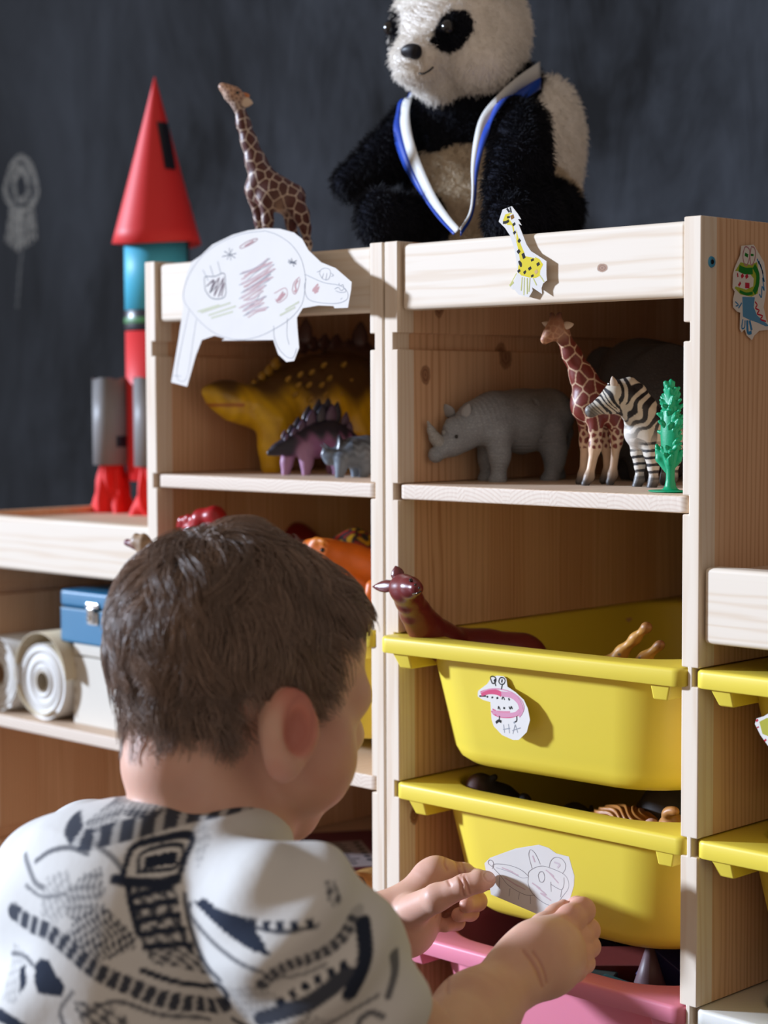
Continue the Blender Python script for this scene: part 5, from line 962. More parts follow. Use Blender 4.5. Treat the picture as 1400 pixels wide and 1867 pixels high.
# ---- cutout on the bin at the right edge
ed = sheet('paper_monster', 'white paper cutout with red dots on the bin at the right edge', [(0.6751,0.0155,0.5478),(0.6764,0.0155,0.5519),(0.6824,0.0155,0.5541),(0.6869,0.0155,0.557),(0.6996,0.0155,0.56),(0.7175,0.0155,0.5582),(0.7272,0.0155,0.5482),(0.7257,0.0155,0.5307),(0.7112,0.0155,0.5218),(0.6954,0.0155,0.5251),(0.6863,0.0155,0.5334),(0.6798,0.0155,0.5404)], (0, -1, 0))
patch('green_crayon', [(0.6788,0.0155,0.5498),(0.6851,0.0155,0.5533),(0.6974,0.0155,0.5559),(0.7086,0.0155,0.5526),(0.711,0.0155,0.5404),(0.6976,0.0155,0.5379),(0.6816,0.0155,0.5414)], (0, -1, 0), (0.42, 0.40, 0.06), M_PENCIL, ed)
strokes('crayon_drawing', [(0.0022, DR, [(0.6764,0.0155,0.5511),(0.6774,0.0155,0.55)]), (0.0020, DR, [(0.6835,0.0155,0.5377),(0.6844,0.0155,0.5367)]), (0.0018, DR, [(0.6774,0.0155,0.5461),(0.6779,0.0155,0.5453)])], (0, -1, 0), M_PENCIL, ed)

# ================================================================ paper rocket on the low top of the left unit
RC = np.array((-0.233, 0.20)); RT = 0.6545
M_RED = paint('red_card', (0.74, 0.035, 0.038), 0.5, 0.3, 0.04, 30); M_BLUE = paint('sky_blue_card', (0.075, 0.48, 0.68), 0.5, 0.3, 0.04, 30); M_BLK = paint('black_tape', (0.012, 0.013, 0.022), 0.35, 0.5); M_GRN = paint('green_tape', (0.05, 0.20, 0.06), 0.45, 0.4); M_GRYC = paint('grey_card', (0.22, 0.215, 0.215), 0.5, 0.3, 0.05, 40); M_TISSUE = paint('red_tissue_paper', (0.80, 0.022, 0.018), 0.6, 0.2, 0.1, 40)
ro = thing('paper_rocket', 'homemade card rocket with red cone and blue body on the low top', 'paper rocket', (RC[0], RC[1], RT))
c0 = (RC[0], RC[1], 0.0)
lathe('red_tube', [(0.0345, 0.690), (0.0355, 0.690), (0.0355, 0.855), (0.0345, 0.855)], c0, (0, 0, 1), M_RED, ro, 56)
lathe('band', [(0.0358, 0.856), (0.0362, 0.857), (0.0362, 0.8775), (0.0358, 0.878)], c0, (0, 0, 1), M_BLK, ro, 56)
lathe('green_stripe', [(0.0364, 0.8635), (0.0366, 0.864), (0.0366, 0.8695), (0.0364, 0.870)], c0, (0, 0, 1), M_GRN, ro, 56)
lathe('blue_tube', [(0.0352, 0.878), (0.0357, 0.878), (0.0357, 0.962), (0.0347, 0.962)], c0, (0, 0, 1), M_BLUE, ro, 56)
# cone rolled from card, its hem slightly wavy, with a slanted seam strip
rings = []
for k in range(12):
    q = k / 11; rr = 0.0482 * (1 - q) + 0.0006
    rings.append([(RC[0] + rr * math.cos(a) * (1 + 0.02 * math.sin(2 * a) * (1 - q)), RC[1] + rr * math.sin(a), 0.9505 + 0.1835 * q + 0.0018 * math.sin(2 * a + 0.7) * (1 - q) ** 3) for a in np.linspace(0, 2 * math.pi, 56, endpoint=False)])
v, f = loft(rings, False, True); co = mesh('cone', v, f, ro, M_RED, True); sm_ = co.modifiers.new('thickness', 'SOLIDIFY'); sm_.thickness = 0.0006; sm_.offset = -1
def on_cone(a, z, lift=0.0006):
    q = (z - 0.9505) / 0.1835; rr = 0.0482 * (1 - q) + 0.0006 + lift; return (RC[0] + rr * math.cos(a), RC[1] + rr * math.sin(a), z)
A0 = math.atan2(-0.70, 0.70)
vv = []
for k in range(7):
    z = 1.031 + 0.052 * k / 6
    for da in (-1.0, -0.5, 0.0, 0.5, 1.0):
        q = (z - 0.9505) / 0.1835; vv.append(on_cone(A0 + 0.72 + da * 0.0068 / (0.0482 * (1.0 - q)), z, 0.0016))
mesh('window_strip', vv, [(5 * k + i, 5 * k + i + 1, 5 * k + i + 6, 5 * k + i + 5) for k in range(6) for i in range(4)], ro, M_BLK, True)
sd2 = [(RC[0] + 0.0362 * math.cos(a), RC[1] + 0.0362 * math.sin(a), z) for z in (0.905, 0.955) for a in np.linspace(A0 + 1.28, A0 + 1.62, 5)]
mesh('window_strip', sd2, [(i, i + 1, i + 6, i + 5) for i in range(4)], ro, M_BLK, True)
# three boosters of grey card with torn red tissue flames
def booster(dx, dy, z0, z1, seed, r=0.0205):
    rg = random.Random(seed); c = (RC[0] + dx, RC[1] + dy, 0.0)
    rings = []
    for z, rr in ((z0, r - 0.0006), (z0, r), (z0 + (z1 - z0) * 0.5, r), (z1, r), (z1 - 0.0006, r - 0.0006), (z0 + 0.004, r - 0.0007)):
        rings.append([(c[0] + rr * math.cos(a), c[1] + rr * math.sin(a), z + (0.0012 * math.sin(5 * a + seed) if z > z1 - 0.002 else 0)) for a in np.linspace(0, 2 * math.pi, 36, endpoint=False)])
    v, f = loft(rings); bo = mesh('booster', v, f, ro, M_GRYC, True)
    a = math.atan2(-0.7, 0.7) + 0.75
    mesh('tape', [(c[0] + (r + 0.0005) * math.cos(q), c[1] + (r + 0.0005) * math.sin(q), z) for z in (z0 + 0.020, z0 + 0.032) for q in np.linspace(a - 0.35, a + 0.3, 5)], [(i, i + 1, i + 6, i + 5) for i in range(4)], bo, M_BLK, True)
    n = 40; rings = []
    for k in range(14):
        q = k / 13; z = z0 + 0.006 - (z0 + 0.006 - RT) * q; rad = r * (0.62 + 0.25 * q)
        rings.append([(c[0] + (rad * (1 + 0.30 * q * math.sin(5 * b + seed + 3.0 * q) + 0.16 * math.sin(9 * b + 7 * q + seed)) + 0.010 * q * q) * math.cos(b) , c[1] + rad * (1 + 0.30 * q * math.sin(5 * b + seed + 3.0 * q) + 0.16 * math.sin(9 * b - 5 * q)) * math.sin(b), z) for b in np.linspace(0, 2 * math.pi, n, endpoint=False)])
    v, f = loft(rings); mesh('flame', v, f, ro, M_TISSUE, True)
booster(-0.0376, -0.0370, 0.7075, 0.803, 1.0); booster(0.0395, -0.0395, 0.7075, 0.803, 2.3); booster(0.006, 0.055, 0.7075, 0.803, 4.1)

# ================================================================ things on the low left shelf
LZ = LOWS + 0.0006
M_ROLL = paint('white_paper_roll', (0.74, 0.73, 0.70), 0.55, 0.3, 0.03, 30); M_ROLLY = paint('cream_paper_roll', (0.70, 0.60, 0.42), 0.5, 0.3, 0.03, 30); M_COREC = paint('card_core', (0.50, 0.42, 0.31), 0.6, 0.2)
def paper_roll(label, cx, cy, r, r_in, L, loose):
    o = thing('paper_roll', label, 'paper roll', (cx, cy, LZ), 'rolls of paper on the low shelf'); cz = LZ + r
    # wound sheet: spiral with visible layers on the end
    pts = []; turns = 7; n = turns * 40
    for i in range(n + 1):
        a = i / 40 * 2 * math.pi; q = i / n; rr = r_in + (r * (0.86 if loose else 0.985) - r_in) * q; pts.append((rr * math.cos(a), rr * math.sin(a)))
    lift = r * (0.14 if loose else 0.0)
    rings = [(cy + 0.0008 * math.sin(k * 1.7), k) for k in range(2)]
    v = []; f = []
    body = [(r_in, 0.0), (r_in, L), (r * (0.86 if loose else 0.985), L), (r * (0.86 if loose else 0.985), 0.001)]
    for k in range(9):
        q = k / 8; body.append((r * (0.86 if loose else 0.985) - (r * (0.86 if loose else 0.985) - r_in) * q, 0.0012 * math.sin(k * 2.4)))
    lathe('wound_sheet', body, (cx, cy, cz - lift), (0, 1, 0), M_ROLL, o, 56, False)
    lathe('core', [(r_in - 0.0016, -0.0005), (r_in, -0.0005), (r_in, 0.004), (r_in - 0.0016, L)], (cx, cy, cz - lift), (0, 1, 0), M_COREC, o, 40)
    # outer loose sheet, open at the lower right
    rings = []
    for yy in (0.0, L):
        ring = []
        for i in range(61):
            a = math.radians(300) - i / 60 * math.radians(300 if loose else 350); rr = r * (1.0 - (0.12 * (1 - i / 60) ** 2 if loose else 0.0))
            ring.append((cx + rr * math.cos(a) * 1.0, cy - 0.004 + yy, cz + rr * math.sin(a)))
        rings.append(ring)
    v, f = loft(rings, closed=False); so = mesh('outer_sheet', v, f, o, M_ROLLY if loose else M_ROLL, True); sm2_ = so.modifiers.new('thickness', 'SOLIDIFY'); sm2_.thickness = 0.0009
    return o
paper_roll('loose roll of paper with a cream outer sheet beside the blue box', -0.199, 0.016, 0.0462, 0.0115, 0.33, True)
paper_roll('tight white paper roll at the left edge of the low shelf', -0.2795 + 0.0, 0.016, 0.0405, 0.0125, 0.33, False)
#
M_WASH = paint('whitewashed_wood', (0.70, 0.66, 0.58), 0.6, 0.2, 0.05, 25, 0.1, 400); M_JOINT = paint('end_grain_joint', (0.56, 0.50, 0.42), 0.6, 0.2)
wb = thing('wooden_box', 'whitewashed wooden box with finger joints under the blue box', 'box', (-0.10, 0.1, LZ))
bx0, bx1, byf = -0.1585, -0.030, 0.026; bh = LZ + 0.0835
box('case', (bx0, byf, LZ), (bx1, byf + 0.20, LZ + 0.070), M_WASH, wb, 0.0012); box('lid', (bx0, byf, LZ + 0.0712), (bx1, byf + 0.20, bh), M_WASH, wb, 0.0016)
for k in range(5): box('finger_joint', (bx0 + 0.0005, byf - 0.0003, LZ + 0.006 + k * 0.0128), (bx0 + 0.0062, byf + 0.003, LZ + 0.0122 + k * 0.0128), M_JOINT, wb, 0.0003)
M_TIN = paint('blue_leatherette', (0.018, 0.17, 0.34), 0.42, 0.45, 0.06, 60, 0.2, 900); M_CHROME = paint('chrome_latch', (0.75, 0.74, 0.72), 0.18, 0.5, 0.02, 10, Metallic=1.0); M_STITCH = paint('pale_stitching', (0.25, 0.40, 0.50), 0.6, 0.2)
tb = thing('blue_case', 'small blue case with a chrome latch on top of the wooden box', 'case', (-0.10, 0.1, bh))
tx0, tx1, tyf = -0.1745, -0.030, 0.022
box('base', (tx0, tyf, bh + 0.0004), (tx1, tyf + 0.17, bh + 0.0365), M_TIN, tb, 0.0022, 3); box('lid', (tx0, tyf, bh + 0.0372), (tx1, tyf + 0.17, bh + 0.0545), M_TIN, tb, 0.0035, 3)
mesh('stitching', box_vf((tx0 + 0.001, tyf - 0.0004, bh + 0.0352), (tx1 - 0.001, tyf + 0.001, bh + 0.0360))[0], box_vf((0, 0, 0), (1, 1, 1))[1], tb, M_STITCH)
lx = -0.118
lt = box('latch', (lx - 0.010, tyf - 0.0022, bh + 0.0385), (lx + 0.010, tyf, bh + 0.0440), M_CHROME, tb, 0.0008)
box('latch_plate', (lx - 0.0085, tyf - 0.0012, bh + 0.0215), (lx + 0.0085, tyf, bh + 0.0345), M_CHROME, lt, 0.0006); box('latch_hook', (lx - 0.0048, tyf - 0.0048, bh + 0.0235), (lx + 0.0048, tyf - 0.0012, bh + 0.0395), M_CHROME, lt, 0.0012)
lathe('latch_rivet', [(0.0, 0.003), (0.0026, 0.0022), (0.003, 0.0)], (lx, tyf - 0.0046, bh + 0.029), (0, -1, 0), M_CHROME, lt, 16)

# ================================================================ things at the bottom of the left unit
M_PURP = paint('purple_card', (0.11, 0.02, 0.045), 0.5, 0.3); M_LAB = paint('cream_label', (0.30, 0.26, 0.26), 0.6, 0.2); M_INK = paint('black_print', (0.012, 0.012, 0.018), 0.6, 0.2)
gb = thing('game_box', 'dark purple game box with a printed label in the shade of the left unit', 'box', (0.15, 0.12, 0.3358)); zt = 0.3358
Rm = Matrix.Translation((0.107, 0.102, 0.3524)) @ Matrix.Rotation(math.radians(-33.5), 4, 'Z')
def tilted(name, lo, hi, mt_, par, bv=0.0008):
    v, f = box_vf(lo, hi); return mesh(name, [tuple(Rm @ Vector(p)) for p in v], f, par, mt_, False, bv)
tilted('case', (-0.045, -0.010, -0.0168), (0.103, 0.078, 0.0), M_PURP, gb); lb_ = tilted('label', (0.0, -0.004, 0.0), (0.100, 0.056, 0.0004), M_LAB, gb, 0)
rg = random.Random(3)
for k in range(10):
    x = 0.008 + k * 0.0088
    tilted('text_line', (x, 0.006, 0.0004), (x + 0.0022, 0.006 + 0.036 * (0.75 + 0.25 * rg.random()), 0.0006), M_INK, lb_, 0)
for x, y in [(0.010 + 0.0135 * k, 0.049) for k in range(6)] + [(0.012, 0.0005), (0.028, 0.0005)]:
    v = [tuple(Rm @ Vector((x + 0.0034 * math.cos(a), y + 0.0034 * math.sin(a), 0.0008))) for a in np.linspace(0, 2 * math.pi, 14, endpoint=False)]; mesh('dot', v, [tuple(range(14))], lb_, M_INK)
u = 0.00052
M_PLUSH = painted('sandy_plush', 0.95, 0.05, 0.6, 900, 0.25, 0.001)
P = [ell((0.2397,0.055,0.3393), (0.024, 0.03, 0.018), 0), ell((0.2489,0.035,0.3482), (0.014, 0.012, 0.014), 1)] + chain([(0.2499,0.06,0.3327), (0.2409,0.09,0.2948)], [0.028, 0.03], 0)
def plush_paint(V, C, wt, Pp):
    d = np.linalg.norm(V - A((0.2577,0.023,0.355)), axis=1); k_ = (np.sin(d * 1500) > 0.2) & (d < 0.010); return np.where(k_[:, None], np.array([0.03, 0.025, 0.03]), C)
pl = animal('plush_toy', 'sandy plush toy with a patterned ear, low in the left unit', (0.24, 0.06, 0.24), P, 0.0014, 0.008, M_PLUSH, [(0.42, 0.24, 0.08), (0.36, 0.17, 0.06)], None, plush_paint, None, 'soft toy')

# ================================================================ plush panda on top of the right unit
u = 0.00049; WHT, BLK_, CRM, NOSE_ = (0.93, 0.90, 0.85), (0.010, 0.011, 0.017), (0.66, 0.56, 0.42), (0.008, 0.008, 0.012)
PH = A((0.2537,0.165,1.1104))
PB = [ell(PH, (0.063, 0.060, 0.0615), 0), ball((0.2531,0.125,1.081), 52 * u, 0), ell((0.2586,0.105,1.0798), (0.024, 0.020, 0.021), 0), ball((0.2951,0.15,1.0797), 52 * u, 0), ball((0.2557,0.135,1.0634), 34 * u, 0)]
PB += [ell((0.1677,0.19,1.1939), (0.020, 0.011, 0.020), 1), ell((0.3197,0.155,1.17), (0.020, 0.011, 0.020), 1)]
PBODY = [ell((0.2404,0.205,0.9974), (0.068, 0.070, 0.082), 1), ell((0.254,0.215,0.9667), (0.074, 0.074, 0.060), 0), ell((0.2423,0.19,1.0437), (0.056, 0.050, 0.030), 1), ell((0.3015,0.235,1.0135), (0.025, 0.038, 0.060), 0), ball((0.2861,0.205,1.0603), 50 * u, 1)]
PBODY += chain([(0.2036,0.155,1.0307), (0.196,0.125,0.9997), (0.1731,0.105,0.9775)], A([44, 40, 33]) * u, 2) + chain([(0.3387,0.15,1.0151), (0.3688,0.115,0.9787), (0.3746,0.092,0.9534)], A([50, 48, 40]) * u, 2)
PBODY += chain([(0.2345,0.15,0.9461), (0.2406,0.095,0.9388), (0.2384,0.075,0.9387)], A([46, 40, 36]) * u, 2) + [ell((0.242,0.07,0.9391), (0.017, 0.012, 0.026), 2)] + chain([(0.3388,0.17,0.9403), (0.3817,0.105,0.9309), (0.3925,0.075,0.926)], A([72, 56, 42]) * u, 2) + [ball((0.3358,0.2,0.9472), 52 * u, 2)]
pan = thing('plush_panda', 'sitting plush panda wearing a blue and white ribbon on top', 'soft toy', tuple((0.249,0.19,0.9099)))
def panda_paint(V, C, wt, Pp):
    C = np.tile(A(WHT), (len(V), 1)); cols = np.array([p[5] for p in Pp]); isb = wt @ np.isin(cols, (1, 2)).astype(float)
    z = V[:, 2]; x = V[:, 0]; y = V[:, 1]
    blk = isb > 0.5
    limb = wt @ (cols == 2).astype(float) > 0.5
    belly = (z < BZ + 0.004 * np.sin(x * 120)) & ~limb & (np.linalg.norm((V - BC)[:, [0, 2]] / A((0.058, 0.062)), axis=1) < 1.0)
    head = (wt @ np.array([1.0 if id(p) in HID else 0.0 for p in Pp])) > 0.5
    ears_ = wt @ np.array([1.0 if id(p) in EID else 0.0 for p in Pp]) > 0.5
    C[blk & ~head] = BLK_; C[ears_] = BLK_; C[belly & ~head] = CRM
    for e, (rx, rz_), tl in ((EYE_L, (0.0140, 0.0190), 0.30), (EYE_R, (0.0140, 0.0195), -0.50)):
        d = V - e; a = d[:, 0] * math.cos(tl) + d[:, 2] * math.sin(tl); b = -d[:, 0] * math.sin(tl) + d[:, 2] * math.cos(tl)
        m_ = ((a / rx) ** 2 + (b / rz_) ** 2 + (d[:, 1] / 0.03) ** 2 < 1) & head; C[m_] = BLK_
    # back of the trunk is white
    C[(wt @ np.array([1.0 if id(p) == id(PBODY[3]) else 0.0 for p in Pp]) > 0.5) & ~limb] = WHT
    muz = np.exp(-(np.linalg.norm(V - A((0.2797,0.085,1.0644)), axis=1) / 0.018) ** 2); C = np.where((head & ~np.isclose(C[:, 0], BLK_[0]))[:, None], mix(C, A((0.74, 0.64, 0.50)), muz * 0.8), C)
    return C
EID = {id(p) for p in PB[5:7]}; HID = {id(p) for p in PB}
EYE_L, EYE_R = A((0.2204,0.115,1.1132)), A((0.2937,0.11,1.1016)); BZ = (0.2803,0.13,1.0051)[2]; BC = A((0.2802,0.13,0.9659))
PP = PB + PBODY
def onto(X):
    X = X.copy()[None]
    for _ in range(8):
        f0 = np.minimum.reduce([prim_d(p, X) for p in PB]); e = 0.001; g = np.array([[np.minimum.reduce([prim_d(p, X + np.eye(3)[i] * e) for p in PB])[0] - f0[0] for i in range(3)]]); g /= np.linalg.norm(g) + 1e-9; X = X - g * f0[:, None]
    return X[0], g[0]
(EYE_L, NL_), (EYE_R, NR_) = onto(EYE_L), onto(EYE_R)
pb = sculpt('body', PP, 0.0021, 0.010, hair_less := paint('panda_base', (0.5, 0.5, 0.5), 0.9, 0.05), pan, [WHT, BLK_, BLK_], panda_paint)
t = NT('plush_fabric'); a_ = t.n('ShaderNodeAttribute', attribute_name='Col'); M_PLUSHC = t.out(a_.outputs['Color'], 0.95, 0.05); pb.data.materials.clear(); pb.data.materials.append(M_PLUSHC)
# pile: short hairs over the whole body, taking the colour of the cloth below
me = pb.data; nv = len(me.vertices); co = np.zeros(nv * 3, np.float32); me.vertices.foreach_get('co', co); co = co.reshape(-1, 3).astype(float)
no = np.zeros(nv * 3, np.float32); me.vertex_normals.foreach_get('vector', no); no = no.reshape(-1, 3).astype(float); cl = np.zeros(nv * 4, np.float32); me.color_attributes['Col'].data.foreach_get('color', cl); cl = cl.reshape(-1, 4)[:, :3].astype(float)
rng = np.random.default_rng(3); N_F = 62000; pick = rng.integers(0, nv, N_F); K = 5
base = co[pick] + rng.normal(size=(N_F, 3)) * 0.0009; nn = no[pick]; clump = np.sin(base @ A((260, 190, 230))) + np.sin(base @ A((-150, 280, 170)) + 2)
comb = A((0.1, -0.15, -0.8)) + np.stack([0.5 * np.sin(clump * 2), 0.3 * np.cos(clump * 2.4), 0.25 * clump], 1); comb -= nn * np.sum(comb * nn, 1, keepdims=True)
isw = cl[pick].mean(1) > 0.2; ln_ = np.where(isw, 0.0062, 0.0068) * (0.6 + 0.6 * rng.random(N_F)); fpts = np.zeros((N_F, K, 3)); dirv = nn * 0.9 + rng.normal(size=(N_F, 3)) * 0.28 + comb * 0.35; p_ = base.copy()
for k in range(K):
    fpts[:, k] = p_; p_ = p_ + dirv / np.linalg.norm(dirv, axis=1, keepdims=True) * (ln_ / (K - 1))[:, None]; dirv = dirv + comb * 0.42
PANDA_FUR = (fpts, cl[pick] * (0.90 + 0.20 * rng.random(N_F))[:, None])
# face
nz = sculpt('nose', [ell((0.2711,0.083,1.0836), (0.0105, 0.0065, 0.0055), 0), ball((0.2745,0.085,1.0806), 0.0055, 0), ball((0.2645,0.085,1.0823), 0.004, 0)], 0.0009, 0.004, paint('black_felt_nose', NOSE_, 0.5, 0.4), pan)
M_PEYE = paint('amber_black_eye', (0.012, 0.009, 0.007), 0.08, 0.8)
eye(tuple(EYE_L + NL_ * 0.004), 0.0062, pan); eye(tuple(EYE_R + NR_ * 0.004 + (-0.004, 0, 0.003)), 0.0068, pan)
tube('mouth', spline([(0.2857,0.078,1.061), (0.291,0.078,1.0603), (0.2965,0.079,1.0621), (0.2989,0.082,1.0654)], 5), 0.0009, M_EYE, pan, 6)
# ---- medal ribbon, white and blue, hanging round the neck
M_RIBW = paint('white_satin', (0.70, 0.71, 0.70), 0.4, 0.4, 0.02, 60, 0.1, 1500); M_RIBB = paint('blue_satin', (0.008, 0.055, 0.40), 0.35, 0.5, 0.05, 60, 0.1, 1500)
rb = thing('medal_ribbon', 'blue and white satin ribbon hanging round the panda\'s neck', 'ribbon', tuple((0.3661,0.05,0.9149)))
def pd(X):
    o = np.full(len(X), 9.0)
    for p in PP: o = np.minimum(o, prim_d(p, X))
    return o
def off_surface(X, d):
    """lift points until they lie d outside the plush"""
    X = X.copy()
    for _ in range(6):
        e = 0.001; g = np.stack([pd(X + np.eye(3)[i] * e) - pd(X - np.eye(3)[i] * e) for i in range(3)], 1); g /= np.linalg.norm(g, axis=1, keepdims=True) + 1e-9
        X += g * np.clip(d - pd(X), 0, 0.02)[:, None] * 0.8
    return X
def band(name, a, b, mt_):
    a = spline(a, 6); b = spline(b, 6); n = 48
    def rs(L):
        s = np.concatenate([[0], np.cumsum(np.linalg.norm(np.diff(L, axis=0), axis=1))]); q = np.linspace(0, s[-1], n); return np.stack([np.interp(q, s, L[:, i]) for i in range(3)], 1)
    a, b = rs(a), rs(b); mid_ = (a + b) / 2; X = off_surface(np.vstack([a, mid_, b]), 0.0055); rings = [X[0:n], X[n:2 * n], X[2 * n:]]
    v, f = loft(rings, closed=False); o = mesh(name, v, f, rb, mt_, True); sd_ = o.modifiers.new('thickness', 'SOLIDIFY'); sd_.thickness = 0.0007; sd_.offset = 0; return o
L_EDGE = [(0.1912,0.165,1.0653), (0.2061,0.135,1.0404), (0.2137,0.12,1.0194), (0.2406,0.105,0.9872), (0.2765,0.09,0.958), (0.3137,0.07,0.9351), (0.3512,0.05,0.9167)]
L_MIDL = [(0.1975,0.16,1.064), (0.2118,0.132,1.0405), (0.2264,0.117,1.0208), (0.2517,0.102,0.9898), (0.286,0.087,0.9552), (0.3219,0.068,0.9335), (0.3537,0.05,0.918)]
L_IN = [(0.2058,0.155,1.0625), (0.2255,0.128,1.0416), (0.2407,0.115,1.0192), (0.2644,0.1,0.9924), (0.2971,0.085,0.958), (0.3305,0.067,0.9356), (0.3587,0.05,0.9217)]
R_IN = [(0.319,0.2,1.0818), (0.3232,0.165,1.0637), (0.3239,0.135,1.0431), (0.3211,0.118,1.0246), (0.3251,0.105,1.0023), (0.331,0.095,0.9785), (0.3406,0.085,0.9546), (0.3492,0.072,0.9365), (0.3587,0.05,0.9217)]
R_MID = [(0.3203,0.2,1.068), (0.3232,0.165,1.0512), (0.329,0.135,1.0331), (0.3287,0.118,1.0182), (0.3321,0.105,1.0016), (0.3354,0.095,0.9781), (0.3431,0.085,0.9544), (0.3529,0.07,0.9343), (0.3599,0.05,0.9194)]
R_OUT = [(0.3203,0.2,1.0573), (0.3334,0.168,1.0456), (0.3391,0.135,1.0301), (0.3376,0.118,1.0154), (0.339,0.105,1.001), (0.3392,0.095,0.9741), (0.3456,0.085,0.9505), (0.3541,0.07,0.9315), (0.3599,0.05,0.9153)]
band('blue_stripe', L_EDGE, L_MIDL, M_RIBB); band('white_stripe', L_MIDL, L_IN, M_RIBW); band('white_stripe', R_IN, R_MID, M_RIBW); band('blue_stripe', R_MID, R_OUT, M_RIBB)

# ================================================================ the child kneeling in front of the shelves
ROW = np.array
Hr, Hf, Hu = ROW((0.985, -0.174, 0.0)), ROW((0.1688, 0.9555, -0.242)), ROW((0.0421, 0.2384, 0.97))
HC = ROW((0.4997,-0.3227,0.6108))
def hd(r, f, u): return HC + Hr * r + Hf * f + Hu * u
HB = np.stack([Hr, Hf, Hu], 1)                                       # columns: right, forward, up
boy = thing('person', 'small child seen from behind, brown hair, shoe-print t-shirt, holding up a drawing', 'person', (0.50, -0.40, 0.0))

SKIN, SKR, LIP, HAIRC, NAIL = (0.70, 0.43, 0.325), (0.68, 0.33, 0.255), (0.50, 0.20, 0.17), (0.11, 0.068, 0.05), (0.76, 0.50, 0.42)
NK = ROW((0.5011,-0.3436,0.5169))
HEAD = [ell(hd(0, -0.007, 0.014), (0.061, 0.075, 0.070), 0, HB), ell(hd(0, 0.046, -0.040), (0.054, 0.044, 0.060), 0, HB), ell(hd(0, 0.052, 0.022), (0.050, 0.036, 0.040), 0, HB)]
HEAD += [ball(hd(0, 0.066, -0.092), 0.020, 0), ball(hd(0.034, 0.050, -0.055), 0.030, 0), ball(hd(-0.034, 0.050, -0.055), 0.030, 0), cone(hd(0, 0.088, -0.012), hd(0, 0.100, -0.034), 0.007, 0.0105, 0), ball(hd(0.010, 0.092, -0.036), 0.007, 0), ball(hd(-0.010, 0.092, -0.036), 0.007, 0)]
HEAD += [cone(hd(0.016, 0.084, -0.064), hd(-0.016, 0.084, -0.064), 0.006, 0.006, 2), cone(hd(0.012, 0.084, -0.071), hd(-0.012, 0.084, -0.071), 0.006, 0.006, 2)]
HEAD += [cut(ball(hd(0.030, 0.094, -0.008), 0.010)), cut(ball(hd(-0.030, 0.094, -0.008), 0.010)), ball(hd(0.030, 0.079, -0.008), 0.0105, 0), ball(hd(-0.030, 0.079, -0.008), 0.0105, 0)]
NECK = chain([hd(0, -0.020, -0.040), hd(0, -0.022, -0.070), NK - (0, -0.004, 0.012), NK - (0.0, 0.0, 0.05)], [0.037, 0.0345, 0.036, 0.042], 0)
def earp(s):
    e = hd(s * 0.073, 0.006, -0.036); a = math.radians(28)
    ax = Hr * s * math.cos(a) - Hf * math.sin(a); fw = Hf * math.cos(a) + Hr * s * math.sin(a); up = Hu * 0.95 + Hf * 0.22; up /= np.linalg.norm(up); B = np.stack([ax, fw, up], 1)
    return [ell(e + up * 0.004, (0.0055, 0.0150, 0.0225), 1, B), ell(e - up * 0.021 + fw * 0.002, (0.0055, 0.0075, 0.0085), 1, B), cone(hd(s * 0.066, 0.006, -0.034), e + fw * 0.004, 0.010, 0.006, 1),
            cut(ell(e + ax * 0.007 + fw * 0.004 + up * 0.003, (0.006, 0.009, 0.0145), 0, B))]
EARS = earp(1) + earp(-1)
# trunk, upper arms, folded legs
SL, SR = ROW((0.3939,-0.3496,0.4521)), ROW((0.6039,-0.373,0.4642)); UB = ROW((0.4962,-0.3965,0.4494)); MB = ROW((0.4887,-0.4024,0.3858)); PV = ROW((0.508, -0.415, 0.235))
EL, ER = ROW((0.3597,-0.2504,0.3599)), ROW((0.6354,-0.2801,0.3609))
TRUNK = chain([NK - (0, 0, 0.02), UB, MB, PV], [0.045, 0.066, 0.082, 0.092], 0) + [cone(SL, SR, 0.040, 0.040, 0)] + chain([UB + (0, 0.03, -0.03), MB + (0, 0.05, 0)], [0.055, 0.068], 0)
TRUNK += chain([SR, ER], [0.038, 0.032], 0) + chain([SL, EL], [0.038, 0.031], 0)
for s in (-1, 1):
    hip = PV + (0.055 * s, 0.0, -0.03); kn = ROW((PV[0] + 0.085 * s, PV[1] + 0.21, 0.056)); an = ROW((PV[0] + 0.07 * s, PV[1] - 0.045, 0.040))
    TRUNK += chain([hip, kn], [0.068, 0.050], 3) + chain([kn, an], [0.047, 0.032], 3) + chain([an, an + (0.0, -0.09, -0.014)], [0.028, 0.016], 0)
WL, WR = ROW((0.4002,-0.088,0.3685)), ROW((0.5914,-0.1424,0.3859))
U_L, U_R = 0.000421, 0.000388
# left hand: thumb on top, fingers curled under, pinching the sheet
LH = chain([EL, (0.3689,-0.1374,0.3689), (0.3869,-0.1014,0.3668), WL], A([76, 60, 46, 43]) * U_L, 0)
LH += chain([WL, (0.4128,-0.0756,0.3675), (0.4234,-0.0712,0.3783)], A([43, 42, 38]) * U_L, 0) + chain([(0.4051,-0.0758,0.3722), (0.4177,-0.0539,0.3983)], A([42, 32]) * U_L, 0)
LH += [ball((0.4232,-0.0478,0.4069), 27 * U_L, 0), ball((0.4114,-0.0397,0.3901), 28 * U_L, 0), ball((0.403,-0.0424,0.3744), 28 * U_L, 0), ball((0.4111,-0.0634,0.3647), 36 * U_L, 0)]
LT = chain([(0.4279,-0.0832,0.3841), (0.4652,-0.0926,0.4036), (0.4853,-0.0845,0.415), (0.4946,-0.0775,0.4187), (0.4967,-0.0712,0.4192)], A([31, 25, 19.5, 18.5, 15.5]) * U_L, 0)
LI = chain([(0.4254,-0.0501,0.4095), (0.4363,-0.0307,0.4061), (0.4564,-0.0363,0.4064), (0.4706,-0.0419,0.4065)], A([25, 18, 15.5, 13.5]) * U_L, 0)
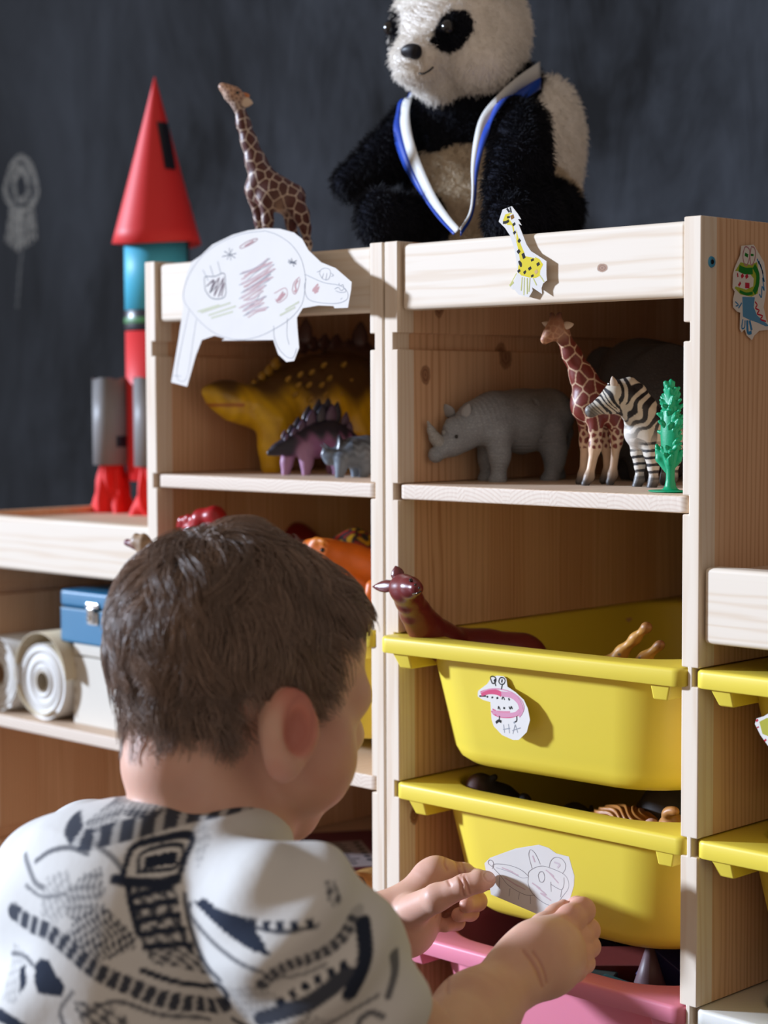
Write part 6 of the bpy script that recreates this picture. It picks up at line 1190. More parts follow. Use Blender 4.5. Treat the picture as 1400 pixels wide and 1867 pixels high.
LM = chain([(0.4119,-0.0364,0.3913), (0.4304,-0.0243,0.3853), (0.4513,-0.0318,0.3867), (0.4584,-0.0518,0.3889)], A([21, 18.5, 17, 14.5]) * U_L, 1)
LR = chain([(0.4064,-0.037,0.3807), (0.4235,-0.0245,0.3739), (0.4456,-0.034,0.3773), (0.45,-0.0521,0.3796)], A([20, 17.5, 15.5, 13.5]) * U_L, 1)
LL = chain([(0.4024,-0.0417,0.3719), (0.4122,-0.0291,0.3633), (0.4341,-0.0368,0.3678), (0.4359,-0.052,0.3681)], A([18, 15.5, 14, 12]) * U_L, 1)
# right hand: back of the hand to us, fingers closed away from us, thumb along the top
RH = chain([ER, (0.601,-0.2005,0.3707), WR], A([92, 64, 49]) * U_R, 0) + chain([WR, (0.594,-0.1249,0.3947), (0.5937,-0.1108,0.3978)], A([49, 50, 46]) * U_R, 0)
RH += [ball((0.5995,-0.1142,0.3896), 41 * U_R, 0), ball((0.6004,-0.1237,0.3841), 34 * U_R, 0)]
RI = chain([(0.593,-0.1052,0.4051), (0.593,-0.0906,0.4116), (0.5923,-0.0768,0.4151), (0.5735,-0.0591,0.4112), (0.5618,-0.0542,0.4072)], A([29, 26, 23, 17, 14]) * U_R, 0)
RM = chain([(0.5953,-0.0995,0.3958), (0.5949,-0.0856,0.3975), (0.5922,-0.0698,0.3993), (0.5708,-0.0532,0.3973), (0.5617,-0.0522,0.3978)], A([30, 27, 21, 17, 14]) * U_R, 0)
RR = chain([(0.5988,-0.1038,0.3884), (0.599,-0.0894,0.3881), (0.597,-0.0744,0.3892), (0.5734,-0.0557,0.387), (0.5652,-0.0552,0.3885)], A([30, 26, 19.5, 16, 14]) * U_R, 0)
RL = chain([(0.6014,-0.113,0.382), (0.6047,-0.1013,0.3809), (0.6026,-0.0865,0.3811), (0.5811,-0.0685,0.3791), (0.5732,-0.0662,0.3818)], A([28, 23, 17.5, 15, 13]) * U_R, 0)
RT = chain([(0.5776,-0.1169,0.3982), (0.5705,-0.0939,0.4023), (0.5687,-0.0783,0.408), (0.5689,-0.0693,0.412)], A([33, 24, 17.5, 13.5]) * U_R, 0)

def iso(prims, h, k):
    D, lo = field(prims, h, k); return isosurface(D, lo, h)
def iso_hand(palm, fingers, h, creases=()):
    """palm and each finger blend at the root but the fingers stay apart from each other"""
    allp = palm + [q for f in fingers for q in f]
    los, his = zip(*[prim_box(p) for p in allp]); lo = np.min(los, 0) - 3 * h; hi = np.max(his, 0) + 3 * h
    n = np.ceil((hi - lo) / h).astype(int) + 1; ax = [lo[i] + np.arange(n[i]) * h for i in range(3)]
    def fld(prims, k):
        D = np.full(n, 1.0, np.float32)
        for p in prims:
            bl, bh = prim_box(p); mg = k * 1.2 + 2 * h
            i0 = np.maximum(0, np.floor((bl - mg - lo) / h).astype(int)); i1 = np.minimum(n, np.ceil((bh + mg - lo) / h).astype(int) + 1)
            X = np.stack(np.meshgrid(*[ax[i][i0[i]:i1[i]] for i in range(3)], indexing='ij'), -1); d = prim_d(p, X).astype(np.float32)
            sl = tuple(slice(i0[i], i1[i]) for i in range(3)); Aa = D[sl]; hh = np.maximum(k - np.abs(Aa - d), 0) / k; D[sl] = np.minimum(Aa, d) - hh * hh * k * 0.25
        return D
    base = fld(palm, 0.018); out = base
    for f in fingers:
        d = fld(f, 0.004); kk = 0.006; hh = np.maximum(kk - np.abs(base - d), 0) / kk; d = np.minimum(base, d) - hh * hh * kk * 0.25
        k2 = 0.0008; hh = np.maximum(k2 - np.abs(out - d), 0) / k2; out = np.minimum(out, d) - hh * hh * k2 * 0.25
    for a, b, r in creases:
        p = cone(a, b, r, r); bl, bh = prim_box(p); i0 = np.maximum(0, np.floor((bl - 0.004 - lo) / h).astype(int)); i1 = np.minimum(n, np.ceil((bh + 0.004 - lo) / h).astype(int) + 1)
        X = np.stack(np.meshgrid(*[ax[i][i0[i]:i1[i]] for i in range(3)], indexing='ij'), -1); d = prim_d(p, X).astype(np.float32); sl = tuple(slice(i0[i], i1[i]) for i in range(3)); kk = 0.0016; Aa = out[sl]; hh = np.maximum(kk - np.abs(Aa + d), 0) / kk; out[sl] = np.maximum(Aa, -d) + hh * hh * kk * 0.25
    return isosurface(out, lo, h)
parts = [iso(HEAD + EARS + NECK + TRUNK, 0.0026, 0.020), iso_hand(LH, [LT, LI, LM, LR, LL], 0.0008), iso_hand(RH, [RT, RI, RM, RR, RL], 0.0008)]
ears_fine = iso(EARS, 0.0011, 0.005); parts.append(ears_fine)
V = np.vstack([p[0] for p in parts]); off = np.cumsum([0] + [len(p[0]) for p in parts]); F = np.vstack([p[1] + off[i] for i, p in enumerate(parts)])
# fine creases: thumb joint and the folds at both wrists
me = bpy.data.meshes.new('body'); me.vertices.add(len(V)); me.vertices.foreach_set('co', V.astype(np.float32).ravel()); me.loops.add(F.size); me.loops.foreach_set('vertex_index', F.astype(np.int32).ravel())
me.polygons.add(len(F)); me.polygons.foreach_set('loop_start', np.arange(0, F.size, 4, dtype=np.int32)); me.update(calc_edges=True); me.validate()
C = np.tile(ROW(SKIN), (len(V), 1))
L = (V - HC) @ HB                                                     # head-local coordinates
inhead = np.linalg.norm(V - HC, axis=1) < 0.16
fingers = np.min(np.stack([prim_d(p, V) for p in LM + LR + LL + RI + RM + RR + RL]), 0) < 0.004
C = mix(C, ROW(SKR), fingers * 0.55)
eard = np.min(np.stack([prim_d(p, V) for p in EARS if len(p) == 6]), 0)
C = mix(C, ROW((0.62, 0.15, 0.105)), sstep(0.004, 0.0, eard) * 0.75)
cheek = np.exp(-(((L[:, 0] - 0.05) / 0.03) ** 2 + ((L[:, 1] - 0.05) / 0.03) ** 2 + ((L[:, 2] + 0.055) / 0.03) ** 2)); C = mix(C, ROW((0.62, 0.28, 0.20)), np.clip(cheek, 0, 1) * 0.5)
lip = np.min(np.stack([prim_d(p, V) for p in HEAD if p[5] == 2]), 0); C = mix(C, ROW(LIP), sstep(0.003, 0.0, lip))
hairline = (L[:, 2] > 0.030 + 0.0) | ((L[:, 1] < 0.030) & (L[:, 2] > -0.020)) | ((L[:, 1] < -0.030) & (L[:, 2] > -0.050))
C = mix(C, ROW(HAIRC), (hairline & inhead & (eard > 0.003)) * 1.0)
legs = (V[:, 2] < 0.13) & (V[:, 1] < 0.3)
# fine skin folds: thumb joint, ball of the thumb, right wrist
FOLDS = [(0.0010, 0.0011, [(0.4827,-0.0876,0.4222),(0.484,-0.0867,0.4181),(0.4848,-0.0863,0.414),(0.4858,-0.0856,0.4091)]), (0.0008, 0.0010, [(0.4856,-0.0847,0.423),(0.4869,-0.0837,0.4189),(0.4876,-0.0833,0.4156),(0.4887,-0.0827,0.4107)]), (0.0010, 0.0014, [(0.4667,-0.0703,0.3979),(0.4621,-0.0751,0.395),(0.4569,-0.0807,0.39),(0.4525,-0.0858,0.3825)]), (0.0006, 0.0010, [(0.4616,-0.0759,0.3921),(0.4582,-0.0797,0.3867),(0.4555,-0.0829,0.38)]),
         (0.0009, 0.0013, [(0.5993,-0.1499,0.4042),(0.6024,-0.1472,0.3996),(0.6059,-0.1443,0.3921),(0.6091,-0.1422,0.3809)]), (0.0007, 0.0011, [(0.6039,-0.1454,0.4034),(0.6073,-0.1425,0.3974),(0.6098,-0.1407,0.3899),(0.6111,-0.14,0.3831)]), (0.0008, 0.0010, [(0.4602,-0.0743,0.4264),(0.459,-0.0761,0.4193),(0.4607,-0.0748,0.4147)]), (0.0007, 0.0010, [(0.4668,-0.0679,0.4251),(0.4664,-0.0687,0.4201),(0.4678,-0.0677,0.4159)])]
nrm_ = np.zeros(len(V) * 3, np.float32); me.vertex_normals.foreach_get('vector', nrm_); nrm_ = nrm_.reshape(-1, 3).astype(float); vd = ROW((-0.70311666, 0.7084552, -0.06097689)); hv = (V[:, 1] > -0.24) & ((nrm_ @ vd) < 0.1); ih = np.where(hv)[0]
for dep_, wid_, pl_ in FOLDS:
    pl_ = spline(pl_, 5); d_ = np.full(len(ih), 9.0)
    for a, b in zip(pl_[:-1], pl_[1:]):
        ab = b - a; ab = ab - vd * (ab @ vd); q_ = V[ih] - a; q_ = q_ - (q_ @ vd)[:, None] * vd; tt = np.clip(q_ @ ab / (ab @ ab), 0, 1); d_ = np.minimum(d_, np.linalg.norm(q_ - tt[:, None] * ab, axis=1))
    g_ = np.exp(-(d_ / wid_) ** 2); V[ih] -= nrm_[ih] * (dep_ * g_)[:, None]; C[ih] = mix(C[ih], ROW((0.52, 0.22, 0.16)), g_ * 0.5)
lt0, lt1 = ROW((0.4946,-0.0775,0.4187)), ROW((0.4961,-0.0718,0.4192)); tx_ = lt1 - lt0; tx_ /= np.linalg.norm(tx_); nz_ = ROW((0.70, -0.70, 0.55)); nz_ -= tx_ * (nz_ @ tx_); nz_ /= np.linalg.norm(nz_); ty_ = np.cross(nz_, tx_)
q_ = V - (lt1 + nz_ * 0.0062 - tx_ * 0.0006); rr_ = np.sqrt(((q_ @ tx_) / 0.0056) ** 2 + ((q_ @ ty_) / 0.0044) ** 2); on_ = (np.abs(q_ @ nz_) < 0.006) & (nrm_ @ nz_ > 0.1)
C = mix(C, ROW(NAIL), sstep(1.0, 0.85, rr_) * on_); V = V - nrm_ * (0.0007 * np.exp(-((rr_ - 1.0) / 0.12) ** 2) * on_)[:, None]
me.vertices.foreach_set('co', V.astype(np.float32).ravel()); me.update()
set_col(me, C)
t = NT('child_skin'); a_ = t.n('ShaderNodeAttribute', attribute_name='Col'); o_ = t.obj(); n1 = t.noise(o_, 45, 4); n2 = t.noise(o_, 900, 3)
t.bump(t.math('ADD', t.math('MULTIPLY', n2, 0.6), t.math('MULTIPLY', n1, 0.4)), 0.12, 0.0006)
M_SKIN = t.out(t.mixc(1.0, a_.outputs['Color'], t.ramp(n1, [(0.3, (0.93, 0.86, 0.85)), (0.7, (1.0, 1.0, 1.0))]), 'MULTIPLY'), 0.48, 0.4, Subsurface_Weight=0.22, Subsurface_Radius=(0.012, 0.005, 0.003), Subsurface_Scale=0.6)
body = put('body', me, boy, M_SKIN, True)
eye(tuple(hd(0.030, 0.0835, -0.008)), 0.0085, boy); eye(tuple(hd(-0.030, 0.0835, -0.008)), 0.0085, boy)
# ---- hair: combed strands growing from the crown outwards
def hair_curves(name, pts, rad, cols, parent, mat):
    """pts (n, k, 3)"""
    n, k, _ = pts.shape; hc = bpy.data.hair_curves.new(name); hc.add_curves([k] * n)
    hc.attributes['position'].data.foreach_set('vector', pts.reshape(-1, 3).astype(np.float32).ravel())
    ra = hc.attributes.get('radius') or hc.attributes.new('radius', 'FLOAT', 'POINT')
    prof = np.linspace(1, 0.25, k); ra.data.foreach_set('value', (np.tile(prof, n) * rad).astype(np.float32))
    ca = hc.attributes.new('Col', 'FLOAT_COLOR', 'CURVE'); ca.data.foreach_set('color', np.hstack([cols, np.ones((n, 1))]).astype(np.float32).ravel())
    o = bpy.data.objects.new(name, hc); COL.objects.link(o); hc.materials.append(mat); o.parent = parent; o.matrix_parent_inverse = Matrix.Translation(parent.location).inverted(); o['kind'] = 'stuff'
    return o
def hair_mat(name, rough=0.35, spec=0.5, sheen=0.0):
    t = NT(name); a_ = t.n('ShaderNodeAttribute', attribute_name='Col'); return t.out(a_.outputs['Color'], rough, spec)
SK = [p for p in HEAD[:3]] + NECK[:1]
def head_d(X):
    d = [prim_d(p, X) for p in SK]; o = d[0]
    for e in d[1:]:
        h_ = np.maximum(0.02 - np.abs(o - e), 0) / 0.02; o = np.minimum(o, e) - h_ * h_ * 0.005
    return o
def head_n(X):
    e = 0.0012; g = np.stack([head_d(X + np.eye(3)[i] * e) - head_d(X - np.eye(3)[i] * e) for i in range(3)], -1); return g / (np.linalg.norm(g, axis=-1, keepdims=True) + 1e-9)
rng = np.random.default_rng(11); NS = 15000
d0 = rng.normal(size=(NS * 3, 3)); d0 /= np.linalg.norm(d0, axis=1, keepdims=True); X0 = hd(0, -0.005, 0.015) + (d0 * ROW((0.07, 0.09, 0.075))) @ HB.T
for _ in range(4): X0 = X0 - head_n(X0) * head_d(X0)[:, None]
L0 = (X0 - HC) @ HB
ok = (L0[:, 2] > 0.048) | ((L0[:, 1] < 0.034) & (L0[:, 2] > -0.012)) | ((L0[:, 1] < -0.020) & (L0[:, 2] > -0.086)) | ((np.abs(L0[:, 1] - 0.026) < 0.007) & (L0[:, 2] > -0.022))
near_ear = (np.abs(L0[:, 0]) > 0.05) & (np.abs(L0[:, 1] - 0.004) < 0.022) & (L0[:, 2] < -0.006)
X0 = X0[ok & ~near_ear][:NS]; L0 = (X0 - HC) @ HB; NS = len(X0)
WH = ROW((0.012, -0.052, 0.080))                                      # whorl
K = 9; ln = 0.036 + 0.016 * rng.random(NS); nape = (L0[:, 1] < -0.015) & (L0[:, 2] < -0.015); ln *= np.where(nape, 0.95, 1.0) * np.where((L0[:, 2] < 0.01) & ~nape, 0.6, 1.0); ln = np.where(L0[:, 1] > 0.03, ln * 0.62, ln)
pts = np.zeros((NS, K, 3)); pts[:, 0] = X0; P_ = X0.copy()
jit = rng.normal(size=(NS, 3)) * 0.30; wave = rng.random(NS) * 6.28
hash3 = np.sin(L0 @ ROW((310.0, 210.0, 270.0))) + np.sin(L0 @ ROW((-190.0, 330.0, 150.0)) + 1.3)
for k in range(1, K):
    Lp = (P_ - HC) @ HB; away = Lp - WH; away /= np.linalg.norm(away, axis=1, keepdims=True) + 1e-9
    down = ROW((0, 0, -1.0)); fl = away * 0.95 + down * 0.55 + ROW((0.0, 0.12, 0.0)); fl[:, 0] += 0.75 * np.sin(L0 @ ROW((95.0, 70.0, 60.0)) + 1.2 * hash3) + 0.3 * hash3; fl[:, 1] += 0.55 * np.sin(L0[:, 0] * 140 + L0[:, 2] * 180)
    fl = fl @ HB.T + jit; N_ = head_n(P_); fl -= N_ * np.sum(fl * N_, 1, keepdims=True); fl /= np.linalg.norm(fl, axis=1, keepdims=True) + 1e-9
    q = k / (K - 1); tgt = (0.0012 + 0.0095 * np.sin(min(q * 1.3, 1) * 1.57) * (0.75 + 0.35 * np.sin(hash3 * 2 + wave * 0.12))) * np.where(L0[:, 2] < -0.03, 0.5, 1.0)
    P_ = P_ + fl * (ln / (K - 1))[:, None]; P_ = P_ + N_ * (tgt - head_d(P_))[:, None] * np.where((L0[:, 1] < -0.015) & (((P_ - HC) @ HB)[:, 2] < -0.05), 0.08, 0.75)[:, None]
    pts[:, k] = P_
# clump neighbours together towards the tips
nc = 420; ci = rng.choice(NS, nc, replace=False); best = np.zeros(NS, int)
for s0 in range(0, NS, 3000):
    best[s0:s0 + 3000] = np.argmin(np.linalg.norm(X0[s0:s0 + 3000, None] - X0[ci][None], axis=2), 1)
wgt = (np.linspace(0, 1, K) ** 1.1 * 0.85)[None, :, None] * (0.55 + 0.45 * rng.random(NS))[:, None, None]
pts = pts + (pts[ci[best]] - pts) * wgt
ph_ = rng.random(nc)[best] * 6.28; sd_ax = np.cross(head_n(X0), pts[:, 4] - pts[:, 0]); sd_ax /= np.linalg.norm(sd_ax, axis=1, keepdims=True) + 1e-9
pts = pts + sd_ax[:, None, :] * (0.0022 * np.linspace(0, 1, K)[None] * np.sin(np.arange(K)[None] * 0.9 + ph_[:, None]))[:, :, None]
tone = 0.62 + 0.45 * rng.random(NS) + 0.55 * rng.random(nc)[best] - 0.15
hc_ = ROW((0.25, 0.168, 0.125))[None] * tone[:, None]
hair_curves('hair', pts, 0.00034, hc_, boy, hair_mat('brown_hair', 0.34, 0.7))

# ---- t-shirt with a print of sketched sneakers
SLV = ROW((0.6195,-0.3421,0.3985)); TOP = chain([NK - (0, 0.0, 0.026), UB, MB, PV + (0, 0, 0.02)], [0.050, 0.075, 0.092, 0.102], 0) + [cone(SL, SR, 0.047, 0.047, 0)] + chain([UB + (0, 0.03, -0.03), MB + (0, 0.05, 0)], [0.063, 0.078], 0)
TOP += chain([SR, (0.615,-0.3576,0.4331), SLV, (0.621,-0.3283,0.3767), (0.6266,-0.3174,0.3564)], [0.047, 0.050, 0.050, 0.049, 0.048], 0) + chain([SL, (0.3791,-0.2984,0.3984)], [0.047, 0.045], 0)
TOP += [ell((0.4484,-0.4078,0.4602), (0.063, 0.058, 0.055), 0)]
hemd = ER - SLV; hemd /= np.linalg.norm(hemd); hb = Vector(tuple(hemd)).to_track_quat('Z', 'Y').to_matrix(); HBm = np.array(hb)
TOP.append(cut(ell(SLV + hemd * (0.016 + 0.055), (0.11, 0.11, 0.055), 0, HBm)))
TOP.append(cut(ell(hd(0, -0.03, -0.062) + (0.0, -0.004, 0.004), (0.054, 0.054, 0.036), 0, HB)))
TOP.append(cut(ell((PV[0], PV[1], 0.09), (0.3, 0.3, 0.075), 0)))
DS, los_ = field(TOP, 0.0017, 0.030); Vs, Fs = isosurface(DS, los_, 0.0017)
fold = 0.0038 * np.sin(Vs @ ROW((70.0, 40.0, -95.0)) + 2.0 * np.sin(Vs @ ROW((22.0, -31.0, 18.0)))) * sstep(0.2, 0.9, 0.5 + 0.5 * np.sin(Vs @ ROW((25.0, 12.0, 20.0))))
ctr = UB + (0, 0.02, -0.06); nd_ = Vs - ctr; nd_ /= np.linalg.norm(nd_, axis=1, keepdims=True); Vs = Vs + nd_ * fold[:, None]
u = (Vs - ROW((0.53, -0.47, 0.0))) @ ROW((0.78, 0.6258, 0.0)); vv_ = Vs[:, 2]
Q = np.stack([u, vv_], 1)
def inpoly(poly):
    poly = np.array(poly); ins = np.zeros(len(Q), bool); j = len(poly) - 1
    for i in range(len(poly)):
        a, b = poly[i], poly[j]; c = ((a[1] > Q[:, 1]) != (b[1] > Q[:, 1])) & (Q[:, 0] < (b[0] - a[0]) * (Q[:, 1] - a[1]) / (b[1] - a[1] + 1e-12) + a[0]); ins ^= c; j = i
    return ins
def dline(pl, sm=True):
    pl = spline(pl, 6) if sm and len(pl) > 2 else np.array(pl); d = np.full(len(Q), 9.0); s = np.zeros(len(Q)); acc = 0
    for a, b in zip(pl[:-1], pl[1:]):
        ab = b - a; Lh = ab @ ab; tt = np.clip((Q - a) @ ab / Lh, 0, 1); e = np.linalg.norm(Q - a - tt[:, None] * ab, axis=1); m_ = e < d; d = np.where(m_, e, d); s = np.where(m_, acc + tt * math.sqrt(Lh), s); acc += math.sqrt(Lh)
    return d, s
INK = ROW((0.022, 0.030, 0.052)); ink = np.zeros(len(Q)); rn = np.random.default_rng(5).random(len(Q))
def add(m_, a=1.0):
    global ink; ink = np.maximum(ink, m_ * a)
def stroke(pl, wpx, a=1.0, ribs=0.0, dash=0.0):
    d, s = dline(pl); w_ = wpx * 0.00037; m_ = sstep(w_ + 0.0008, w_ - 0.0004, d)
    if ribs: m_ = m_ * np.where(np.sin(s / ribs * 6.283) > -0.45, 1.0, 0.35)
    if dash: m_ = m_ * (np.sin(s / dash * 6.283) > -0.1)
    add(m_, a)
def fill(poly, a=1.0, hatch=0.0, ang=0.0):
    m_ = inpoly(poly).astype(float)
    if hatch:
        ph = (Q[:, 0] * math.cos(ang) + Q[:, 1] * math.sin(ang)) / hatch + 0.3 * np.sin(Q[:, 1] * 400); m_ = m_ * np.clip(0.62 + 0.55 * np.sin(ph * 6.283) + 0.4 * np.sin((Q[:, 0] * math.sin(ang) - Q[:, 1] * math.cos(ang)) / hatch * 4.4) + (rn - 0.5) * 0.7, 0.12, 1)
    add(m_, a)
# cap-toed shoe by the collar
stroke([(-0.0176,0.5188),(-0.0071,0.5141),(0.0098,0.5178),(0.0325,0.5221),(0.0489,0.5248),(0.0737,0.5282),(0.0944,0.5299),(0.1119,0.5303)], 13, 0.95, 0.012)
fill([(0.0135,0.5257),(0.017,0.5391),(0.0229,0.5421),(0.0298,0.5422),(0.0382,0.5375),(0.0443,0.5286),(0.0325,0.5241)], 0.95, 0.0042, 0.0); fill([(-0.0103,0.5212),(-0.0003,0.5283),(0.0129,0.5335),(0.0128,0.5221),(-0.0004,0.5175)], 0.75, 0.003, 0.3)
stroke([(0.0595,0.5399),(0.0669,0.5352),(0.0737,0.5301)], 12); fill([(0.0803,0.5387),(0.0881,0.5408),(0.0945,0.5364),(0.0977,0.5313),(0.0847,0.531)], 0.9, 0.004, 1.0)
fill([(-0.0233,0.5327),(-0.0146,0.544),(0,0.5518),(0.0033,0.5476),(-0.0074,0.5389),(-0.0161,0.5322)], 0.8, 0.004, 0.9); stroke([(-0.0471,0.5001),(-0.0405,0.4947),(-0.034,0.4893),(-0.028,0.4881)], 4, 0.7)
# large high-top sneaker
stroke([(0.0236,0.4972),(0.0244,0.5044),(0.0271,0.5129),(0.0422,0.5152),(0.0586,0.5156),(0.0581,0.5068),(0.0564,0.498)], 4.5); stroke([(0.019,0.4971),(0.0322,0.4954),(0.0453,0.4944),(0.0557,0.4966)], 7)
stroke([(0.0322,0.5013),(0.033,0.5098),(0.0539,0.5116),(0.0532,0.5018),(0.0322,0.5006)], 2.5); fill([(0.0343,0.5075),(0.0533,0.5093),(0.0532,0.5034),(0.0349,0.5017)])
fill([(0.0292,0.4927),(0.0554,0.4973),(0.0589,0.4824),(0.0646,0.4675),(0.0736,0.4567),(0.0826,0.4465),(0.0644,0.4473),(0.0447,0.4503),(0.039,0.4623),(0.0338,0.472)], 0.92, 0.0055, 0.9)
for k, c in enumerate(([(0.0308,0.4882),(0.0518,0.4926)], [(0.032,0.4817),(0.0556,0.4856)], [(0.0345,0.4746),(0.0588,0.4785)], [(0.0371,0.4675),(0.0626,0.4707)], [(0.0403,0.4603),(0.0678,0.4624)])): stroke(c, 5, 1.0, 0.0)
stroke([(-0.0476,0.4712),(-0.0343,0.4676),(-0.0191,0.4653),(-0.0046,0.4578),(0.0089,0.4493),(0.0216,0.4431),(0.0334,0.4385),(0.0511,0.4305),(0.0651,0.427),(0.0805,0.4268),(0.0884,0.4303)], 13, 0.95, 0.0075); stroke([(0.0388,0.4475),(0.0577,0.4399),(0.0741,0.4387),(0.0855,0.442),(0.0904,0.4376),(0.089,0.4303)], 4)
fill([(-0.0104,0.4662),(0.0023,0.4777),(0.0143,0.4839),(0.0253,0.475),(0.0338,0.4687),(0.0357,0.4609),(0.0251,0.456),(0.0138,0.4524),(0.002,0.4587)], 0.95, 0.0032, 0.6); fill([(-0.0108,0.4885),(-0.0007,0.4989),(0.0099,0.5034),(0.0144,0.4911),(0.0116,0.4828),(-0.001,0.4743),(-0.0103,0.4754)], 0.7, 0.0036, 0.2)
stroke([(0.0358,0.4687),(0.0332,0.4765),(0.0294,0.4882),(0.0276,0.4947)], 5)
# low shoe and soles running on to the sleeve
fill([(0.0677,0.4859),(0.0749,0.4893),(0.0876,0.4864),(0.1028,0.4835),(0.1121,0.4753),(0.1195,0.4654),(0.1069,0.4674),(0.0952,0.4713),(0.081,0.479)]); stroke([(0.0657,0.4852),(0.0666,0.4787),(0.0806,0.468),(0.0971,0.4606),(0.1136,0.4558)], 3, 0.8); stroke([(0.1047,0.4813),(0.1167,0.4806),(0.1296,0.4816),(0.1454,0.4833)], 6, 1, 0, 0.0085); stroke([(0.1047,0.4796),(0.1231,0.4782),(0.1454,0.4813)], 2)
stroke([(0.1132,0.4474),(0.1204,0.4547),(0.1304,0.4599),(0.1407,0.4624),(0.1507,0.4663),(0.1585,0.4726),(0.1643,0.4824)], 9, 0.9, 0.005); stroke([(0.1117,0.4258),(0.1211,0.43),(0.1302,0.4339),(0.139,0.4371),(0.1487,0.4432),(0.1616,0.4526)], 12, 0.95); stroke([(0.1631,0.4423),(0.168,0.4512),(0.1709,0.4607),(0.17,0.469),(0.1681,0.4761)], 11)
stroke([(0.1228,0.4366),(0.1358,0.4454),(0.1487,0.4523),(0.1616,0.4585)], 6, 1, 0, 0.008); stroke([(0.1164,0.4514),(0.1358,0.4535),(0.1488,0.4581)], 2.5, 0.6)
stroke([(0.185,0.4559),(0.1859,0.4456),(0.1833,0.4351)], 5, 0.8); stroke([(0.1662,0.4184),(0.1685,0.4249),(0.1743,0.4277),(0.1807,0.4253)], 4, 0.8); fill([(0.1471,0.502),(0.1522,0.5015),(0.1573,0.4913),(0.1547,0.488),(0.149,0.4943)], 0.85, 0.004, 0.5); stroke([(0.1486,0.423),(0.1615,0.4299),(0.1775,0.4362)], 2.5, 0.7); stroke([(0.1356,0.4226),(0.1422,0.4342),(0.1461,0.4392)], 2, 0.6)
# sketchy shading between the shoes
fill([(0.0522,0.5342),(0.0619,0.5247),(0.0716,0.5152),(0.0682,0.5021),(0.0592,0.5149),(0.0554,0.5246)], 0.35, 0.003, 0.4); fill([(-0.0273,0.4934),(-0.0106,0.5003),(-0.0042,0.4841),(-0.0143,0.4707),(-0.0276,0.4736)], 0.40, 0.0035, 0.8)
stroke([(0.0615,0.489),(0.0679,0.4696),(0.0775,0.4535),(0.0872,0.4456)], 3.5, 0.9); stroke([(0.0028,0.5137),(0.0159,0.5075),(0.0237,0.5011)], 3, 0.7); stroke([(-0.0371,0.4997),(-0.0271,0.5065),(-0.0138,0.5101),(-0.0006,0.5087)], 3, 0.8); stroke([(-0.0407,0.4865),(-0.0274,0.4835),(-0.0108,0.4872)], 2.5, 0.7)
fill([(0.0904,0.4408),(0.1067,0.4462),(0.1228,0.4418),(0.1163,0.4286),(0.1,0.4248)], 0.4, 0.0032, 0.2); fill([(0.126,0.4256),(0.1422,0.431),(0.155,0.4281),(0.1485,0.4178),(0.1324,0.4173)], 0.45, 0.0035, 0.9); stroke([(0.0935,0.4213),(0.1097,0.4166),(0.1227,0.4157)], 4, 0.9); stroke([(0.0048,0.4219),(0.0248,0.4307),(0.051,0.4217),(0.0771,0.4169)], 3, 0.8)
fill([(-0.0479,0.4533),(-0.0379,0.4503),(-0.0315,0.4373),(-0.0383,0.4239),(-0.0484,0.4236)], 0.35, 0.003, 0.5); stroke([(-0.048,0.4467),(-0.0379,0.4487),(-0.0293,0.4456)], 3, 0.8)
# shoe at the lower left
fill([(-0.028,0.4466),(-0.0239,0.45),(-0.018,0.4502),(-0.0121,0.4428),(-0.0062,0.4374),(-0.0089,0.4323),(-0.0229,0.4316),(-0.0274,0.4391)]); fill([(-0.0394,0.4417),(-0.0353,0.4444),(-0.0322,0.434),(-0.0362,0.4312)]); stroke([(-0.0016,0.4349),(-0.0084,0.4248),(-0.0052,0.415),(0.0013,0.4086)], 3, 0.7); fill([(-0.0017,0.4309),(0.0182,0.4302),(0.0313,0.4227),(0.0364,0.4097),(0.0146,0.4057),(0.0048,0.4186)], 0.85, 0.006, 0.8); stroke([(-0.0485,0.4163),(-0.0385,0.4133),(-0.0286,0.4089)], 10)
facing = sstep(-0.35, 0.05, nd_ @ ROW((0.63, -0.77, 0.15)) + 0.25)
CS = mix(np.tile(ROW((0.70, 0.70, 0.68)), (len(Vs), 1)), INK, np.clip(ink * facing, 0, 1))
ms = bpy.data.meshes.new('t_shirt'); ms.vertices.add(len(Vs)); ms.vertices.foreach_set('co', Vs.astype(np.float32).ravel()); ms.loops.add(Fs.size); ms.loops.foreach_set('vertex_index', Fs.astype(np.int32).ravel()); ms.polygons.add(len(Fs)); ms.polygons.foreach_set('loop_start', np.arange(0, Fs.size, 4, dtype=np.int32)); ms.update(calc_edges=True); ms.validate(); set_col(ms, CS)
t = NT('printed_cotton'); a_ = t.n('ShaderNodeAttribute', attribute_name='Col'); o_ = t.obj(); t.bump(t.math('ADD', t.math('MULTIPLY', t.noise(o_, 60, 3), 1.0), t.math('MULTIPLY', t.noise(o_, 1500, 2), 0.15)), 0.25, 0.002)
M_COTTON = t.out(a_.outputs['Color'], 0.85, 0.15)
put('t_shirt', ms, boy, M_COTTON, True)
sculpt('trousers', [cone(PV + (-0.05, 0, -0.02), PV + (0.05, 0, -0.02), 0.098, 0.098)] + [q for s in (-1, 1) for q in chain([PV + (0.055 * s, 0.0, -0.03), (PV[0] + 0.085 * s, PV[1] + 0.21, 0.0565), (PV[0] + 0.07 * s, PV[1] - 0.045, 0.042)], [0.074, 0.055, 0.040])], 0.004, 0.02, paint('navy_cotton', (0.03, 0.04, 0.07), 0.85, 0.1), boy)

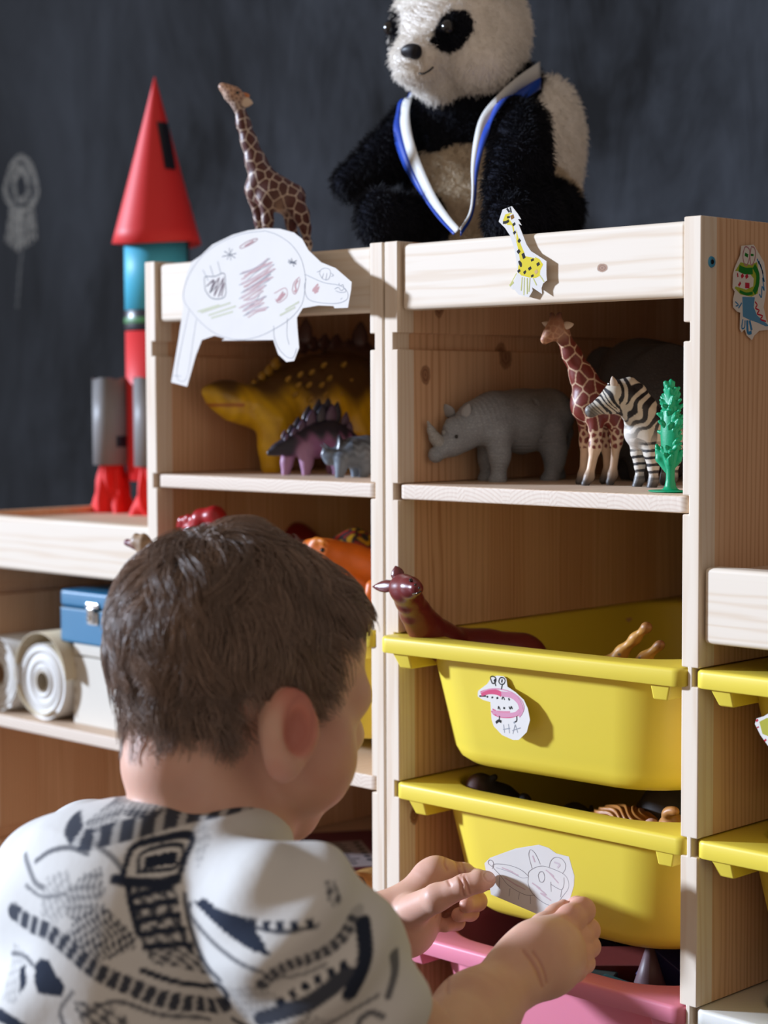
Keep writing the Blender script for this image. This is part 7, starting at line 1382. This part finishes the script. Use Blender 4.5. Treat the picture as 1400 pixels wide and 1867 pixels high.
# ---- the drawing held between both hands
PN = (0.1, -0.995, 0.02)
DRW = [(0.4877,-0.0642,0.4289),(0.4928,-0.0637,0.4339),(0.5024,-0.0628,0.4383),(0.5164,-0.0613,0.4446),(0.5371,-0.0593,0.4505),(0.5458,-0.0584,0.4494),(0.5526,-0.0577,0.4463),(0.5636,-0.0566,0.4455),(0.566,-0.0564,0.4386),(0.5684,-0.0561,0.432),(0.568,-0.0562,0.4247),(0.5642,-0.0565,0.413),(0.5546,-0.0575,0.4041),(0.5386,-0.0591,0.3976),(0.5189,-0.0611,0.4013),(0.4938,-0.0636,0.4059),(0.4918,-0.0638,0.4144),(0.4892,-0.0641,0.4224)]
mp = sheet('paper_mouse', 'white paper with a pencil mouse drawing held up in both hands', DRW, PN)
MG, MPK = (0.27, 0.25, 0.26), (0.60, 0.46, 0.49); w1 = 0.0004
SMO = [(w1, MG, [(0.5278,-0.0602,0.4244),(0.5283,-0.0602,0.4286),(0.5337,-0.0596,0.4327),(0.541,-0.0589,0.4351),(0.5507,-0.0579,0.4341),(0.5594,-0.057,0.4318),(0.5632,-0.0566,0.4275),(0.5632,-0.0566,0.4219),(0.5584,-0.0571,0.4153),(0.5517,-0.0578,0.4077),(0.5459,-0.0584,0.4067),(0.5386,-0.0591,0.4088),(0.5313,-0.0599,0.4133),(0.5278,-0.0602,0.4194),(0.5278,-0.0602,0.4244)]), (w1, MG, [(0.5283,-0.0602,0.4253),(0.5214,-0.0609,0.4291),(0.5114,-0.0619,0.4309),(0.4989,-0.0631,0.4302),(0.4953,-0.0635,0.4276),(0.5024,-0.0628,0.422),(0.5089,-0.0621,0.4163),(0.5174,-0.0612,0.4127),(0.5263,-0.0604,0.4109),(0.5337,-0.0596,0.4121)]), (w1, MG, [(0.5312,-0.0599,0.4319),(0.5288,-0.0601,0.439),(0.5283,-0.0602,0.4426),(0.5298,-0.06,0.4457),(0.5332,-0.0597,0.4442),(0.5361,-0.0594,0.4405),(0.5386,-0.0591,0.436)]), (w1, MG, [(0.5464,-0.0583,0.4351),(0.5478,-0.0582,0.4398),(0.5517,-0.0578,0.4433),(0.5574,-0.0572,0.443),(0.5608,-0.0569,0.4394),(0.5603,-0.0569,0.4353),(0.5584,-0.0571,0.4325)]), (w1, MG, [(0.4948,-0.0635,0.4275),(0.4913,-0.0639,0.4295),(0.4923,-0.0638,0.4321),(0.4953,-0.0635,0.4318),(0.4963,-0.0634,0.4286),(0.4948,-0.0635,0.4258)]), (w1, MG, [(0.5366,-0.0593,0.4274),(0.5381,-0.0592,0.4301),(0.541,-0.0589,0.4306),(0.5425,-0.0587,0.4267),(0.541,-0.0589,0.4232),(0.5381,-0.0592,0.4231),(0.5366,-0.0593,0.4274)]), (w1, MG, [(0.5478,-0.0582,0.4243),(0.5483,-0.0581,0.417)]), (w1, MG, [(0.5478,-0.0582,0.4226),(0.5527,-0.0577,0.4209),(0.5575,-0.0572,0.4201),(0.5594,-0.057,0.4245),(0.5594,-0.057,0.4294)]), (w1, MG, [(0.5575,-0.0572,0.4201),(0.5565,-0.0573,0.4142)])]
SMO += [(w1, MG, [(0.5019,-0.0628,0.4211),(0.5014,-0.0629,0.4118)]), (w1, MG, [(0.5114,-0.0618,0.4134),(0.5104,-0.0619,0.4074)]), (w1, MG, [(0.5199,-0.061,0.4115),(0.5189,-0.0611,0.4063)]), (w1, MG, [(0.5298,-0.06,0.4114),(0.5298,-0.06,0.4048)]), (w1, (0.40, 0.38, 0.40), [(0.4989,-0.0631,0.4273),(0.5114,-0.0619,0.4259),(0.5214,-0.0608,0.4233),(0.5273,-0.0602,0.4243)])]
SMO += [(0.0010, MPK, [(0.5039,-0.0626,0.4281),(0.5139,-0.0616,0.4263),(0.5089,-0.0621,0.4272),(0.5189,-0.0611,0.4246)]), (0.0010, MPK, [(0.5313,-0.0599,0.4208),(0.5386,-0.0591,0.4178),(0.5352,-0.0595,0.4189),(0.544,-0.0586,0.4138),(0.5386,-0.0591,0.4145),(0.5483,-0.0581,0.4104)]), (0.0009, MPK, [(0.5434,-0.0586,0.4326),(0.5507,-0.0579,0.4288),(0.5468,-0.0583,0.4307),(0.5546,-0.0575,0.4245)]), (0.0009, MPK, [(0.5064,-0.0624,0.4209),(0.5189,-0.0611,0.4163),(0.5139,-0.0616,0.418),(0.5253,-0.0604,0.4148)]), (0.0012, MPK, [(0.5317,-0.0598,0.4415),(0.5337,-0.0596,0.4369)]), (0.0014, (0.62, 0.54, 0.56), [(0.5507,-0.0579,0.4395),(0.5555,-0.0574,0.4386),(0.5536,-0.0576,0.4358)])]
strokes('pencil_drawing', SMO, PN, M_PENCIL, mp, 0.00008)
fu = hair_curves('fur', PANDA_FUR[0], 0.00034, PANDA_FUR[1], pan, hair_mat('plush_pile', 0.6, 0.18))
